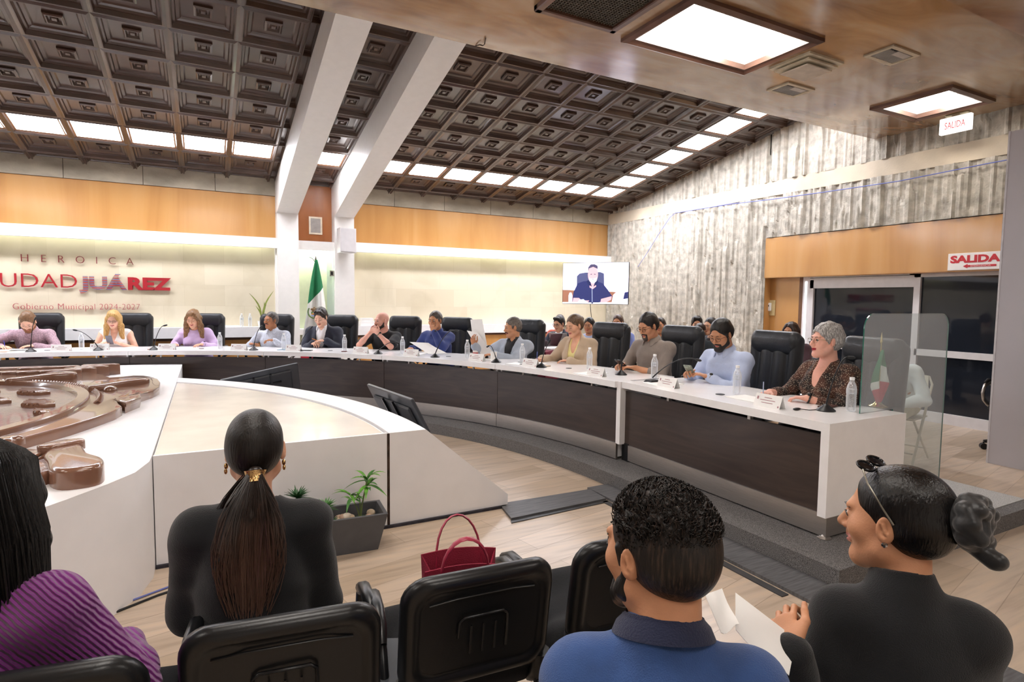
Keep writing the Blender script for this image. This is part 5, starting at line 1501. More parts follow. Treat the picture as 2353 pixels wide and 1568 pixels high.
def visitor_chair(loc, rz, label, grp='black visitor chairs in the audience'):
    if 'vis' in CH: return dup(CH['vis'], loc, rz, label, grp)
    root = empty('visitor_chair', loc, rz, label, 'chair', grp)
    # seat pad
    V = Vol([-.30, -.30, .38], [.30, .30, .54], .008)
    V.cone((-.17, -.16, .455), (.17, -.16, .455), .045, .045, .05); V.cone((-.17, .17, .455), (.17, .17, .455), .05, .05, .05)
    V.cone((0, -.15, .455), (0, .16, .455), .042, .042, .08, ((1, 0, 0), 4.6))
    P, Fq = V.mesh(); vmesh('seat', P, Fq, M_fab, root)
    # back: rounded shell with thick padded rim (outline in the tilted back plane)
    tilt = .16
    def BP(u, v, d=0.0): return (u, -.235-tilt*(v-.50)+d-.05*(1-(u/.23)**2)*0.6, v)
    W_, H0, H1, rr = .218, .50, .835, .075
    out = []
    def rc(cx_, cz, a0, a1, r_):
        for k in range(7): a = R(a0+(a1-a0)*k/6); out.append((cx_+r_*math.cos(a), cz+r_*math.sin(a)))
    rc(W_-rr, H1-rr, 0, 90, rr); rc(-W_+rr, H1-rr, 90, 180, rr); rc(-W_+.055, H0+.055, 180, 270, .055); rc(W_-.055, H0+.055, 270, 360, .055)
    n = len(out)
    def shell(levels, name, m):
        mb = MB(); vs = []; L = len(levels)
        for sc, d in levels:
            for (u, v) in out:
                uu = u*(W_+sc)/W_; vv = (H0+H1)/2+(v-(H0+H1)/2)*((H1-H0)/2+sc)/((H1-H0)/2); vs.append(BP(uu, vv, d))
        fs = []
        for l in range(L-1):
            for i in range(n): fs.append((l*n+i, (l+1)*n+i, (l+1)*n+(i+1) % n, l*n+(i+1) % n))
        fs.append(tuple(range((L-1)*n, L*n))[::1]); fs.append(tuple(range(n))[::-1])
        return mb._add(vs, fs).build(name, m, root, smooth=50)
    shell([(-.052, .040), (-.012, .036), (-.0, .018), (.0, .0), (-.008, -.014), (-.022, -.020), (-.034, -.018), (-.040, -.010), (-.05, -.008)], 'back_shell', M_pvc)
    def line(pts, r_, mb, d=-.010): mb.tube([BP(u, v, d) for u, v in pts], r_, 6)
    mb = MB(); line([(-.07, .655), (-.068, .70), (-.055, .712), (.055, .712), (.068, .70), (.07, .655), (.07, .60)], .0045, mb)
    for q in (-.035, 0, .035): line([(q, .685), (q, .60)], .003, mb)
    line([(-.15, .76), (-.08, .772), (.08, .772), (.15, .76)], .003, mb)
    mb.build('embossed_ribs', M_pvc, root, smooth=60)
    # tubular frame with arms
    for q in (-1, 1):
        mb = MB(); mb.tube([(q*.245, -.20, .0), (q*.245, -.16, .30), (q*.245, -.12, .52), (q*.245, -.06, .60), (q*.245, .0, .615), (q*.245, .13, .612), (q*.245, .20, .58), (q*.245, .235, .46), (q*.245, .27, .0)], .013, 8)
        mb.build('side_frame', M_pvc, root, smooth=60)
        MB().tube([(q*.245, -.085, .59), (q*.245, -.04, .622), (q*.245, .03, .636), (q*.245, .12, .632), (q*.245, .19, .60), (q*.245, .205, .585)], [.012, .018, .02, .02, .017, .012], 10).build('armrest', M_pvc, root, smooth=60)
        mb = MB()
        for j in range(8): mb.tube([BP(q*(W_-.035), .508-.012*j, -.012-.0*j), BP(q*(W_-.002), .510-.012*j, -.005)], .0058, 6)
        mb.tube([BP(q*(W_-.02), .53, .0), BP(q*(W_-.02), .46, -.0), (q*.195, -.19, .42)], [.030, .026, .02], 8)
        mb.build('ribbed_bracket', M_pvc, root, smooth=60)
    MB().tube([(-.245, -.135, .42), (.245, -.135, .42)], .011, 8).tube([(-.245, .235, .42), (.245, .235, .42)], .011, 8).build('crossbar', M_pvc, root, smooth=60)
    CH['vis'] = root; return root

# ================================================================== PEOPLE
def at(ang, off): return (CX+(RD+off)*math.cos(R(ang)), CY+(RD+off)*math.sin(R(ang)), ZD)
HEADS = {   # head centre and crown height of each council member
    'pink': ((-2.120, 9.970), 1.328), 'blond': ((-1.150, 9.890), 1.349), 'lilac': ((-0.160, 9.660), 1.362),
    'grey': ((0.850, 9.210), 1.347), 'navy': ((1.490, 8.810), 1.410), 'bald': ((2.220, 8.190), 1.371),
    'blue': ((2.790, 7.550), 1.400), 'greyj': ((3.440, 6.500), 1.326), 'beige': ((3.790, 5.630), 1.400),
    'brown': ((4.010, 4.610), 1.437), 'lblue': ((4.070, 3.710), 1.405), 'gray': ((4.070, 2.720), 1.409)}
def deskperson(key, ang, off=.98, **k):
    return person(dict(loc=at(ang, off), rz=ang+90, headat=HEADS[key][0], topz=HEADS[key][1], **k))
TZ = ZT-ZD      # desk top in local height
white_shirt = cloth('white_shirt', '#EDEDF2', .7)
I = {}
check = mat('pink_check', '#B79AA6', .8, noise=.16, nscale=60, bump=.2, bscale=200)
I['pink'] = deskperson('pink', 90, .98, label='man in pinkish checked shirt bent over the desk writing', lean=30, hpitch=42, skin='fair', scale=1.04, seed=1,
    hair=dict(style='short', c='#7A5A40', up=.012, beard='full', bc='#8A5A3C'), top=dict(m=check, collar='shirt', neck='collar'), pants=cloth('p1', '#2A2E3C'),
    R=dict(w=(.27, .46, TZ+.035), d=(-.6, .7, -.05), curl=40, hint=(1, -.2, -.3)), L=dict(w=(-.08, .44, TZ+.035), d=(.9, .3, 0), hint=(-1, -.2, -.4)), glasses='thin')
I['blond'] = deskperson('blond', 81.2, .98, label='blonde woman with glasses in sleeveless white top holding a phone', female=True, scale=.97, lean=13, hpitch=20, skin='fair', seed=2,
    hair=dict(style='long', c='#C79A5A', c2='#E6C68A', len=.34, up=.014, wd=1.0, fwd=.04), glasses='black', top=dict(m=cloth('white_top', '#F4F2F0', .7), neck='v', sleeve='none', fold=.003), pants=cloth('p2', '#C79CA0'),
    R=dict(w=(.09, .34, TZ+.06), d=(-.5, .75, .2), n=(-.4, .2, -.8), curl=38), L=dict(w=(-.12, .33, TZ+.045), d=(.75, .6, .25), n=(.2, .1, .9), curl=42), lips='#B85C5C')
I['lilac'] = deskperson('lilac', 72.1, .98, label='woman with wavy brown hair and lilac blouse reading papers', female=True, scale=1.0, fat=1.1, lean=16, hpitch=20, skin='light', seed=3,
    hair=dict(style='wavy', c='#7A5636', c2='#B08A5E', len=.33, up=.018, wd=1.08), glasses='thin', top=dict(m=cloth('lilac', '#CDB2D8', .8), neck='crew', fold=.006), lips='#B0605C',
    R=dict(w=(.19, .38, TZ+.035), d=(-.2, 1, 0), curl=35), L=dict(w=(-.18, .37, TZ+.035), d=(.5, .8, 0)), watch={'L': '#222222'})
I['grey'] = deskperson('grey', 62.1, .98, label='smiling man with grey hair and mustache in pale checked shirt', scale=.98, lean=8, hpitch=0, hyaw=-22, skin='brown', seed=4, neckfwd=.35,
    hair=dict(style='short', c='#4A4442', c2='#8C8682', up=.009, beard='mustache', bc='#4A4442'), top=dict(m=mat('pale_check', '#C6CBD8', .8, noise=.1, nscale=70), collar='shirt', neck='collar', fold=.006),
    R=dict(w=(.26, .24, TZ+.04), d=(-.9, .3, .1), hint=(1, 0, -1)), L=dict(w=(-.12, .30, TZ+.10), d=(.9, .3, .1), curl=40))
I['navy'] = deskperson('navy', 54.5, .98, label='dark-haired man in navy jacket and white shirt holding an orange pen', scale=1.06, lean=14, hpitch=24, hyaw=2, skin='fair', seed=5,
    hair=dict(style='short', c='#2A201C', up=.017, quiff=True, mess=.004), top=[dict(m=white_shirt, collar='open', neck='smallv'), dict(m=cloth('navy_jacket', '#242838', .75), neck='none', e=.026, open=1.05, name='jacket', fold=.006)],
    R=dict(w=(.07, .32, TZ+.06), d=(-.7, .6, .1), n=(-.3, 0, -.9), curl=50), L=dict(w=(-.13, .31, TZ+.10), d=(.9, .4, .1), curl=25), watch={'L': '#3A2E28'})
I['bald'] = deskperson('bald', 46.2, .98, label='bald bearded man in black T-shirt with hands clasped at his chin', scale=1.02, fat=1.12, lean=16, hpitch=3, hyaw=-26, skin='rosy', seed=6,
    hair=dict(style='bald', c='#33261F', beard='full', bc='#2E2420'), browc='#4A3428', top=dict(m=cloth('black_tee', '#1B1C1F', .9), sleeve='short', neck='crew'),
    R=dict(w=(.085, .36, .96), d=(-.75, -.1, .65), n=(-.3, -.8, 0), curl=60, hint=(.9, .5, -1)), L=dict(w=(-.045, .37, .945), d=(.7, -.1, .7), n=(.3, -.8, .2), curl=60, hint=(-.9, .5, -1)), watch={'L': '#6A7058'})
I['blue'] = deskperson('blue', 39.3, .98, label='man in dark blue shirt covering his mouth with one hand', scale=1.03, fat=1.08, lean=14, hpitch=6, hyaw=2, skin='tan', seed=7,
    hair=dict(style='short', c='#4A413B', c2='#77706A', up=.009), top=dict(m=cloth('blue_shirt', '#2C3C78', .8), collar='shirt', neck='collar', fold=.007),
    R=dict(w=(.25, .38, TZ+.05), d=(-.1, 1, -.1), curl=35), L=dict(w=(-.075, .335, 1.00), d=(.35, -.12, .9), n=(.3, -1, 0), curl=55, hint=(-.5, .7, -1)), watch={'L': '#D8D0C0'})
I['greyj'] = deskperson('greyj', 27.5, .98, label='man with mustache in light grey jacket holding up papers to read', scale=1.02, lean=-8, hpitch=8, hyaw=-34, skin='tan', seed=8,
    hair=dict(style='short', c='#5E5650', c2='#8A827A', up=.009, beard='mustache', bc='#4A3C34'), top=[dict(m=cloth('black_shirt', '#1A1A1E', .8), collar='open', neck='smallv'), dict(m=cloth('grey_jacket', '#A9B2C0', .85), neck='none', e=.024, open=1.0, name='jacket', fold=.006)],
    R=dict(w=(.33, .33, .86), d=(.1, .3, .95), n=(-.9, .3, 0), curl=30, hint=(.6, -.2, -1)), L=dict(w=(.05, .30, TZ+.05), d=(.6, .7, 0)))
I['beige'] = deskperson('beige', 18.4, .98, label='woman in beige jacket and yellow top writing with a pen', female=True, scale=1.03, lean=12, hpitch=16, hyaw=-8, skin='light', seed=9,
    hair=dict(style='bun', c='#5A4434', c2='#8A6E54', up=.010), top=[dict(m=cloth('yellow_top', '#E8DC96', .7), neck='v'), dict(m=cloth('beige_jacket', '#BFA990', .85), neck='none', e=.024, open=.95, name='jacket', fold=.007)],
    R=dict(w=(.30, .40, TZ+.035), d=(-.1, 1, 0), curl=45), L=dict(w=(-.06, .33, TZ+.035), d=(.9, .35, 0)), lips='#A8585A')
I['brown'] = deskperson('brown', 8.6, .98, label='man with round glasses in brown short-sleeved embroidered shirt using a phone', scale=1.04, fat=1.12, lean=10, hpitch=22, hyaw=-2, skin='tan', seed=10,
    hair=dict(style='short', c='#1C1715', up=.014, beard='goatee', bc='#3A2C24'), glasses='black', top=dict(m=cloth('brown_shirt', '#857A72', .85), sleeve='elbow', collar='shirt', neck='collar', fold=.006),
    R=dict(w=(.17, .36, TZ+.055), d=(-.35, .9, .15), n=(-.5, .1, -.8), curl=40), L=dict(w=(-.02, .36, TZ+.05), d=(.8, .6, .1), curl=35))
I['lblue'] = deskperson('lblue', 0.2, .98, label='bearded man with glasses in light blue long-sleeved shirt looking at a phone', scale=1.06, fat=1.2, lean=12, hpitch=24, hyaw=10, skin='tan', seed=11,
    hair=dict(style='short', c='#171413', up=.014, beard='full', bc='#1C1816'), glasses='brown', top=dict(m=cloth('light_blue_shirt', '#B9C6E4', .85), collar='shirt', neck='collar', fold=.007),
    R=dict(w=(.18, .35, TZ+.07), d=(-.4, .85, .2), n=(-.6, .2, -.7), curl=42), L=dict(w=(-.02, .33, TZ+.055), d=(.75, .6, .3), n=(.3, .2, -.9), curl=30), watch={'L': '#9A9A9E'})
I['gray'] = deskperson('gray', -8.4, .95, label='grey-haired woman with red lips in brown patterned blouse', female=True, scale=1.02, fat=1.26, lean=6, hpitch=-2, hyaw=-12, skin='rosy', seed=12, neck=1.15, jaw=1.1, fine=.0042,
    hair=dict(style='short', c='#8E8A88', c2='#D6D2CE', up=.022, line=-.008, mess=.006), glasses='thin', top=dict(m=mat('dotted_blouse', '#33221C', .8, noise=0), sleeve='three', neck='v', fold=.006), lips='#9E2030', browc='#5A4A42',
    R=dict(w=(.24, .36, TZ+.03), d=(-.3, .9, -.05), curl=50), L=dict(w=(-.09, .33, TZ+.035), d=(.8, .5, 0), curl=40), watch={'L': '#1E2422'})
# patterned blouse: light flecks in rows on dark brown
m = MATS['dotted_blouse']; nt = m.node_tree; b = nt.nodes['Principled BSDF']
v = coords(nt, (85, 85, 150)); vo = N(nt, 'ShaderNodeTexVoronoi'); vo.inputs['Scale'].default_value = 1.0; nt.links.new(v, vo.inputs['Vector'])
nz = N(nt, 'ShaderNodeTexNoise'); nz.inputs['Scale'].default_value = 14; nt.links.new(coords(nt), nz.inputs['Vector'])
dark = ramp(nt, nz.outputs['Fac'], [(.4, srgb('#1E1614')), (.6, srgb('#4E2F22'))])
mx = N(nt, 'ShaderNodeMix', data_type='RGBA'); nt.links.new(ramp(nt, vo.outputs['Distance'], [(.20, (1, 1, 1)), (.30, (0, 0, 0))]), mx.inputs[0])
nt.links.new(dark, mx.inputs[6]); mx.inputs[7].default_value = (*srgb('#C9B8A2'), 1); nt.links.new(mx.outputs[2], b.inputs['Base Color'])

# council chairs
for key, ang, off, who in (('pink', 89.7, 1.10, 'behind the man writing at the far left'), ('blond', 80.2, 1.10, 'behind the blonde woman'), ('lilac', 71.6, 1.10, 'behind the woman in lilac'),
        ('grey', 62.6, 1.10, 'behind the smiling grey-haired man'), ('navy', 53.8, 1.10, 'behind the man in the navy jacket'), ('bald', 44.8, 1.10, 'behind the bald man'), ('blue', 37.3, 1.10, 'behind the man in dark blue'),
        ('greyj', 27.5, 1.12, 'under the man reading papers'), ('beige', 16.4, 1.10, 'beside the woman in beige'), ('brown', 8.0, 1.12, 'behind the man in brown'), ('lblue', -1.6, 1.12, 'behind the man in light blue'), ('gray', -9.6, 1.12, 'behind the grey-haired woman')):
    exec_chair(at(ang, off), ang+90, 'black leather high-back chair '+who)

# people seated further back
BG = [
 ('suit', (5.15, 7.95), 205, 'man with glasses in dark suit at the maroon table', dict(scale=.97, hpitch=12, skin='light', hair=dict(style='short', c='#1E1A19', up=.016, quiff=True), glasses='black', top=[dict(m=white_shirt, neck='smallv', collar='shirt'), dict(m=cloth('dark_suit', '#262B3A'), e=.024, open=.9, neck='none', name='jacket')], L=dict(w=(-.1, .42, .80)), R=dict(w=(.15, .45, .80)))),
 ('b', (5.42, 7.55), 215, 'person with dark hair and pale blue shirt behind the woman in beige', dict(scale=.95, hpitch=5, skin='tan', hair=dict(style='short', c='#171413', up=.016), top=dict(m=cloth('paleblue', '#AEBBDD'), neck='crew'))),
 ('i', (5.60, 8.70), 215, 'person seated behind the man in the dark suit', dict(scale=.97, skin='tan', hair=dict(style='short', c='#3A2A22', up=.012), top=dict(m=cloth('coral', '#C05A48'), neck='crew'))),
 ('c', (5.98, 7.55), 215, 'person whose brown hair shows over the chair beside the woman in beige', dict(scale=1.0, skin='tan', hair=dict(style='short', c='#4A342A', up=.014), top=dict(m=cloth('periwinkle', '#7E8CC8'), neck='crew'))),
 ('d', (6.28, 6.90), 215, 'person with dark hair showing behind the man in brown', dict(scale=.97, skin='tan', hair=dict(style='short', c='#2A201C', up=.012), top=dict(m=cloth('olive', '#5A5A48'), neck='crew'))),
 ('e', (6.85, 6.75), 228, 'young dark-haired man looking out between the chairs', dict(scale=1.0, hpitch=6, skin='light', hair=dict(style='short', c='#1A1615', up=.018, quiff=True), top=dict(m=cloth('darknavy', '#242838'), neck='crew'))),
 ('f', (6.42, 6.18), 200, 'person with glasses half hidden behind the executive chair', dict(scale=.90, hpitch=6, hyaw=12, skin='tan', hair=dict(style='short', c='#2A201C', up=.012), glasses='black', top=dict(m=cloth('darkgreen', '#2A3238'), neck='crew'))),
 ('g', (6.62, 6.12), 185, 'woman in profile with dark hair pulled back and dark blouse', dict(female=True, scale=1.0, hpitch=4, skin='light', hair=dict(style='bun', c='#1C1817', up=.008), top=dict(m=cloth('darkblouse', '#23242C'), neck='crew'))),
 ('h', (6.85, 5.00), 190, 'person with dark brown hair hidden behind the chair of the man in light blue', dict(scale=.96, skin='tan', hair=dict(style='long', c='#2E1E18', up=.02, len=.3), top=dict(m=cloth('plum', '#4A3038'), neck='crew'))),
]
for i, (k, xy, face, label, kw) in enumerate(BG):
    d = dict(seed=30+i, fine=.0055, coarse=.013, cg=.012); d.update(kw)
    I[k] = person(dict(loc=(xy[0], xy[1], 0), rz=face-90, label=label, **d))
    visitor_chair((xy[0], xy[1], 0), face-90, 'black visitor chair under the '+{'suit': 'man in the dark suit', 'b': 'person in pale blue behind the woman in beige', 'i': 'person behind the man in the dark suit', 'c': 'person whose hair shows beside the beige jacket', 'd': 'person hidden behind the man in brown', 'e': 'young man looking out between chairs', 'f': 'person with glasses half hidden by a chair', 'g': 'woman in profile by the rough wall', 'h': 'person hidden behind the man in light blue'}[k], 'visitor chairs under the people in the back corner')
# man on a folding chair beyond the glass screen, bent forward
I['ws'] = person(dict(loc=(6.12, 3.28, 0), rz=100, label='person in white long-sleeved shirt leaning forward on a folding chair', lean=34, side=0, hpitch=35, skin='tan', scale=.98, seed=50,
    hair=dict(style='short', c='#1A1615'), top=dict(m=cloth('white_cotton', '#E6F0F4', .8), collar='shirt', neck='collar', fold=.009), pants=cloth('khaki', '#C9C4A8'), R=dict(w=(.15, .45, .62)), L=dict(w=(-.15, .45, .62))))
def folding_chair():
    root = empty('folding_chair', (6.12, 3.28, 0), 100, 'beige metal folding chair beyond the glass screen', 'chair')
    mb_ = mat('beige_metal', '#CBC6B8', .4, noise=.02)
    for q in (-1, 1):
        MB().tube([(q*.21, .22, .01), (q*.21, .0, .42), (q*.205, -.22, .76), (q*.17, -.25, .83), (0, -.255, .85)], .012, 8).tube([(q*.19, -.28, .01), (q*.19, .18, .44)], .011, 8).build('leg', mb_, root, smooth=60)
    MB().sheet([[(-.17, -.23, .84), (-.08, -.25, .845), (.08, -.25, .845), (.17, -.23, .84)], [(-.18, -.20, .68), (-.08, -.22, .68), (.08, -.22, .68), (.18, -.20, .68)]], .01).build('backrest', mb_, root, smooth=60)
    MB().box((0, .0, .445), (.39, .38, .02), 0, .008).build('seat', mb_, root)
    MB().tube([(-.2, .19, .12), (.2, .19, .12)], .009, 6).tube([(-.19, -.2, .12), (.19, -.2, .12)], .009, 6).build('crossbar', mb_, root)
folding_chair()
def office_chair():
    root = empty('swivel_chair', (7.62, 2.86, 0), 100, 'black swivel chair with silver loop armrests beside the backdrop', 'chair')
    MB().box((0, .02, .46), (.48, .48, .09), 0, .035).build('seat', M_fab, root)
    MB().box((0, -.25, .80), (.44, .07, .50), 0, .03).build('backrest', M_fab, root)
    for q in (-1, 1):
        arm = MB().tube([(q*.27, -.18, .62), (q*.275, -.12, .69), (q*.28, .04, .715), (q*.28, .19, .69), (q*.28, .245, .62), (q*.275, .22, .55), (q*.27, .10, .49), (q*.25, -.04, .44)], .017, 10, True, 1.5).build('armrest', M_steel, root, smooth=60)
        MB().tube([(q*.282, -.10, .71), (q*.286, .04, .735), (q*.284, .17, .715)], [.016, .02, .014], 8, True, 1.4).build('arm_pad', M_black, arm, smooth=60)
    MB().cyl((0, 0, .1), (0, 0, .42), .028).build('gas_lift', M_black, root)
    for k in range(5):
        a = R(72*k+32); c, s_ = math.cos(a), math.sin(a)
        lg = MB().tube([(0, 0, .13), (c*.16, s_*.16, .11), (c*.31, s_*.31, .085)], [.03, .024, .018], 8).build('leg', M_steel if k % 2 else M_black, root, smooth=50)
        MB().cyl((c*.31-s_*.025, s_*.31+c*.025, .033), (c*.31+s_*.025, s_*.31-c*.025, .033), .033, n=14).cyl((c*.31, s_*.31, .03), (c*.31, s_*.31, .08), .008).build('caster', M_black, lg)
office_chair()

# ================================================================== AUDIENCE IN THE FOREGROUND
fgx = [(-.36, 1.47, -17), (.135, 1.47, -17), (.60, 1.50, -17), (1.10, 1.48, -17)]
# chair roots sit under the seat centre; the back is behind (towards the camera)
def seat_from_back(x, y, rz, d=.27): return (x-math.sin(R(rz))*d, y+math.cos(R(rz))*d, 0)
visitor_chair(seat_from_back(-.335, 1.40, -10), -10, 'black visitor chair at the bottom left, behind the woman in purple', 'black visitor chairs in the audience')
visitor_chair(seat_from_back(.146, 1.385, -8), -8, 'black visitor chair behind the woman with the ponytail', 'black visitor chairs in the audience')
visitor_chair(seat_from_back(.645, 1.395, -4), -4, 'empty black visitor chair carrying the red handbag', 'black visitor chairs in the audience')
visitor_chair(seat_from_back(1.17, 1.385, -4), -4, 'empty black visitor chair left of the bearded man in blue polo', 'black visitor chairs in the audience')
visitor_chair((.74, .70, 0), -34, 'black visitor chair under the bearded man in the blue polo', 'black visitor chairs nearest the camera')
visitor_chair((1.22, .56, 0), -44, 'black visitor chair under the woman with the hair bun', 'black visitor chairs nearest the camera')

def strands(root, name, curves, r, m, n=4):
    mb = MB()
    for c in curves: mb.tube(c, [r*(1-.75*abs(i/(len(c)-1)-.35)) for i in range(len(c))], n, False)
    return mb.build(name, m, root, smooth=60)

# --- woman with the long ponytail
knit = mat('black_knit', '#17181B', .95, noise=.06, nscale=20, bump=.35, bscale=380, sheen=.2)
pony, PI_ = person(dict(loc=(.075, 1.66, 0), rz=-12, headat=(.129, 1.95), topz=1.206, label='woman seen from behind with long brown ponytail and black top', female=True, scale=.98, lean=10, hpitch=8, hyaw=2, skin='light', seed=60, fine=.004, cg=.007, shw=.97,
    hair=dict(style='bun', c='#17120F', up=.010, knot=False, rough=.24, res=.0035), top=dict(m=knit, neck='crew', sleeve='long', fold=.004, e=.014), pants=cloth('denim', '#5A6E94', .8),
    R=dict(w=(.15, .34, .60), hint=(.25, -.4, -1)), L=dict(w=(-.15, .34, .60), hint=(-.25, -.4, -1))))
HCp, Rhp, hsp = PI_['HC'], PI_['Rh'], PI_['hs']
def php(x, y, z): return HCp+Rhp @ (np.array([x, y, z])*hsp)
rng = random.Random(4)
M_tail = None
m, nt, b = _new('ponytail_hair')
tc = N(nt, 'ShaderNodeTexCoord'); sp_ = N(nt, 'ShaderNodeSeparateXYZ'); nt.links.new(tc.outputs['Object'], sp_.inputs[0])
mr_ = N(nt, 'ShaderNodeMapRange'); mr_.inputs['From Min'].default_value = .62; mr_.inputs['From Max'].default_value = 1.06; nt.links.new(sp_.outputs['Z'], mr_.inputs[0])
nn_ = N(nt, 'ShaderNodeTexNoise'); nn_.inputs['Scale'].default_value = 55; nt.links.new(coords(nt, (1, 1, .06)), nn_.inputs['Vector'])
ad_ = N(nt, 'ShaderNodeMath', operation='MULTIPLY_ADD'); ad_.inputs[1].default_value = .5; nt.links.new(nn_.outputs['Fac'], ad_.inputs[0]); nt.links.new(mr_.outputs[0], ad_.inputs[2])
nt.links.new(ramp(nt, ad_.outputs[0], [(.2, srgb('#7C6052')), (.65, srgb('#5A4236')), (1.1 if False else 1.0, srgb('#241B17'))]), b.inputs['Base Color']); b.inputs['Roughness'].default_value = .34
M_tail = m
anchor = php(0.012, -.122, -.048)
curves = []
bk = np.array([0, -1, 0.])
for i in range(900):
    u = rng.gauss(0, .42); u = max(-1.05, min(1.05, u)); v = rng.random(); ln = rng.uniform(.34, .47)-.07*abs(u)
    pts_ = []
    for j in range(8):
        t = j/7; w_ = (.012+.075*math.sin(min(1, t*1.25)*PI*.62))*(1 if t < .8 else 1-.35*(t-.8)/.2)
        out = .028*math.sin(min(1, t*2.2)*PI*.5)+.030*(v-.3)*math.sin(t*PI*.8)
        zz = -ln*t+.012*math.sin(t*3)
        x = anchor[0]+u*w_+(.006*math.sin(6*t+i))+.0
        # the tail lies on the back, which slopes away from the camera
        y = anchor[1]-out-.012-.045*min(1, t*1.6)+(.01*t)
        pts_.append((x-.012*t, y, anchor[2]+zz))
    curves.append(pts_)
strands(pony, 'ponytail', curves, .0021, M_tail, 4)
V = Vol(anchor-np.array([.13, .12, .42]), anchor+np.array([.13, .08, .06]), .006)
V.cone(anchor, anchor+np.array([-.002, -.022, -.12]), .017, .045, .02, ((1, 0, 0), 1.25)); V.cone(anchor+np.array([-.002, -.03, -.12]), anchor+np.array([-.010, -.045, -.31]), .036, .028, .03, ((1, 0, 0), 1.6))
P, Fq = V.mesh(); vmesh('ponytail_core', P, Fq, M_tail, pony)
# loose lock across the left shoulder and flyaways on the right
cv = []
for i in range(90):
    o = rng.gauss(0, .006); q = rng.gauss(0, .006)
    cv.append([tuple(php(-.02+o, -.10, -.07+q)), tuple(php(-.065+o, -.085, -.125+q)), tuple(php(-.085+o*2, -.06, -.18+q*2)), tuple(php(-.10+o*3, -.03, -.215+q*2))])
for i in range(26):
    o = rng.gauss(0, .012)
    cv.append([tuple(anchor+np.array([.05, -.045, -.15+o])), tuple(anchor+np.array([.11, -.035, -.135+o*1.5])), tuple(anchor+np.array([.165, -.015, -.12+o*3]))])
strands(pony, 'loose_strands', cv[:90], .0011, M_tail, 4)
# golden hair cuff
d_ = nv(np.array([.03, -.35, -1.])); mb = MB(); q1 = nv(np.cross(d_, [0, 1, 0])); q2 = np.cross(d_, q1)
rings = []
for k, (t, r_) in enumerate([(-.016, .026), (-.012, .0245), (0, .0215), (.012, .0245), (.016, .026)]):
    rings.append([tuple(anchor+np.array([0, -.004, -.012])+d_*t+(q1*math.cos(a)*1.15+q2*math.sin(a)*.8)*r_) for a in np.linspace(0, 2*PI, 21)])
mb.sheet(rings, .002).build('hair_cuff', mat('gold', '#D8B27A', .2, 1.0, noise=.05, bump=.4, bscale=90), pony, smooth=60)
mb = MB()
for q in (-1, 1):
    mb.ball(tuple(php(q*.084, -.010, -.040)), (.006, .006, .010), 10, 6); mb.ball(tuple(php(q*.085, -.010, -.056)), (.005, .005, .009), 10, 6)
mb.build('earrings', MATS['gold'], pony, smooth=60)

# --- woman with long black hair and purple ribbed top
purp = mat('purple_rib', '#761A78', .75, noise=.08, nscale=8, sheen=.3)
pw, PW = person(dict(loc=(-.44, 1.63, 0), rz=-20, headat=(-.44, 1.66), topz=1.22, label='woman with long black hair and purple pleated top at the left edge', female=True, scale=.98, lean=10, hpitch=8, hyaw=-6, skin='light', seed=61, cg=.006,
    hair=dict(style='long', c='#0F0D0D', up=.016, len=.55, fwd=-.12, wd=.95, ext=.62, rough=.3, nz=.001), top=dict(m=purp, neck='crew', sleeve='long', fold=.004, loose=.012, e=.016), pants=cloth('denim2', '#6E84B0', .8), R=dict(w=(.17, .34, .62)), L=dict(w=(-.17, .34, .62))))
m = purp; nt = m.node_tree; b = nt.nodes['Principled BSDF']
wv = N(nt, 'ShaderNodeTexWave', wave_type='BANDS', bands_direction='DIAGONAL'); wv.inputs['Scale'].default_value = 38; wv.inputs['Distortion'].default_value = 2.0; nt.links.new(coords(nt), wv.inputs['Vector'])
bp = N(nt, 'ShaderNodeBump'); bp.inputs['Strength'].default_value = 1.0; bp.inputs['Distance'].default_value = .006; nt.links.new(wv.outputs['Fac'], bp.inputs['Height']); nt.links.new(bp.outputs[0], b.inputs['Normal'])
HW, RW, sW = PW['HC'], PW['Rh'], PW['hs']
def whp(x, y, z): return HW+RW @ (np.array([x, y, z])*sW)
cv = []
for i in range(1900):
    a = rng.uniform(-2.0, 2.0); L_ = rng.uniform(.45, .62); side = math.sin(a); bck = math.cos(a)
    top_ = whp(side*.096, -.02-bck*.112, .055+.05*rng.random())
    sh = np.array([HW[0]+side*.135+rng.gauss(0, .010), HW[1]-.05-abs(bck)*.105+rng.gauss(0, .008), HW[2]-.20])
    mid = (top_+sh)/2+np.array([side*.02, -bck*.02, .0])
    end = np.array([HW[0]+side*(.17+.03*rng.random())+rng.gauss(0, .012), HW[1]-.07-abs(bck)*.09+.02*rng.random(), HW[2]-.05-L_])
    m2 = (sh+end)/2+np.array([side*.012+rng.gauss(0, .006), -.012, 0])
    crown = whp(side*.02, -.02-bck*.02, .152); arch = whp(side*.074, -.02-bck*.082, .122)
    cv.append([tuple(crown), tuple(arch), tuple(top_), tuple(mid), tuple(sh), tuple(m2), tuple(end)])
strands(pw, 'long_strands', cv, .0026, hair_mat('#0F0D0D', None, .3), 4)

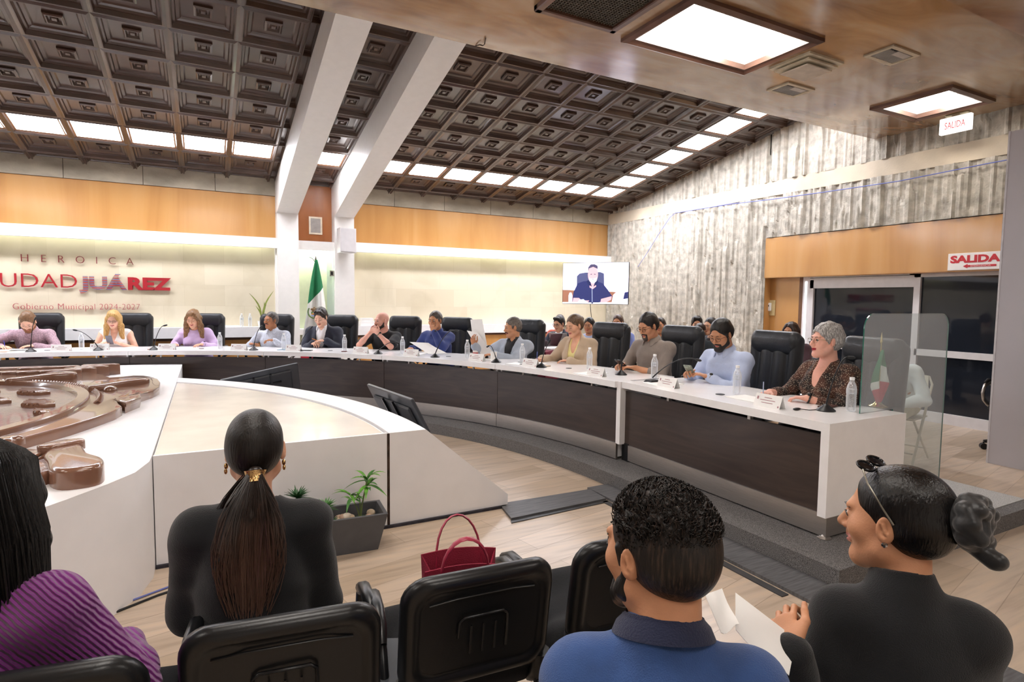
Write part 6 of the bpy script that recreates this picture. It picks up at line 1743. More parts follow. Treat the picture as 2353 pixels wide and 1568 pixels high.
# --- bearded man in blue polo
polo = mat('blue_polo', '#2F4F86', .8, noise=.05, nscale=30, bump=.35, bscale=420, sheen=.2)
bm_, BM = person(dict(loc=(.655, .50, 0), rz=-34, headat=(.744, .816), topz=1.212, label='bearded man with curly dark hair and blue polo shirt', scale=.98, fat=1.08, lean=10, hpitch=4, hyaw=44, skin='tan', seed=62, fine=.0034, cg=.0065, neck=1.08, head=1.0,
    hair=dict(style='curly', c='#1A1614', c2='#3E3029', up=.015, beard='full', bc='#15110F', res=.0032, line=.006), shw=.82, top=dict(m=polo, neck='none', sleeve='short', fold=.005, collar='polo', cm=cloth('navy_collar', '#1C2340', .8, bump=.4, bscale=300)),
    R=dict(w=(.16, .36, .66), hint=(.3, -.4, -1)), L=dict(w=(-.16, .36, .66), hint=(-.3, -.4, -1)), browc='#1A1614'))
HB, RB, sB = BM['HC'], BM['Rh'], BM['hs']
def bhp(x, y, z): return HB+RB @ (np.array([x, y, z])*sB)
cv = []
for i in range(2600):
    th = rng.uniform(0, 2*PI); ph = math.acos(rng.uniform(-.25, 1)); n_ = np.array([math.sin(ph)*math.cos(th), math.sin(ph)*math.sin(th), math.cos(ph)])
    p = np.array([n_[0]*.086, -.022+n_[1]*.107, .042+n_[2]*.097])
    if (p[1]-.066)*1.0-.86*(p[2]-.066) > -.012: continue
    toplen = .016 if p[2] > .05 else .007
    ph0 = rng.uniform(0, 6.28); t1 = nv(np.cross(n_, [0, 0, 1]+n_*.01)); t2 = np.cross(n_, t1); c = []
    for j in range(6):
        t = j/5; r_ = (.0055 if p[2] > .05 else .0015)*math.sin(t*PI*.8)
        q = p-n_*.004+n_*toplen*t*.8+t1*(r_*math.cos(ph0+t*4.5))+t2*(r_*math.sin(ph0+t*4.5)-toplen*.7*t)
        c.append(tuple(HB+RB @ (q*sB)))
    cv.append(c)
strands(bm_, 'curls', cv, .0016, hair_mat('#1A1614', '#3E3029', .35), 4)
# --- woman with the bun
turt = mat('black_turtleneck', '#141518', .95, noise=.05, bump=.3, bscale=420, sheen=.2)
bw_, BW = person(dict(loc=(1.135, .36, 0), rz=-44, headat=(1.355, .722), topz=1.197, label='woman in profile with black hair bun, sunglasses on her head and black turtleneck', female=True, shw=.76, fat=.90, scale=.96, lean=9, hpitch=3, hyaw=58, skin='tan', seed=63, fine=.0032, cg=.0065, neck=1.0,
    hair=dict(style='bun', c='#0E0C0C', up=.009, knot=False, rough=.25, res=.0032, line=.004), browc='#1A1210', top=dict(m=turt, neck='turtle', sleeve='long', fold=.003, e=.013), lips='#A8645A',
    L=dict(ww=(1.055, .745, .835), d=(-.15, .85, .4), n=(.6, .2, -.6), curl=52, hint=(-.5, -.5, -1)), R=dict(w=(.12, .36, .74), d=(-.2, 1, .1), hint=(.3, -.4, -1))))
HN, RN, sN = BW['HC'], BW['Rh'], BW['hs']
def nhp(x, y, z): return HN+RN @ (np.array([x, y, z])*sN)
# satin scrunchie wound round the bun
V = Vol(nhp(0, -.13, .02)-.14, nhp(0, -.13, .02)+.14, .004)
cB = np.array([0, -.128, .034])
V.ell(HN+RN @ (cB*sN), (.045*sN,)*3, None, .01)
for k in range(9):
    a = 2*PI*k/9+.3; rr_ = .043; c0 = cB+np.array([rr_*math.cos(a), -.012, rr_*math.sin(a)]); c1 = cB+np.array([rr_*1.05*math.cos(a+.6), -.03+.012*math.sin(3*k), rr_*1.05*math.sin(a+.6)])
    V.cone(HN+RN @ (c0*sN), HN+RN @ (c1*sN), .021*sN, .017*sN, .003)
for k in range(5):
    a = 2*PI*k/5; c0 = cB+np.array([.02*math.cos(a), -.036, .02*math.sin(a)]); c1 = cB+np.array([.03*math.cos(a+1), -.042, .03*math.sin(a+1)])
    V.cone(HN+RN @ (c0*sN), HN+RN @ (c1*sN), .014*sN, .012*sN, .003)
V.cone(HN+RN @ ((cB+np.array([0, -.01, -.05]))*sN), HN+RN @ ((cB+np.array([.0, -.055, -.075]))*sN), .015*sN, .02*sN, .006, (RN[:, 1], 1.2))
P, Fq = V.mesh(); vmesh('scrunchie', P, Fq, mat('black_satin', '#111113', .42, noise=.05, sheen=.4, bump=.2, bscale=40), bw_)
# sunglasses pushed up on the head
mb = MB()
for q in (-1, 1):
    ring = [tuple(nhp(q*.034+.028*math.cos(a), .048+.016*math.sin(a), .128+.008*math.sin(a))) for a in np.linspace(0, 2*PI, 17)]
    mb.mi(0).tube(ring, .0032, 6, False)
    mb.mi(1)._add([tuple(nhp(q*.034+.027*math.cos(a), .048+.015*math.sin(a), .128+.0075*math.sin(a))) for a in np.linspace(0, 2*PI, 16, False)], [tuple(range(16))])
    mb.mi(2).tube([nhp(q*.062, .046, .126), nhp(q*.084, .030, .10), nhp(q*.092, .0, .055), nhp(q*.088, -.022, .018)], .0022, 6)
mb.mi(0).tube([nhp(-.008, .055, .132), nhp(.008, .055, .132)], .003, 6)
mb.build('sunglasses', [M_blackgloss, mat('dark_lens', '#101014', .05, noise=0), mat('temple_silver', '#8E8A80', .25, .8)], bw_, smooth=60)
mb = MB()
for q in (-1, 1): mb.ball(tuple(nhp(q*.086, -.004, -.032)), .0065, 8, 5)
mb.build('earrings', mat('silver_glitter', '#C8C8CC', .15, 1.0, noise=.3, nscale=400), bw_)

# papers between the two people nearest the camera
def sheet_paper(name, corners, label, cat_='paper', lines=0, grp=None, m=None):
    a, b_, c, d = [Vector(p) for p in corners]; ctr_ = (a+b_+c+d)/4
    g = [[tuple(a.lerp(b_, i/6).lerp(d.lerp(c, i/6), j/6)-ctr_+Vector((0, 0, .006*math.sin(i*.9)*math.sin(j*.8)))) for j in range(7)] for i in range(7)]
    o = MB().sheet(g, .0008).build(name, m or M_paper, None, loc=tuple(ctr_), smooth=60)
    tag(o, label, cat_, grp); return o
sheet_paper('paper_sheet', [(.975, .825, .94), (1.085, .76, .845), (.985, .70, .825), (.885, .745, .925)], 'white printed sheets held between the bearded man and the woman with the bun')
sheet_paper('paper_sheet', [(.872, .812, .966), (.94, .83, .955), (.90, .75, .925), (.845, .745, .93)], 'white curled sheet beside the shoulder of the man in the blue polo')

# red handbag on the empty chair
def handbag():
    root = empty('handbag', (.705, 1.66, .475), -14, 'dark red felt tote handbag standing on an empty chair', 'handbag')
    mr = mat('red_felt', '#8E1F38', .9, noise=.08, bump=.4, bscale=300); ml = mat('red_leather', '#9A2640', .4, noise=.04)
    W_, D_, Hh = .118, .06, .25
    n = 10; mb = MB()
    def ring(z, k, wv=0.0):
        out = []
        for i in range(4*n):
            s_, t = divmod(i, n); t = t/n
            x, y = [(-W_+2*W_*t, -D_), (W_, -D_+2*D_*t), (W_-2*W_*t, D_), (-W_, D_-2*D_*t)][s_]
            dz = 0
            if wv and s_ in (1, 3): dz = -.05*math.sin(t*PI)*wv; x *= 1-.25*math.sin(t*PI)*wv
            if wv and s_ in (0, 2): dz = .012*math.sin(t*PI)*wv
            out.append((x*k, y*k, z+dz))
        out.append(out[0]); return out
    mb.sheet([ring(0.0, .95), ring(.10, 1.0), ring(.19, 1.02, .4), ring(Hh, 1.04, 1.0)], .005)
    mb.prism([(-W_*.93, -D_*.93), (W_*.93, -D_*.93), (W_*.93, D_*.93), (-W_*.93, D_*.93)], 0, .008)
    mb.build('body', mr, root, smooth=50)
    for q, tilt_ in ((-1, -.03), (1, .05)):
        pts_ = []
        for k in range(13):
            a = PI*k/12; pts_.append((-.075*math.cos(a), q*D_*1.0+tilt_*math.sin(a), Hh-.05+.155*math.sin(a)**.8 if math.sin(a) > 0 else Hh-.05))
        mb = MB().tube([(-.078, q*D_, Hh-.12)]+pts_+[(.078, q*D_, Hh-.12)], .011, 8, True, .35); mb.build('handle', ml, root, smooth=60)
    MB().ball((-.02, -D_-.002, Hh-.03), .005, 8, 5).ball((.02, -D_-.002, Hh-.03), .005, 8, 5).build('stud', MATS['gold'], root)
handbag()
o = MB().box((0, 0, .006), (.20, .27, .012), 0, .003).mi(1).box((0, 0, .0135), (.19, .26, .002)).build('folder', [mat('folder_edge', '#C9CDD2', .4), mat('folder_grey', '#34373C', .4)], None, loc=(.43, 1.55, .505)); o.rotation_euler = (0, 0, R(-25)); tag(o, 'dark folder with pale edge lying on the chair beside the handbag', 'folder')

# ================================================================== THINGS ON THE DESK
def onring(x, y, z=ZT): return (x, y, z)
M_pet = None
m, nt, b = _new('pet_plastic')
tr = N(nt, 'ShaderNodeBsdfTransparent'); tr.inputs[0].default_value = (.93, .95, .97, 1)
df = N(nt, 'ShaderNodeBsdfDiffuse'); df.inputs[0].default_value = (.95, .96, .98, 1)
gl = N(nt, 'ShaderNodeBsdfGlossy'); gl.inputs['Roughness'].default_value = 0.06
lw = N(nt, 'ShaderNodeLayerWeight'); lw.inputs['Blend'].default_value = .35
ma = N(nt, 'ShaderNodeMath', operation='MULTIPLY_ADD'); ma.inputs[1].default_value = .5; ma.inputs[2].default_value = .22; nt.links.new(lw.outputs['Facing'], ma.inputs[0])
m1 = N(nt, 'ShaderNodeMixShader'); nt.links.new(ma.outputs[0], m1.inputs[0]); nt.links.new(tr.outputs[0], m1.inputs[1]); nt.links.new(df.outputs[0], m1.inputs[2])
m2 = N(nt, 'ShaderNodeMixShader'); m2.inputs[0].default_value = .10; nt.links.new(m1.outputs[0], m2.inputs[1]); nt.links.new(gl.outputs[0], m2.inputs[2])
nt.links.new(m2.outputs[0], nt.nodes['Material Output'].inputs[0]); M_pet = m
M_label = mat('bottle_label', '#F2F2F4', .5, noise=0)
def bottle(loc, label, grp='water bottles on the council desk'):
    if 'bot' in CH: return dup(CH['bot'], loc, 0, label, grp)
    root = empty('water_bottle', loc, 0, label, 'bottle', grp)
    prof = [(0, .004), (.012, .002), (.024, 0), (.030, .006), (.031, .014)]
    z = .014
    for k in range(9): prof += [(.0295, z+.006), (.0315, z+.012)]; z += .0125
    prof += [(.0315, .135), (.031, .150), (.027, .172), (.018, .192), (.0135, .203), (.0135, .212)]
    MB().lathe(prof, n=16).build('bottle_body', M_pet, root, smooth=50)
    MB().lathe([(0, .209), (.0155, .209), (.0155, .224), (.0150, .227), (0, .227)], n=16).build('cap', mat('cap_white', '#F6F6F6', .4, noise=0), root, smooth=40)
    MB().lathe([(.0322, .118), (.0322, .148)], n=16).build('label_band', M_pet, root, smooth=40)
    CH['bot'] = root; return root
BT = [((-1.46, 9.45), 'between the man writing and the blonde woman'), ((.17, 9.01), 'beside the woman in lilac'), ((.95, 8.54), 'in front of the smiling grey-haired man'), ((1.66, 8.0), 'in front of the man in the navy jacket'),
      ((2.27, 7.36), 'between the bald man and the man in dark blue'), ((2.83, 6.53), 'beside the dark blue shirt and the red-striped cup'), ((3.17, 5.75), 'in front of the man in the grey jacket'), ((3.58, 5.02), 'in front of the woman in beige'),
      ((3.70, 4.15), 'in front of the man in brown'), ((3.66, 3.16), 'in front of the man in light blue'), ((3.81, 2.345), 'nearest the glass screen')]
for (x, y), w_ in BT: bottle((x, y, ZT), 'clear water bottle '+w_)
for x in (.55, .68): bottle((x, YB-.12, ZD+.93), 'clear water bottle on the back counter, '+('left' if x < .6 else 'right')+' one of the pair beside the plant', 'water bottles on the back counter')
def micro(base, tip_vec, bend, label, alt=False):
    root = empty('microphone', base, 0, label, 'microphone', 'gooseneck microphones on the council desk')
    tx, ty, tz = tip_vec; L = math.hypot(tx, ty) or 1; a = math.atan2(ty, tx)
    mb = MB()
    if alt: mb.prism([(-.06, -.05), (.06, -.05), (.06, .05), (-.06, .05)], 0, .02, .02)
    else: mb.lathe([(.058, 0), (.06, .006), (.045, .018), (.024, .034), (.014, .045), (0, .047)], n=20)
    mb.build('base', M_black, root, smooth=40)
    P = [Vector((0, 0, .04)), Vector((tx*.22, ty*.22, tz*.55)), Vector((tx*.62, ty*.62, tz*bend)), Vector((tx, ty, tz))]
    pts = []
    for i in range(13):
        t = i/12; u = 1-t; pts.append(tuple(P[0]*u**3+P[1]*3*u*u*t+P[2]*3*u*t*t+P[3]*t**3))
    MB().tube(pts, [.0065]*3+[.0042]*10, 8).build('gooseneck', M_black, root, smooth=60)
    d = (Vector(pts[-1])-Vector(pts[-2])).normalized(); q = Vector(pts[-1])
    MB().tube([tuple(q-d*.01), tuple(q+d*.008), tuple(q+d*.034), tuple(q+d*.046)], [.007, .011, .011, .004], 10).build('capsule', M_black, root, smooth=60)
    return root
who_m = ['in front of the man writing at the far left', 'in front of the blonde woman', 'between the blonde woman and the woman in lilac', 'in front of the smiling grey-haired man', 'left of the man in the navy jacket', 'in front of the bald man', 'in front of the man in dark blue',
         'in front of the man reading papers', 'in front of the woman in beige', 'in front of the man in brown', 'with long arm bent towards the man in light blue', 'in front of the grey-haired woman']
MC = [((-1.96, 9.3), (.04, .06, .40), .9), ((-1.25, 9.23), (-.24, .10, .26), .95), ((-.62, 9.1), (.12, .03, .32), 1.0), ((.57, 8.6), (.09, .05, .30), .9), ((1.11, 8.26), (.15, -.0, .30), .8), ((1.98, 7.48), (.20, -.13, .15), 1.2), ((2.51, 6.79), (.19, -.18, .34), 1.05),
      ((2.95, 5.97), (-.03, .14, .18), 1.2), ((3.18, 5.34), (.10, .02, .26), .8), ((3.58, 4.49), (.05, .03, .43), .8), ((3.52, 3.97), (.08, -.44, .24), 1.15), ((3.66, 2.42), (.12, -.06, .36), 1.05)]
for i, ((x, y), tv_, bd_) in enumerate(MC):
    micro((x, y, ZT), tv_, bd_, 'black gooseneck microphone '+who_m[i], alt=(i == 10))
def plate(x, y, face, label, w_=.21, h=.085, txt=True):
    """folded acrylic card holder standing on the desk; face = direction its printed side looks"""
    root = empty('name_plate', (x, y, ZT), face-90, label, 'name plate', 'name plates on the council desk')
    MB().sheet([[(-w_/2, .045, .0), (w_/2, .045, .0)], [(-w_/2, .012, h), (w_/2, .012, h)], [(-w_/2, -.02, .0), (w_/2, -.02, .0)]], .002).build('card', M_paper, root)
    mb = MB()
    for k, (a, c) in enumerate(((-.03, .03), (-.06, .06), (-.045, .045))):
        z = h*(.72-.2*k); yy = .045-.033*(z/h)+.003
        mb.quad((a, yy, z), (c, yy, z), (c, yy-.0015, z+.004), (a, yy-.0015, z+.004))
    z = h*.55; yy = .045-.033*.55+.003; mb.quad((w_/2-.03, yy, z), (w_/2-.018, yy, z), (w_/2-.018, yy-.006, z+.02), (w_/2-.03, yy-.006, z+.02))
    z = h*.1; yy = .045-.0033+.002; mb.quad((-w_/2+.008, yy, z), (-w_/2+.018, yy, z), (-w_/2+.018, yy-.003, z+.012), (-w_/2+.008, yy-.003, z+.012))
    mb.build('print', mat('print_rose', '#A87880', .6, noise=0), root)
PL = [((-1.64, 9.26), 270, 'the man writing'), ((-1.24, 9.30), 262, 'the blonde woman'), ((-.46, 9.03), 252, 'the woman in lilac'), ((.40, 8.67), 242, 'the smiling grey-haired man'), ((1.05, 8.27), 235, 'the man in the navy jacket'), ((1.80, 7.64), 226, 'the bald man'),
      ((2.30, 7.06), 219, 'the man in dark blue'), ((2.82, 6.20), 207, 'the man reading papers'), ((3.12, 5.45), 198, 'the woman in beige'), ((3.32, 4.52), 189, 'the man in brown'), ((3.45, 3.68), 180, 'the man in light blue'), ((3.44, 2.68), 180, 'the grey-haired woman')]
for (x, y), f_, w_ in PL: plate(x, y, f_, 'white folded name card in front of '+w_)
def flat(name, x, y, rz, w_, d, t, m, label, cat_, grp=None, z=ZT):
    o = MB().box((0, 0, t/2), (w_, d, t), 0, min(.004, t*.4)).build(name, m, None, loc=(x, y, z+.0005)); o.rotation_euler = (0, 0, R(rz)); return tag(o, label, cat_, grp)
def infront(ang, off, dx=0.0):
    p = at(ang, off); t = R(ang+90); return p[0]+math.cos(t)*dx, p[1]+math.sin(t)*dx
# papers: (angle, offset, sideways, turn, w, d, label)
for ang, off, dx, tr_, w_, d, lb in ((90, .42, -.02, 4, .30, .21, 'open white document under the hands of the man writing'), (88, .30, .18, 8, .22, .30, 'white sheet left of the documents of the man writing'), (72.1, .44, .0, 3, .30, .21, 'white document being read by the woman in lilac'),
        (62.1, .40, .05, -5, .30, .21, 'white document in front of the smiling grey-haired man'), (54.5, .40, .03, 4, .30, .21, 'open notebook pages in front of the man in the navy jacket'), (39.3, .36, -.18, 12, .21, .30, 'white sheet beside the elbow of the man in dark blue'),
        (27.5, .42, -.05, 6, .30, .21, 'white sheet lying under the hands of the man in the grey jacket'), (18.4, .40, .16, -8, .30, .22, 'white document the woman in beige writes on'), (20.5, .26, .0, 10, .21, .30, 'white sheet beside the bottle of the man in the grey jacket'), (8.6, .20, .08, 3, .21, .30, 'white sheet in front of the man in brown'),
        (.2, .30, .05, -6, .21, .29, 'white sheet with red mark in front of the man in light blue'), (-8.4, .40, .02, 5, .30, .21, 'white sheet under the hands of the grey-haired woman')):
    x, y = infront(ang, off, dx); flat('document', x, y, ang+90+tr_, w_, d, .004, M_paper, lb, 'paper', 'white papers on the council desk')
x, y = infront(91.5, .22); flat('orange_folder', x, y, 176, .3, .05, .006, mat('folder_peach', '#D8A080', .6), 'thin peach coloured folder edge by the first microphone', 'folder')
x, y = infront(74.2, .18); flat('pen_case', x, y, 170, .16, .06, .012, mat('case_pink', '#C69A8C', .6), 'small pinkish case in front of the woman in lilac', 'case')
x, y = infront(56.5, .30); flat('folder', x, y, 150, .24, .18, .006, mat('folder_blue', '#7C93A4', .6), 'grey-blue folder in front of the man in the navy jacket', 'folder')
x, y = infront(53.5, .24); flat('phone', x, y, 150, .15, .075, .01, M_black, 'dark phone lying in front of the man in the navy jacket', 'phone')
x, y = infront(47.8, .24); flat('phone', x, y, 150, .07, .05, .01, mat('maroon_case', '#5A2C30', .5), 'small maroon phone case beside the name card of the bald man', 'phone')
x, y = infront(17.2, .26); flat('wallet', x, y, 100, .20, .10, .014, mat('beige_purse', '#C8B4A0', .6), 'flat beige patterned purse in front of the woman in beige', 'purse')
x, y = infront(19.0, .20); flat('phone', x, y, 110, .14, .07, .01, M_black, 'dark phone lying beside the flat beige purse', 'phone')
flat('phone', 3.80, 2.50, 10, .15, .075, .012, mat('brown_case', '#4A2E26', .5), 'dark brown phone case beside the elbow of the grey-haired woman', 'phone')
# pens in hands
def pen(I_, who, side_, c, label, up=(.2, -.3, .9)):
    inf = I_[1]; root = I_[0]; W_, d, n_, r_, c_ = inf['hands'][0 if side_ == 'R' else 1]
    base = np.array(W_)+np.array(d)*.095-nv(n_)*(-.012); u = nv(up); M = Matrix.Translation(root.location) @ Matrix.Rotation(root.rotation_euler.z, 4, 'Z')
    a = M @ Vector(base-u*.035); b_ = M @ Vector(base+u*.105)
    o = MB().tube([(0, 0, 0), tuple((b_-a)*.08), tuple(b_-a)], [.001, .004, .004], 8).build('pen', mat('pen_'+c.strip('#'), c, .3, noise=0), None, loc=tuple(a)); tag(o, label, 'pen')
pen(I['pink'], 'pink', 'R', '#4A4AA8', 'blue pen in the hand of the man writing at the far left'); pen(I['navy'], 'navy', 'L', '#E0873A', 'orange pen held by the man in the navy jacket', (.8, .2, .3))
pen(I['beige'], 'beige', 'R', '#5A6AB0', 'blue pen in the hand of the woman in beige'); pen(I['gray'], 'gray', 'R', '#A8B4D0', 'pale blue pen in the hand of the grey-haired woman', (.1, -.1, .95))
def handphone(I_, side_, off, size, m, label, rot=(0, 60, 0)):
    inf = I_[1]; root = I_[0]; M = Matrix.Translation(root.location) @ Matrix.Rotation(root.rotation_euler.z, 4, 'Z')
    W_ = inf['hands'][0][0]; W2 = inf['hands'][1][0]; c = (np.array(W_)+np.array(W2))/2+np.array(off)
    p = M @ Vector(c); o = MB().box((0, 0, 0), size, 0, .006).build('phone', m, None, loc=tuple(p)); o.rotation_euler = (R(rot[0]), R(rot[1]), root.rotation_euler.z+R(rot[2])); tag(o, label, 'phone', None)
handphone(I['blond'], 'R', (0, .10, .055), (.078, .009, .155), mat('phone_grey', '#6E6A72', .3), 'grey phone held upright in the hands of the blonde woman', (-35, 0, 0))
handphone(I['brown'], 'R', (0.02, .09, .04), (.075, .010, .15), M_black, 'black phone in the hands of the man in brown', (-60, 0, 10))
handphone(I['lblue'], 'R', (0.03, .09, .045), (.078, .010, .155), mat('phone_green', '#8A9488', .3, noise=.3, nscale=60), 'phone with pale patterned case in the hands of the man in light blue', (-50, 0, 20))
# cups and small things
o = MB().lathe([(0, 0), (.033, 0), (.040, .10), (.037, .10), (.031, .006), (0, .006)], n=20).build('paper_cup', M_white, None, loc=(3.02, 6.18, ZT), smooth=40); tag(o, 'white paper cup beside the papers of the man in the grey jacket', 'cup')
o = MB().lathe([(0, 0), (.03, 0), (.034, .09), (.031, .09), (.028, .006), (0, .006)], n=20).mi(1).lathe([(.0325, .03), (.0342, .06)], n=20).build('striped_cup', [M_white, mat('cup_red', '#C03A3A', .5)], None, loc=(2.98, 6.62, ZT), smooth=40); tag(o, 'small white cup with red stripe beside a water bottle', 'cup')
o = MB().ball((0, 0, .02), (.06, .035, .022), 12, 7).ball((.07, .02, .018), (.035, .03, .02), 10, 6).tube([(-.06, 0, .02), (-.1, .03, .05), (-.06, .05, .03)], .006, 6).build('key_pouch', M_black, None, loc=(2.96, 6.40, ZT)); tag(o, 'small black pouch behind the name card of the man reading papers', 'pouch')
# papers held up by the man in the grey jacket and the man in dark blue
sheet_paper('paper_sheet', [(2.97, 6.76, 1.30), (3.06, 6.60, 1.31), (3.09, 6.52, 1.00), (2.99, 6.70, .98)], 'printed sheet held up high by the man in the light grey jacket')
sheet_paper('paper_sheet', [(2.94, 6.80, 1.16), (3.01, 6.62, 1.14), (3.16, 6.40, .86), (3.05, 6.58, .85)], 'curved white sheet hanging below the raised hand of the man in the grey jacket')
sheet_paper('paper_sheet', [(2.36, 7.35, .99), (2.56, 7.18, .985), (2.72, 6.92, .86), (2.50, 7.02, .86)], 'white sheet tilted up in the hand of the man in dark blue')
# mouse-like mic control and cables
o = MB().ball((0, 0, .008), (.035, .018, .009), 12, 6).tube([(.03, -.005, .006), (.06, -.05, .004), (.11, -.06, .004), (.17, -.09, .006)], .003, 6).build('remote_cable', M_black, None, loc=(3.50, 2.52, ZT)); tag(o, 'small black cable switch lying beside the nearest microphone', 'cable')
for x, y, w_ in ((3.36, 3.62, 'lblue'),):
    pass
# small desk flag behind the glass
fl = empty('desk_flag', (4.145, 2.36, ZT), 0, 'small Mexican flag on a gold stand behind the glass screen', 'flag')
gold2 = mat('brass', '#D2BC7C', .2, 1.0, noise=.03)
MB().lathe([(.058, 0), (.060, .008), (.050, .014), (.030, .022), (.014, .040), (.007, .05), (0, .05)], n=24).build('base', gold2, fl, smooth=50)
MB().cyl((0, 0, .03), (0, 0, .45), .0045).lathe([(0, .44), (.008, .45), (.010, .46), (.005, .47), (.007, .485), (0, .525)], n=10).build('pole', gold2, fl, smooth=50)
def tri_flag(root, P0, name_sets, rows, curvef, thick=.0015):
    pass
def cloth_strip(root, name, m, f, u0, u1, nu=6, nv_=10):
    MB().sheet([[f(u0+(u1-u0)*i/nu, j/nv_) for j in range(nv_+1)] for i in range(nu+1)], .0015).build(name, m, root, smooth=60)
mg, mw_, mr_ = mat('flag_green', '#1F7A4C', .7, noise=.03), mat('flag_white', '#EFEFEA', .7, noise=.02), mat('flag_red', '#C8283C', .7, noise=.03)
def dflag(side):
    def f(u, v):   # hangs from the top of the pole as a draped kite, stripes run across
        w_ = .105 if side < 0 else .125; top_, bot = .40, .035
        z = top_-(top_-bot)*u; spread = math.sin(min(1, u*1.35)*PI*.5)*(1 if u < .62 else max(0.12, 1-(u-.62)/.38*.85))
        return (side*w_*spread*v, -.008+.012*math.sin(v*7+u*3), z+side*(-.05 if side > 0 else .03)*v*(1 if u > .1 else u*10)+(.055*v if side > 0 else 0)*u)
    cloth_strip(fl, 'green_stripe', mg, f, 0, .55 if side < 0 else .28); cloth_strip(fl, 'white_stripe', mw_, f, .55 if side < 0 else .28, .70 if side < 0 else .60); cloth_strip(fl, 'red_stripe', mr_, f, .70 if side < 0 else .60, 1.0)
dflag(-1); dflag(1)
# tall national flag in the niche
bf = empty('national_flag', (1.68, 10.35, ZD), 0, 'tall furled national flag standing between the columns', 'flag')
MB().cyl((0, 0, 0), (0, 0, 2.02), .014).lathe([(.0, 2.0), (.02, 2.02), (.012, 2.05), (.02, 2.08), (0, 2.16)], n=10).build('pole', mat('pole_wood', '#4A4038', .4), bf)
MB().lathe([(.16, 0), (.16, .03), (.05, .06), (.03, .12), (0, .12)], n=20).build('base', gold2, bf, smooth=50)
def bff(u, v):
    z = 2.08-1.62*u; w_ = .02+.24*min(1, u*1.15)**.9
    x = (v-.52)*w_*2*(1+.04*math.sin(9*u)); return (x, -.03-.035*math.sin(v*PI*3.2+u*1.5)*min(1, u*2.5)-.03, z-.10*(1-v)*u+.26*(.5-v)*u*.2)
def bstr(name, m, a0, a1):
    # stripes run diagonally because the cloth hangs in folds
    g = []
    for i in range(13):
        row = []
        for j in range(17):
            v = j/16; sh = .10*(v-.5)*-1.0
            u = a0[0]+(a1[0]-a0[0])*i/12; u2 = u+(.0 if (i == 0 and a0[1]) else sh*1.6*(0 if (a0[1] and i == 0) else 1))
            row.append(bff(max(.0, min(1, u2)), v))
        g.append(row)
    MB().sheet(g, .002).build(name, m, bf, smooth=60)
bstr('green_stripe', mg, (0.0, True), (.36, False)); bstr('white_stripe', mw_, (.36, False), (.86, False)); bstr('red_stripe', mr_, (.86, False), (1.0, False))
MB().tube([(0, -.03, 2.02), (-.06, -.04, 2.10), (-.11, -.04, 2.12)], .006, 6).tube([(0, -.03, 2.02), (.04, -.04, 1.95), (.05, -.05, 1.90)], .008, 6).build('tie_cord', mat('cord_green', '#2E4A3C', .7), bf)
# round emblem on the white stripe: wreath of green arcs round a brown bird on a cactus
mb = MB(); c0 = (-.055, -.115, 1.20)
for k in range(20):
    a = R(150+k*13); mb.mi(0).ball((c0[0]+.098*math.cos(a), c0[1], c0[2]+.105*math.sin(a)), (.016, .004, .012), 6, 4)
for x_, z_, rx, rz_, i in ((0, .02, .035, .03, 1), (-.03, .045, .03, .018, 1), (.03, .05, .022, .016, 1), (.0, .07, .016, .014, 1), (0, -.035, .05, .014, 2), (.0, -.06, .06, .010, 3), (-.035, -.01, .014, .018, 0), (.035, -.012, .014, .018, 0), (0.03, .01, .02, .008, 4)):
    mb.mi(i).ball((c0[0]+x_, c0[1]-.002, c0[2]+z_), (rx, .005, rz_), 8, 5)
mb.build('emblem', [mat('emblem_green', '#6A8A4A', .7), mat('emblem_brown', '#8A6A44', .7), mat('emblem_orange', '#D08A3A', .7), mat('emblem_blue', '#8A9AC8', .7), mat('emblem_red', '#B85A4A', .7)], bf)

# ---- plant and items on the back counter
pt = empty('potted_plant', (.86, YB-.15, ZD+.93), 0, 'small plant with long arching leaves on the back counter', 'plant')
MB().lathe([(.05, 0), (.065, .10), (.06, .10), (.045, .01), (0, .01)], n=16).build('pot', M_white, pt, smooth=40)
leafm = mat('leaf_yellow_green', '#8E9A4A', .5, noise=.15, nscale=20)
def blade(root, pts, w_, m, name='leaf'):
    g = []
    for i, p in enumerate(pts):
        t = i/(len(pts)-1); ww = w_*math.sin(PI*min(1, t*.92+.08))**.7
        a = Vector(pts[max(0, i-1)]); b_ = Vector(pts[min(len(pts)-1, i+1)]); tv_ = (b_-a).normalized(); s_ = tv_.cross(Vector((.3, 1, .2))).normalized()
        g.append([tuple(Vector(p)-s_*ww), tuple(Vector(p)+Vector((0, .3*ww, 0))), tuple(Vector(p)+s_*ww)])
    return MB().sheet(g, .001).build(name, m, root, smooth=60)
for tx, tz_, cv_ in ((-.19, .50, .06), (.21, .55, -.04), (.05, .36, .02), (-.09, .28, .03), (.10, .40, .0)):
    blade(pt, [(tx*t+cv_*math.sin(PI*t), 0, .08+tz_*(t**.85)) for t in [i/7 for i in range(8)]], .013, leafm)
o = MB().box((0, 0, .01), (.28, .2, .02)).build('paper_stack', M_paper, None, loc=(.40, YB-.14, ZD+.93)); tag(o, 'low stack of white paper on the back counter', 'paper stack')
o = MB().box((0, 0, .04), (.5, .2, .08)).box((-.12, 0, .11), (.22, .18, .06)).build('paper_boxes', M_paper, None, loc=(2.80, YB-.14, ZD+.93)); tag(o, 'white paper boxes stacked on the counter right of the columns', 'box')

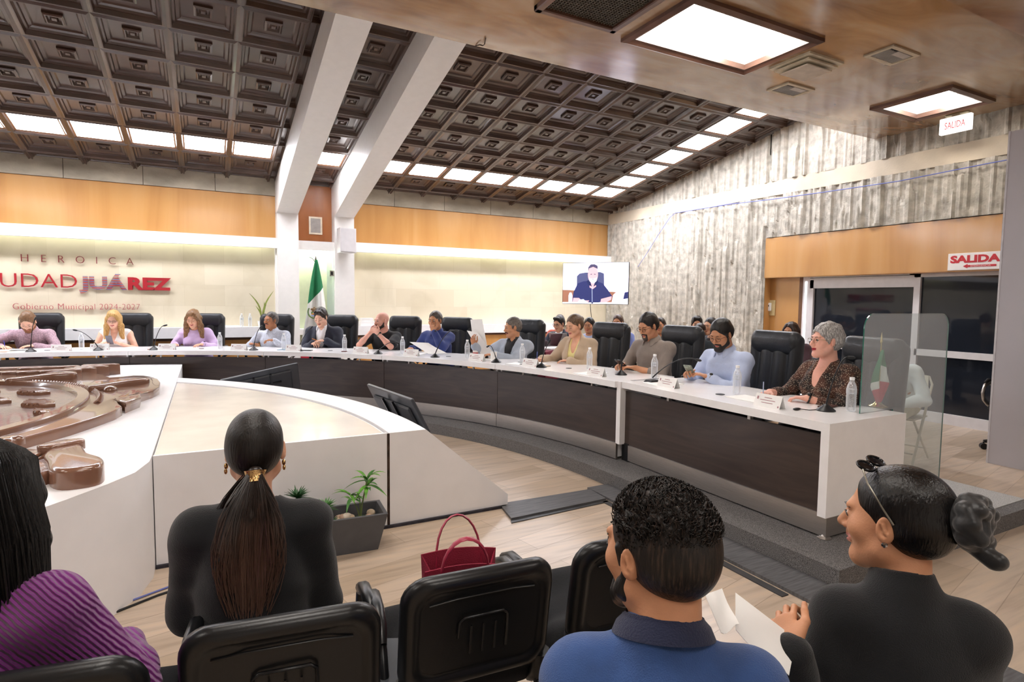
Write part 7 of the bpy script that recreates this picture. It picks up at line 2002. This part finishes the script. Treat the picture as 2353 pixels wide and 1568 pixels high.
# ---- maroon table with laptops in the back corner
mt = empty('side_table', (4.55, 7.50, 0), 25, 'small table under a maroon cloth in the back corner', 'table')
V0 = MB().bb(-.55, .75, -.35, .35, .70, .72).build('tabletop', M_white, mt)
mar = mat('maroon_cloth', '#7A2C3C', .85, noise=.05)
mb = MB(); ring = []
for lv, (z, k) in enumerate(((.84, 1.0), (.835, 1.02), (.5, 1.03), (.05, 1.05))):
    row = []
    for i in range(49):
        t = i/48*4; s_ = int(t) % 4; u = t-int(t)
        x, y = [(-.58+1.36*u, -.38), (.78, -.38+.76*u), (.78-1.36*u, .38), (-.58, .38-.76*u)][s_]
        f_ = 1+.012*math.sin(i*1.9)*(lv > 1); row.append(((x-.1)*k*f_+.1, y*k*f_, z))
    ring.append(row)
mb.sheet(ring, .004).prism([(-.58, -.38), (.78, -.38), (.78, .38), (-.58, .38)], .836, .842)
o = mb.build('table_cloth', mar, None, smooth=60); o.location = (4.55, 7.50, 0); o.rotation_euler = (0, 0, R(25)); tag(o, 'maroon cloth draped over the small corner table', 'tablecloth')
def laptop(x, y, z, rz, c, label):
    root = empty('laptop', (x, y, z), rz, label, 'laptop', 'laptops on the maroon table')
    MB().box((0, 0, .008), (.31, .22, .014), 0, .004).build('keyboard_base', c, root)
    MB()._add([(-.155, .11, .012), (.155, .11, .012), (.155, .19, .21), (-.155, .19, .21), (-.155, .118, .010), (.155, .118, .010), (.155, .198, .208), (-.155, .198, .208)], [(3, 2, 1, 0), (4, 5, 6, 7), (0, 1, 5, 4), (2, 3, 7, 6), (1, 2, 6, 5), (3, 0, 4, 7)]).build('screen_lid', c, root)
laptop(4.62, 7.62, .844, 205, mat('laptop_grey', '#6E6468', .35, .6), 'grey laptop with its lid towards the camera on the maroon table')
laptop(4.98, 7.70, .844, 120, mat('laptop_silver', '#C4C6C0', .35, .5), 'silver laptop in front of the man in the dark suit')
o = MB().ball((0, 0, .07), (.16, .09, .075), 14, 8).tube([(-.1, 0, .12), (-.04, -.02, .17), (.05, -.02, .16), (.1, 0, .12)], .012, 6).build('patterned_bag', mat('patterned_bag', '#2A1E22', .8, noise=.9, nscale=30), None, loc=(4.40, 7.46, .844), smooth=60); tag(o, 'dark patterned bag on the maroon table', 'bag')
o = MB().box((0, 0, .012), (.42, .28, .02)).build('paper_stack', M_paper, None, loc=(4.50, 7.28, .844)); o.rotation_euler = (0, 0, R(25)); tag(o, 'white papers along the near edge of the maroon table', 'paper')

# ================================================================== PLANTER BY THE PODIUM
pl = empty('planter', (.60, 3.575, 0), -4, 'tapered grey rectangular planter beside the white podium', 'planter')
def rc_(a, b_, z): return [(-a, -b_, z), (a, -b_, z), (a, b_, z), (-a, b_, z)]
vs = rc_(.32, .075, 0)+rc_(.37, .135, .24)+rc_(.348, .113, .24)+rc_(.335, .105, .16); fs = [(3, 2, 1, 0)]
for l in range(3):
    for k in range(4): fs.append((l*4+k, l*4+(k+1) % 4, (l+1)*4+(k+1) % 4, (l+1)*4+k))
MB()._add(vs, fs).build('pot', mat('planter_grey', '#55565A', .6, noise=.05), pl)
MB().bb(-.335, .335, -.103, .103, .145, .165).build('soil', mat('soil_dark', '#2A3A28', .9, noise=.3), pl)
rng = random.Random(8)
peb = [mat('pebble_a', '#E2D6C6', .5, noise=.06), mat('pebble_b', '#C9B49A', .5, noise=.06), mat('pebble_c', '#B89A86', .5)]
for i in range(34):
    x, y = rng.uniform(-.02, .31), rng.uniform(-.08, .08); r_ = rng.uniform(.014, .028)
    o = MB().ball((0, 0, 0), (r_*1.2, r_, r_*.75), 10, 6).build('pebble', peb[i % 3], None, smooth=60)
    ca, sa = math.cos(R(-4)), math.sin(R(-4)); o.location = (.60+x*ca-y*sa, 3.575+x*sa+y*ca, .168+r_*.6+(.012 if i % 4 == 0 else 0)); o.rotation_euler = (0, 0, rng.uniform(0, 3))
    tag(o, 'smooth pale pebble lying in the grey planter', 'pebble', 'pebbles in the grey planter')
def leafy(cx_, cy_, stems, label, dark, name='foliage_plant'):
    root = empty(name, (cx_, cy_, .165), 0, label, 'plant'); return root
def fleaf(mb, base, d, L, w_, droop=.5):
    d = Vector(d).normalized(); s_ = d.cross(Vector((0, 0, 1))); s_ = s_.normalized() if s_.length > .05 else Vector((1, 0, 0)); g = []
    for i in range(7):
        t = i/6; p = Vector(base)+d*L*t-Vector((0, 0, droop*L*t*t)); ww = w_*math.sin(PI*(.06+.94*t)**.75)
        g.append([tuple(p-s_*ww+Vector((0, 0, .25*ww))), tuple(p), tuple(p+s_*ww+Vector((0, 0, .25*ww)))])
    mb.sheet(g, .0008)
gl_ = [mat('leaf_bright', '#5E9A34', .45, noise=.2, nscale=25), mat('leaf_mid', '#3E7430', .5, noise=.2, nscale=25), mat('leaf_deep', '#27502A', .5, noise=.2, nscale=25)]
dr = leafy(.83, 3.575, None, 'tall leafy dracaena plant at the right end of the planter', 0, 'leafy_plant')
MB().tube([(0, 0, 0), (.01, 0, .10), (.04, 0, .24)], .005, 6).tube([(0, 0, 0), (-.02, 0, .08), (-.06, 0, .17)], .004, 6).tube([(0, 0, 0), (0, .01, .10), (0, .02, .15)], .004, 6).build('stem', mat('stem_green', '#6A7A4A', .5), dr)
mb = MB(); mb2 = MB()
for k in range(16):
    a = rng.uniform(0, 2*PI); el = rng.uniform(-.1, 1.3); fleaf(mb if k % 2 else mb2, (.04, 0, .19+.08*rng.random()), (math.cos(a), math.sin(a), el), rng.uniform(.10, .17), .013, .45)
for k in range(12):
    a = rng.uniform(0, 2*PI); el = rng.uniform(0, 1.2); fleaf(mb if k % 3 else mb2, (-.06, 0, .12+.06*rng.random()), (math.cos(a), math.sin(a), el), rng.uniform(.09, .14), .011, .45)
mb.build('bright_leaves', gl_[0], dr, smooth=60); mb2.build('dark_leaves', gl_[1], dr, smooth=60)
def succulent(x, y, z, r_, n_, label, mt_):
    root = empty('succulent', (x, y, .165), 0, label, 'plant'); mb = MB()
    for k in range(n_):
        a = rng.uniform(0, 2*PI); el = rng.uniform(.05, 1.4); fleaf(mb, (.0, 0, z), (math.cos(a), math.sin(a), el), r_*rng.uniform(.7, 1.1), .006, .1)
    MB().cyl((0, 0, 0), (0, 0, z), .006).build('stem', gl_[2], root); mb.build('leaves', mt_, root, smooth=60)
succulent(.62, 3.60, .10, .085, 70, 'bushy green succulent in the middle of the planter', gl_[1])
succulent(.59, 3.55, .08, .06, 36, 'bright green rosette at the front of the bushy succulent', gl_[0])
succulent(.46, 3.60, .19, .09, 60, 'dark bushy succulent rising at the left end of the planter', gl_[2])
succulent(.63, 3.52, .02, .08, 60, 'low dark green groundcover between succulents and pebbles', gl_[2])

# ---- cables on the floor by the podium
o = MB().tube([(-.36, 3.42, .006), (-.2, 3.50, .006), (.1, 3.62, .006), (.3, 3.72, .006)], .005, 6).build('floor_cable', M_blue); tag(o, 'thin blue cable on the floor by the podium corner', 'cable')
o = MB().tube([(-.5, 3.28, .006), (-.25, 3.42, .006), (.1, 3.55, .006), (.3, 3.68, .006)], .006, 6).build('floor_cable', M_black); tag(o, 'black cable on the floor in front of the podium', 'cable')
o = MB().tube([(2.38, 4.9, ZD+.004), (2.6, 5.2, ZD+.002)], .003, 6).build('loose_wire', M_steel) if False else None
# small broken spot hanging from the edge of the flat ceiling
o = MB().tube([(2.22, 4.97, ZS-.005), (2.23, 4.90, ZS-.02), (2.27, 4.92, ZS-.012), (2.25, 4.84, ZS-.03), (2.23, 4.78, ZS-.006)], .005, 5).build('loose_wiring', mat('wiring_brown', '#4A3826', .8)); tag(o, 'small tangle of loose wiring at the edge of the flat ceiling', 'wiring')
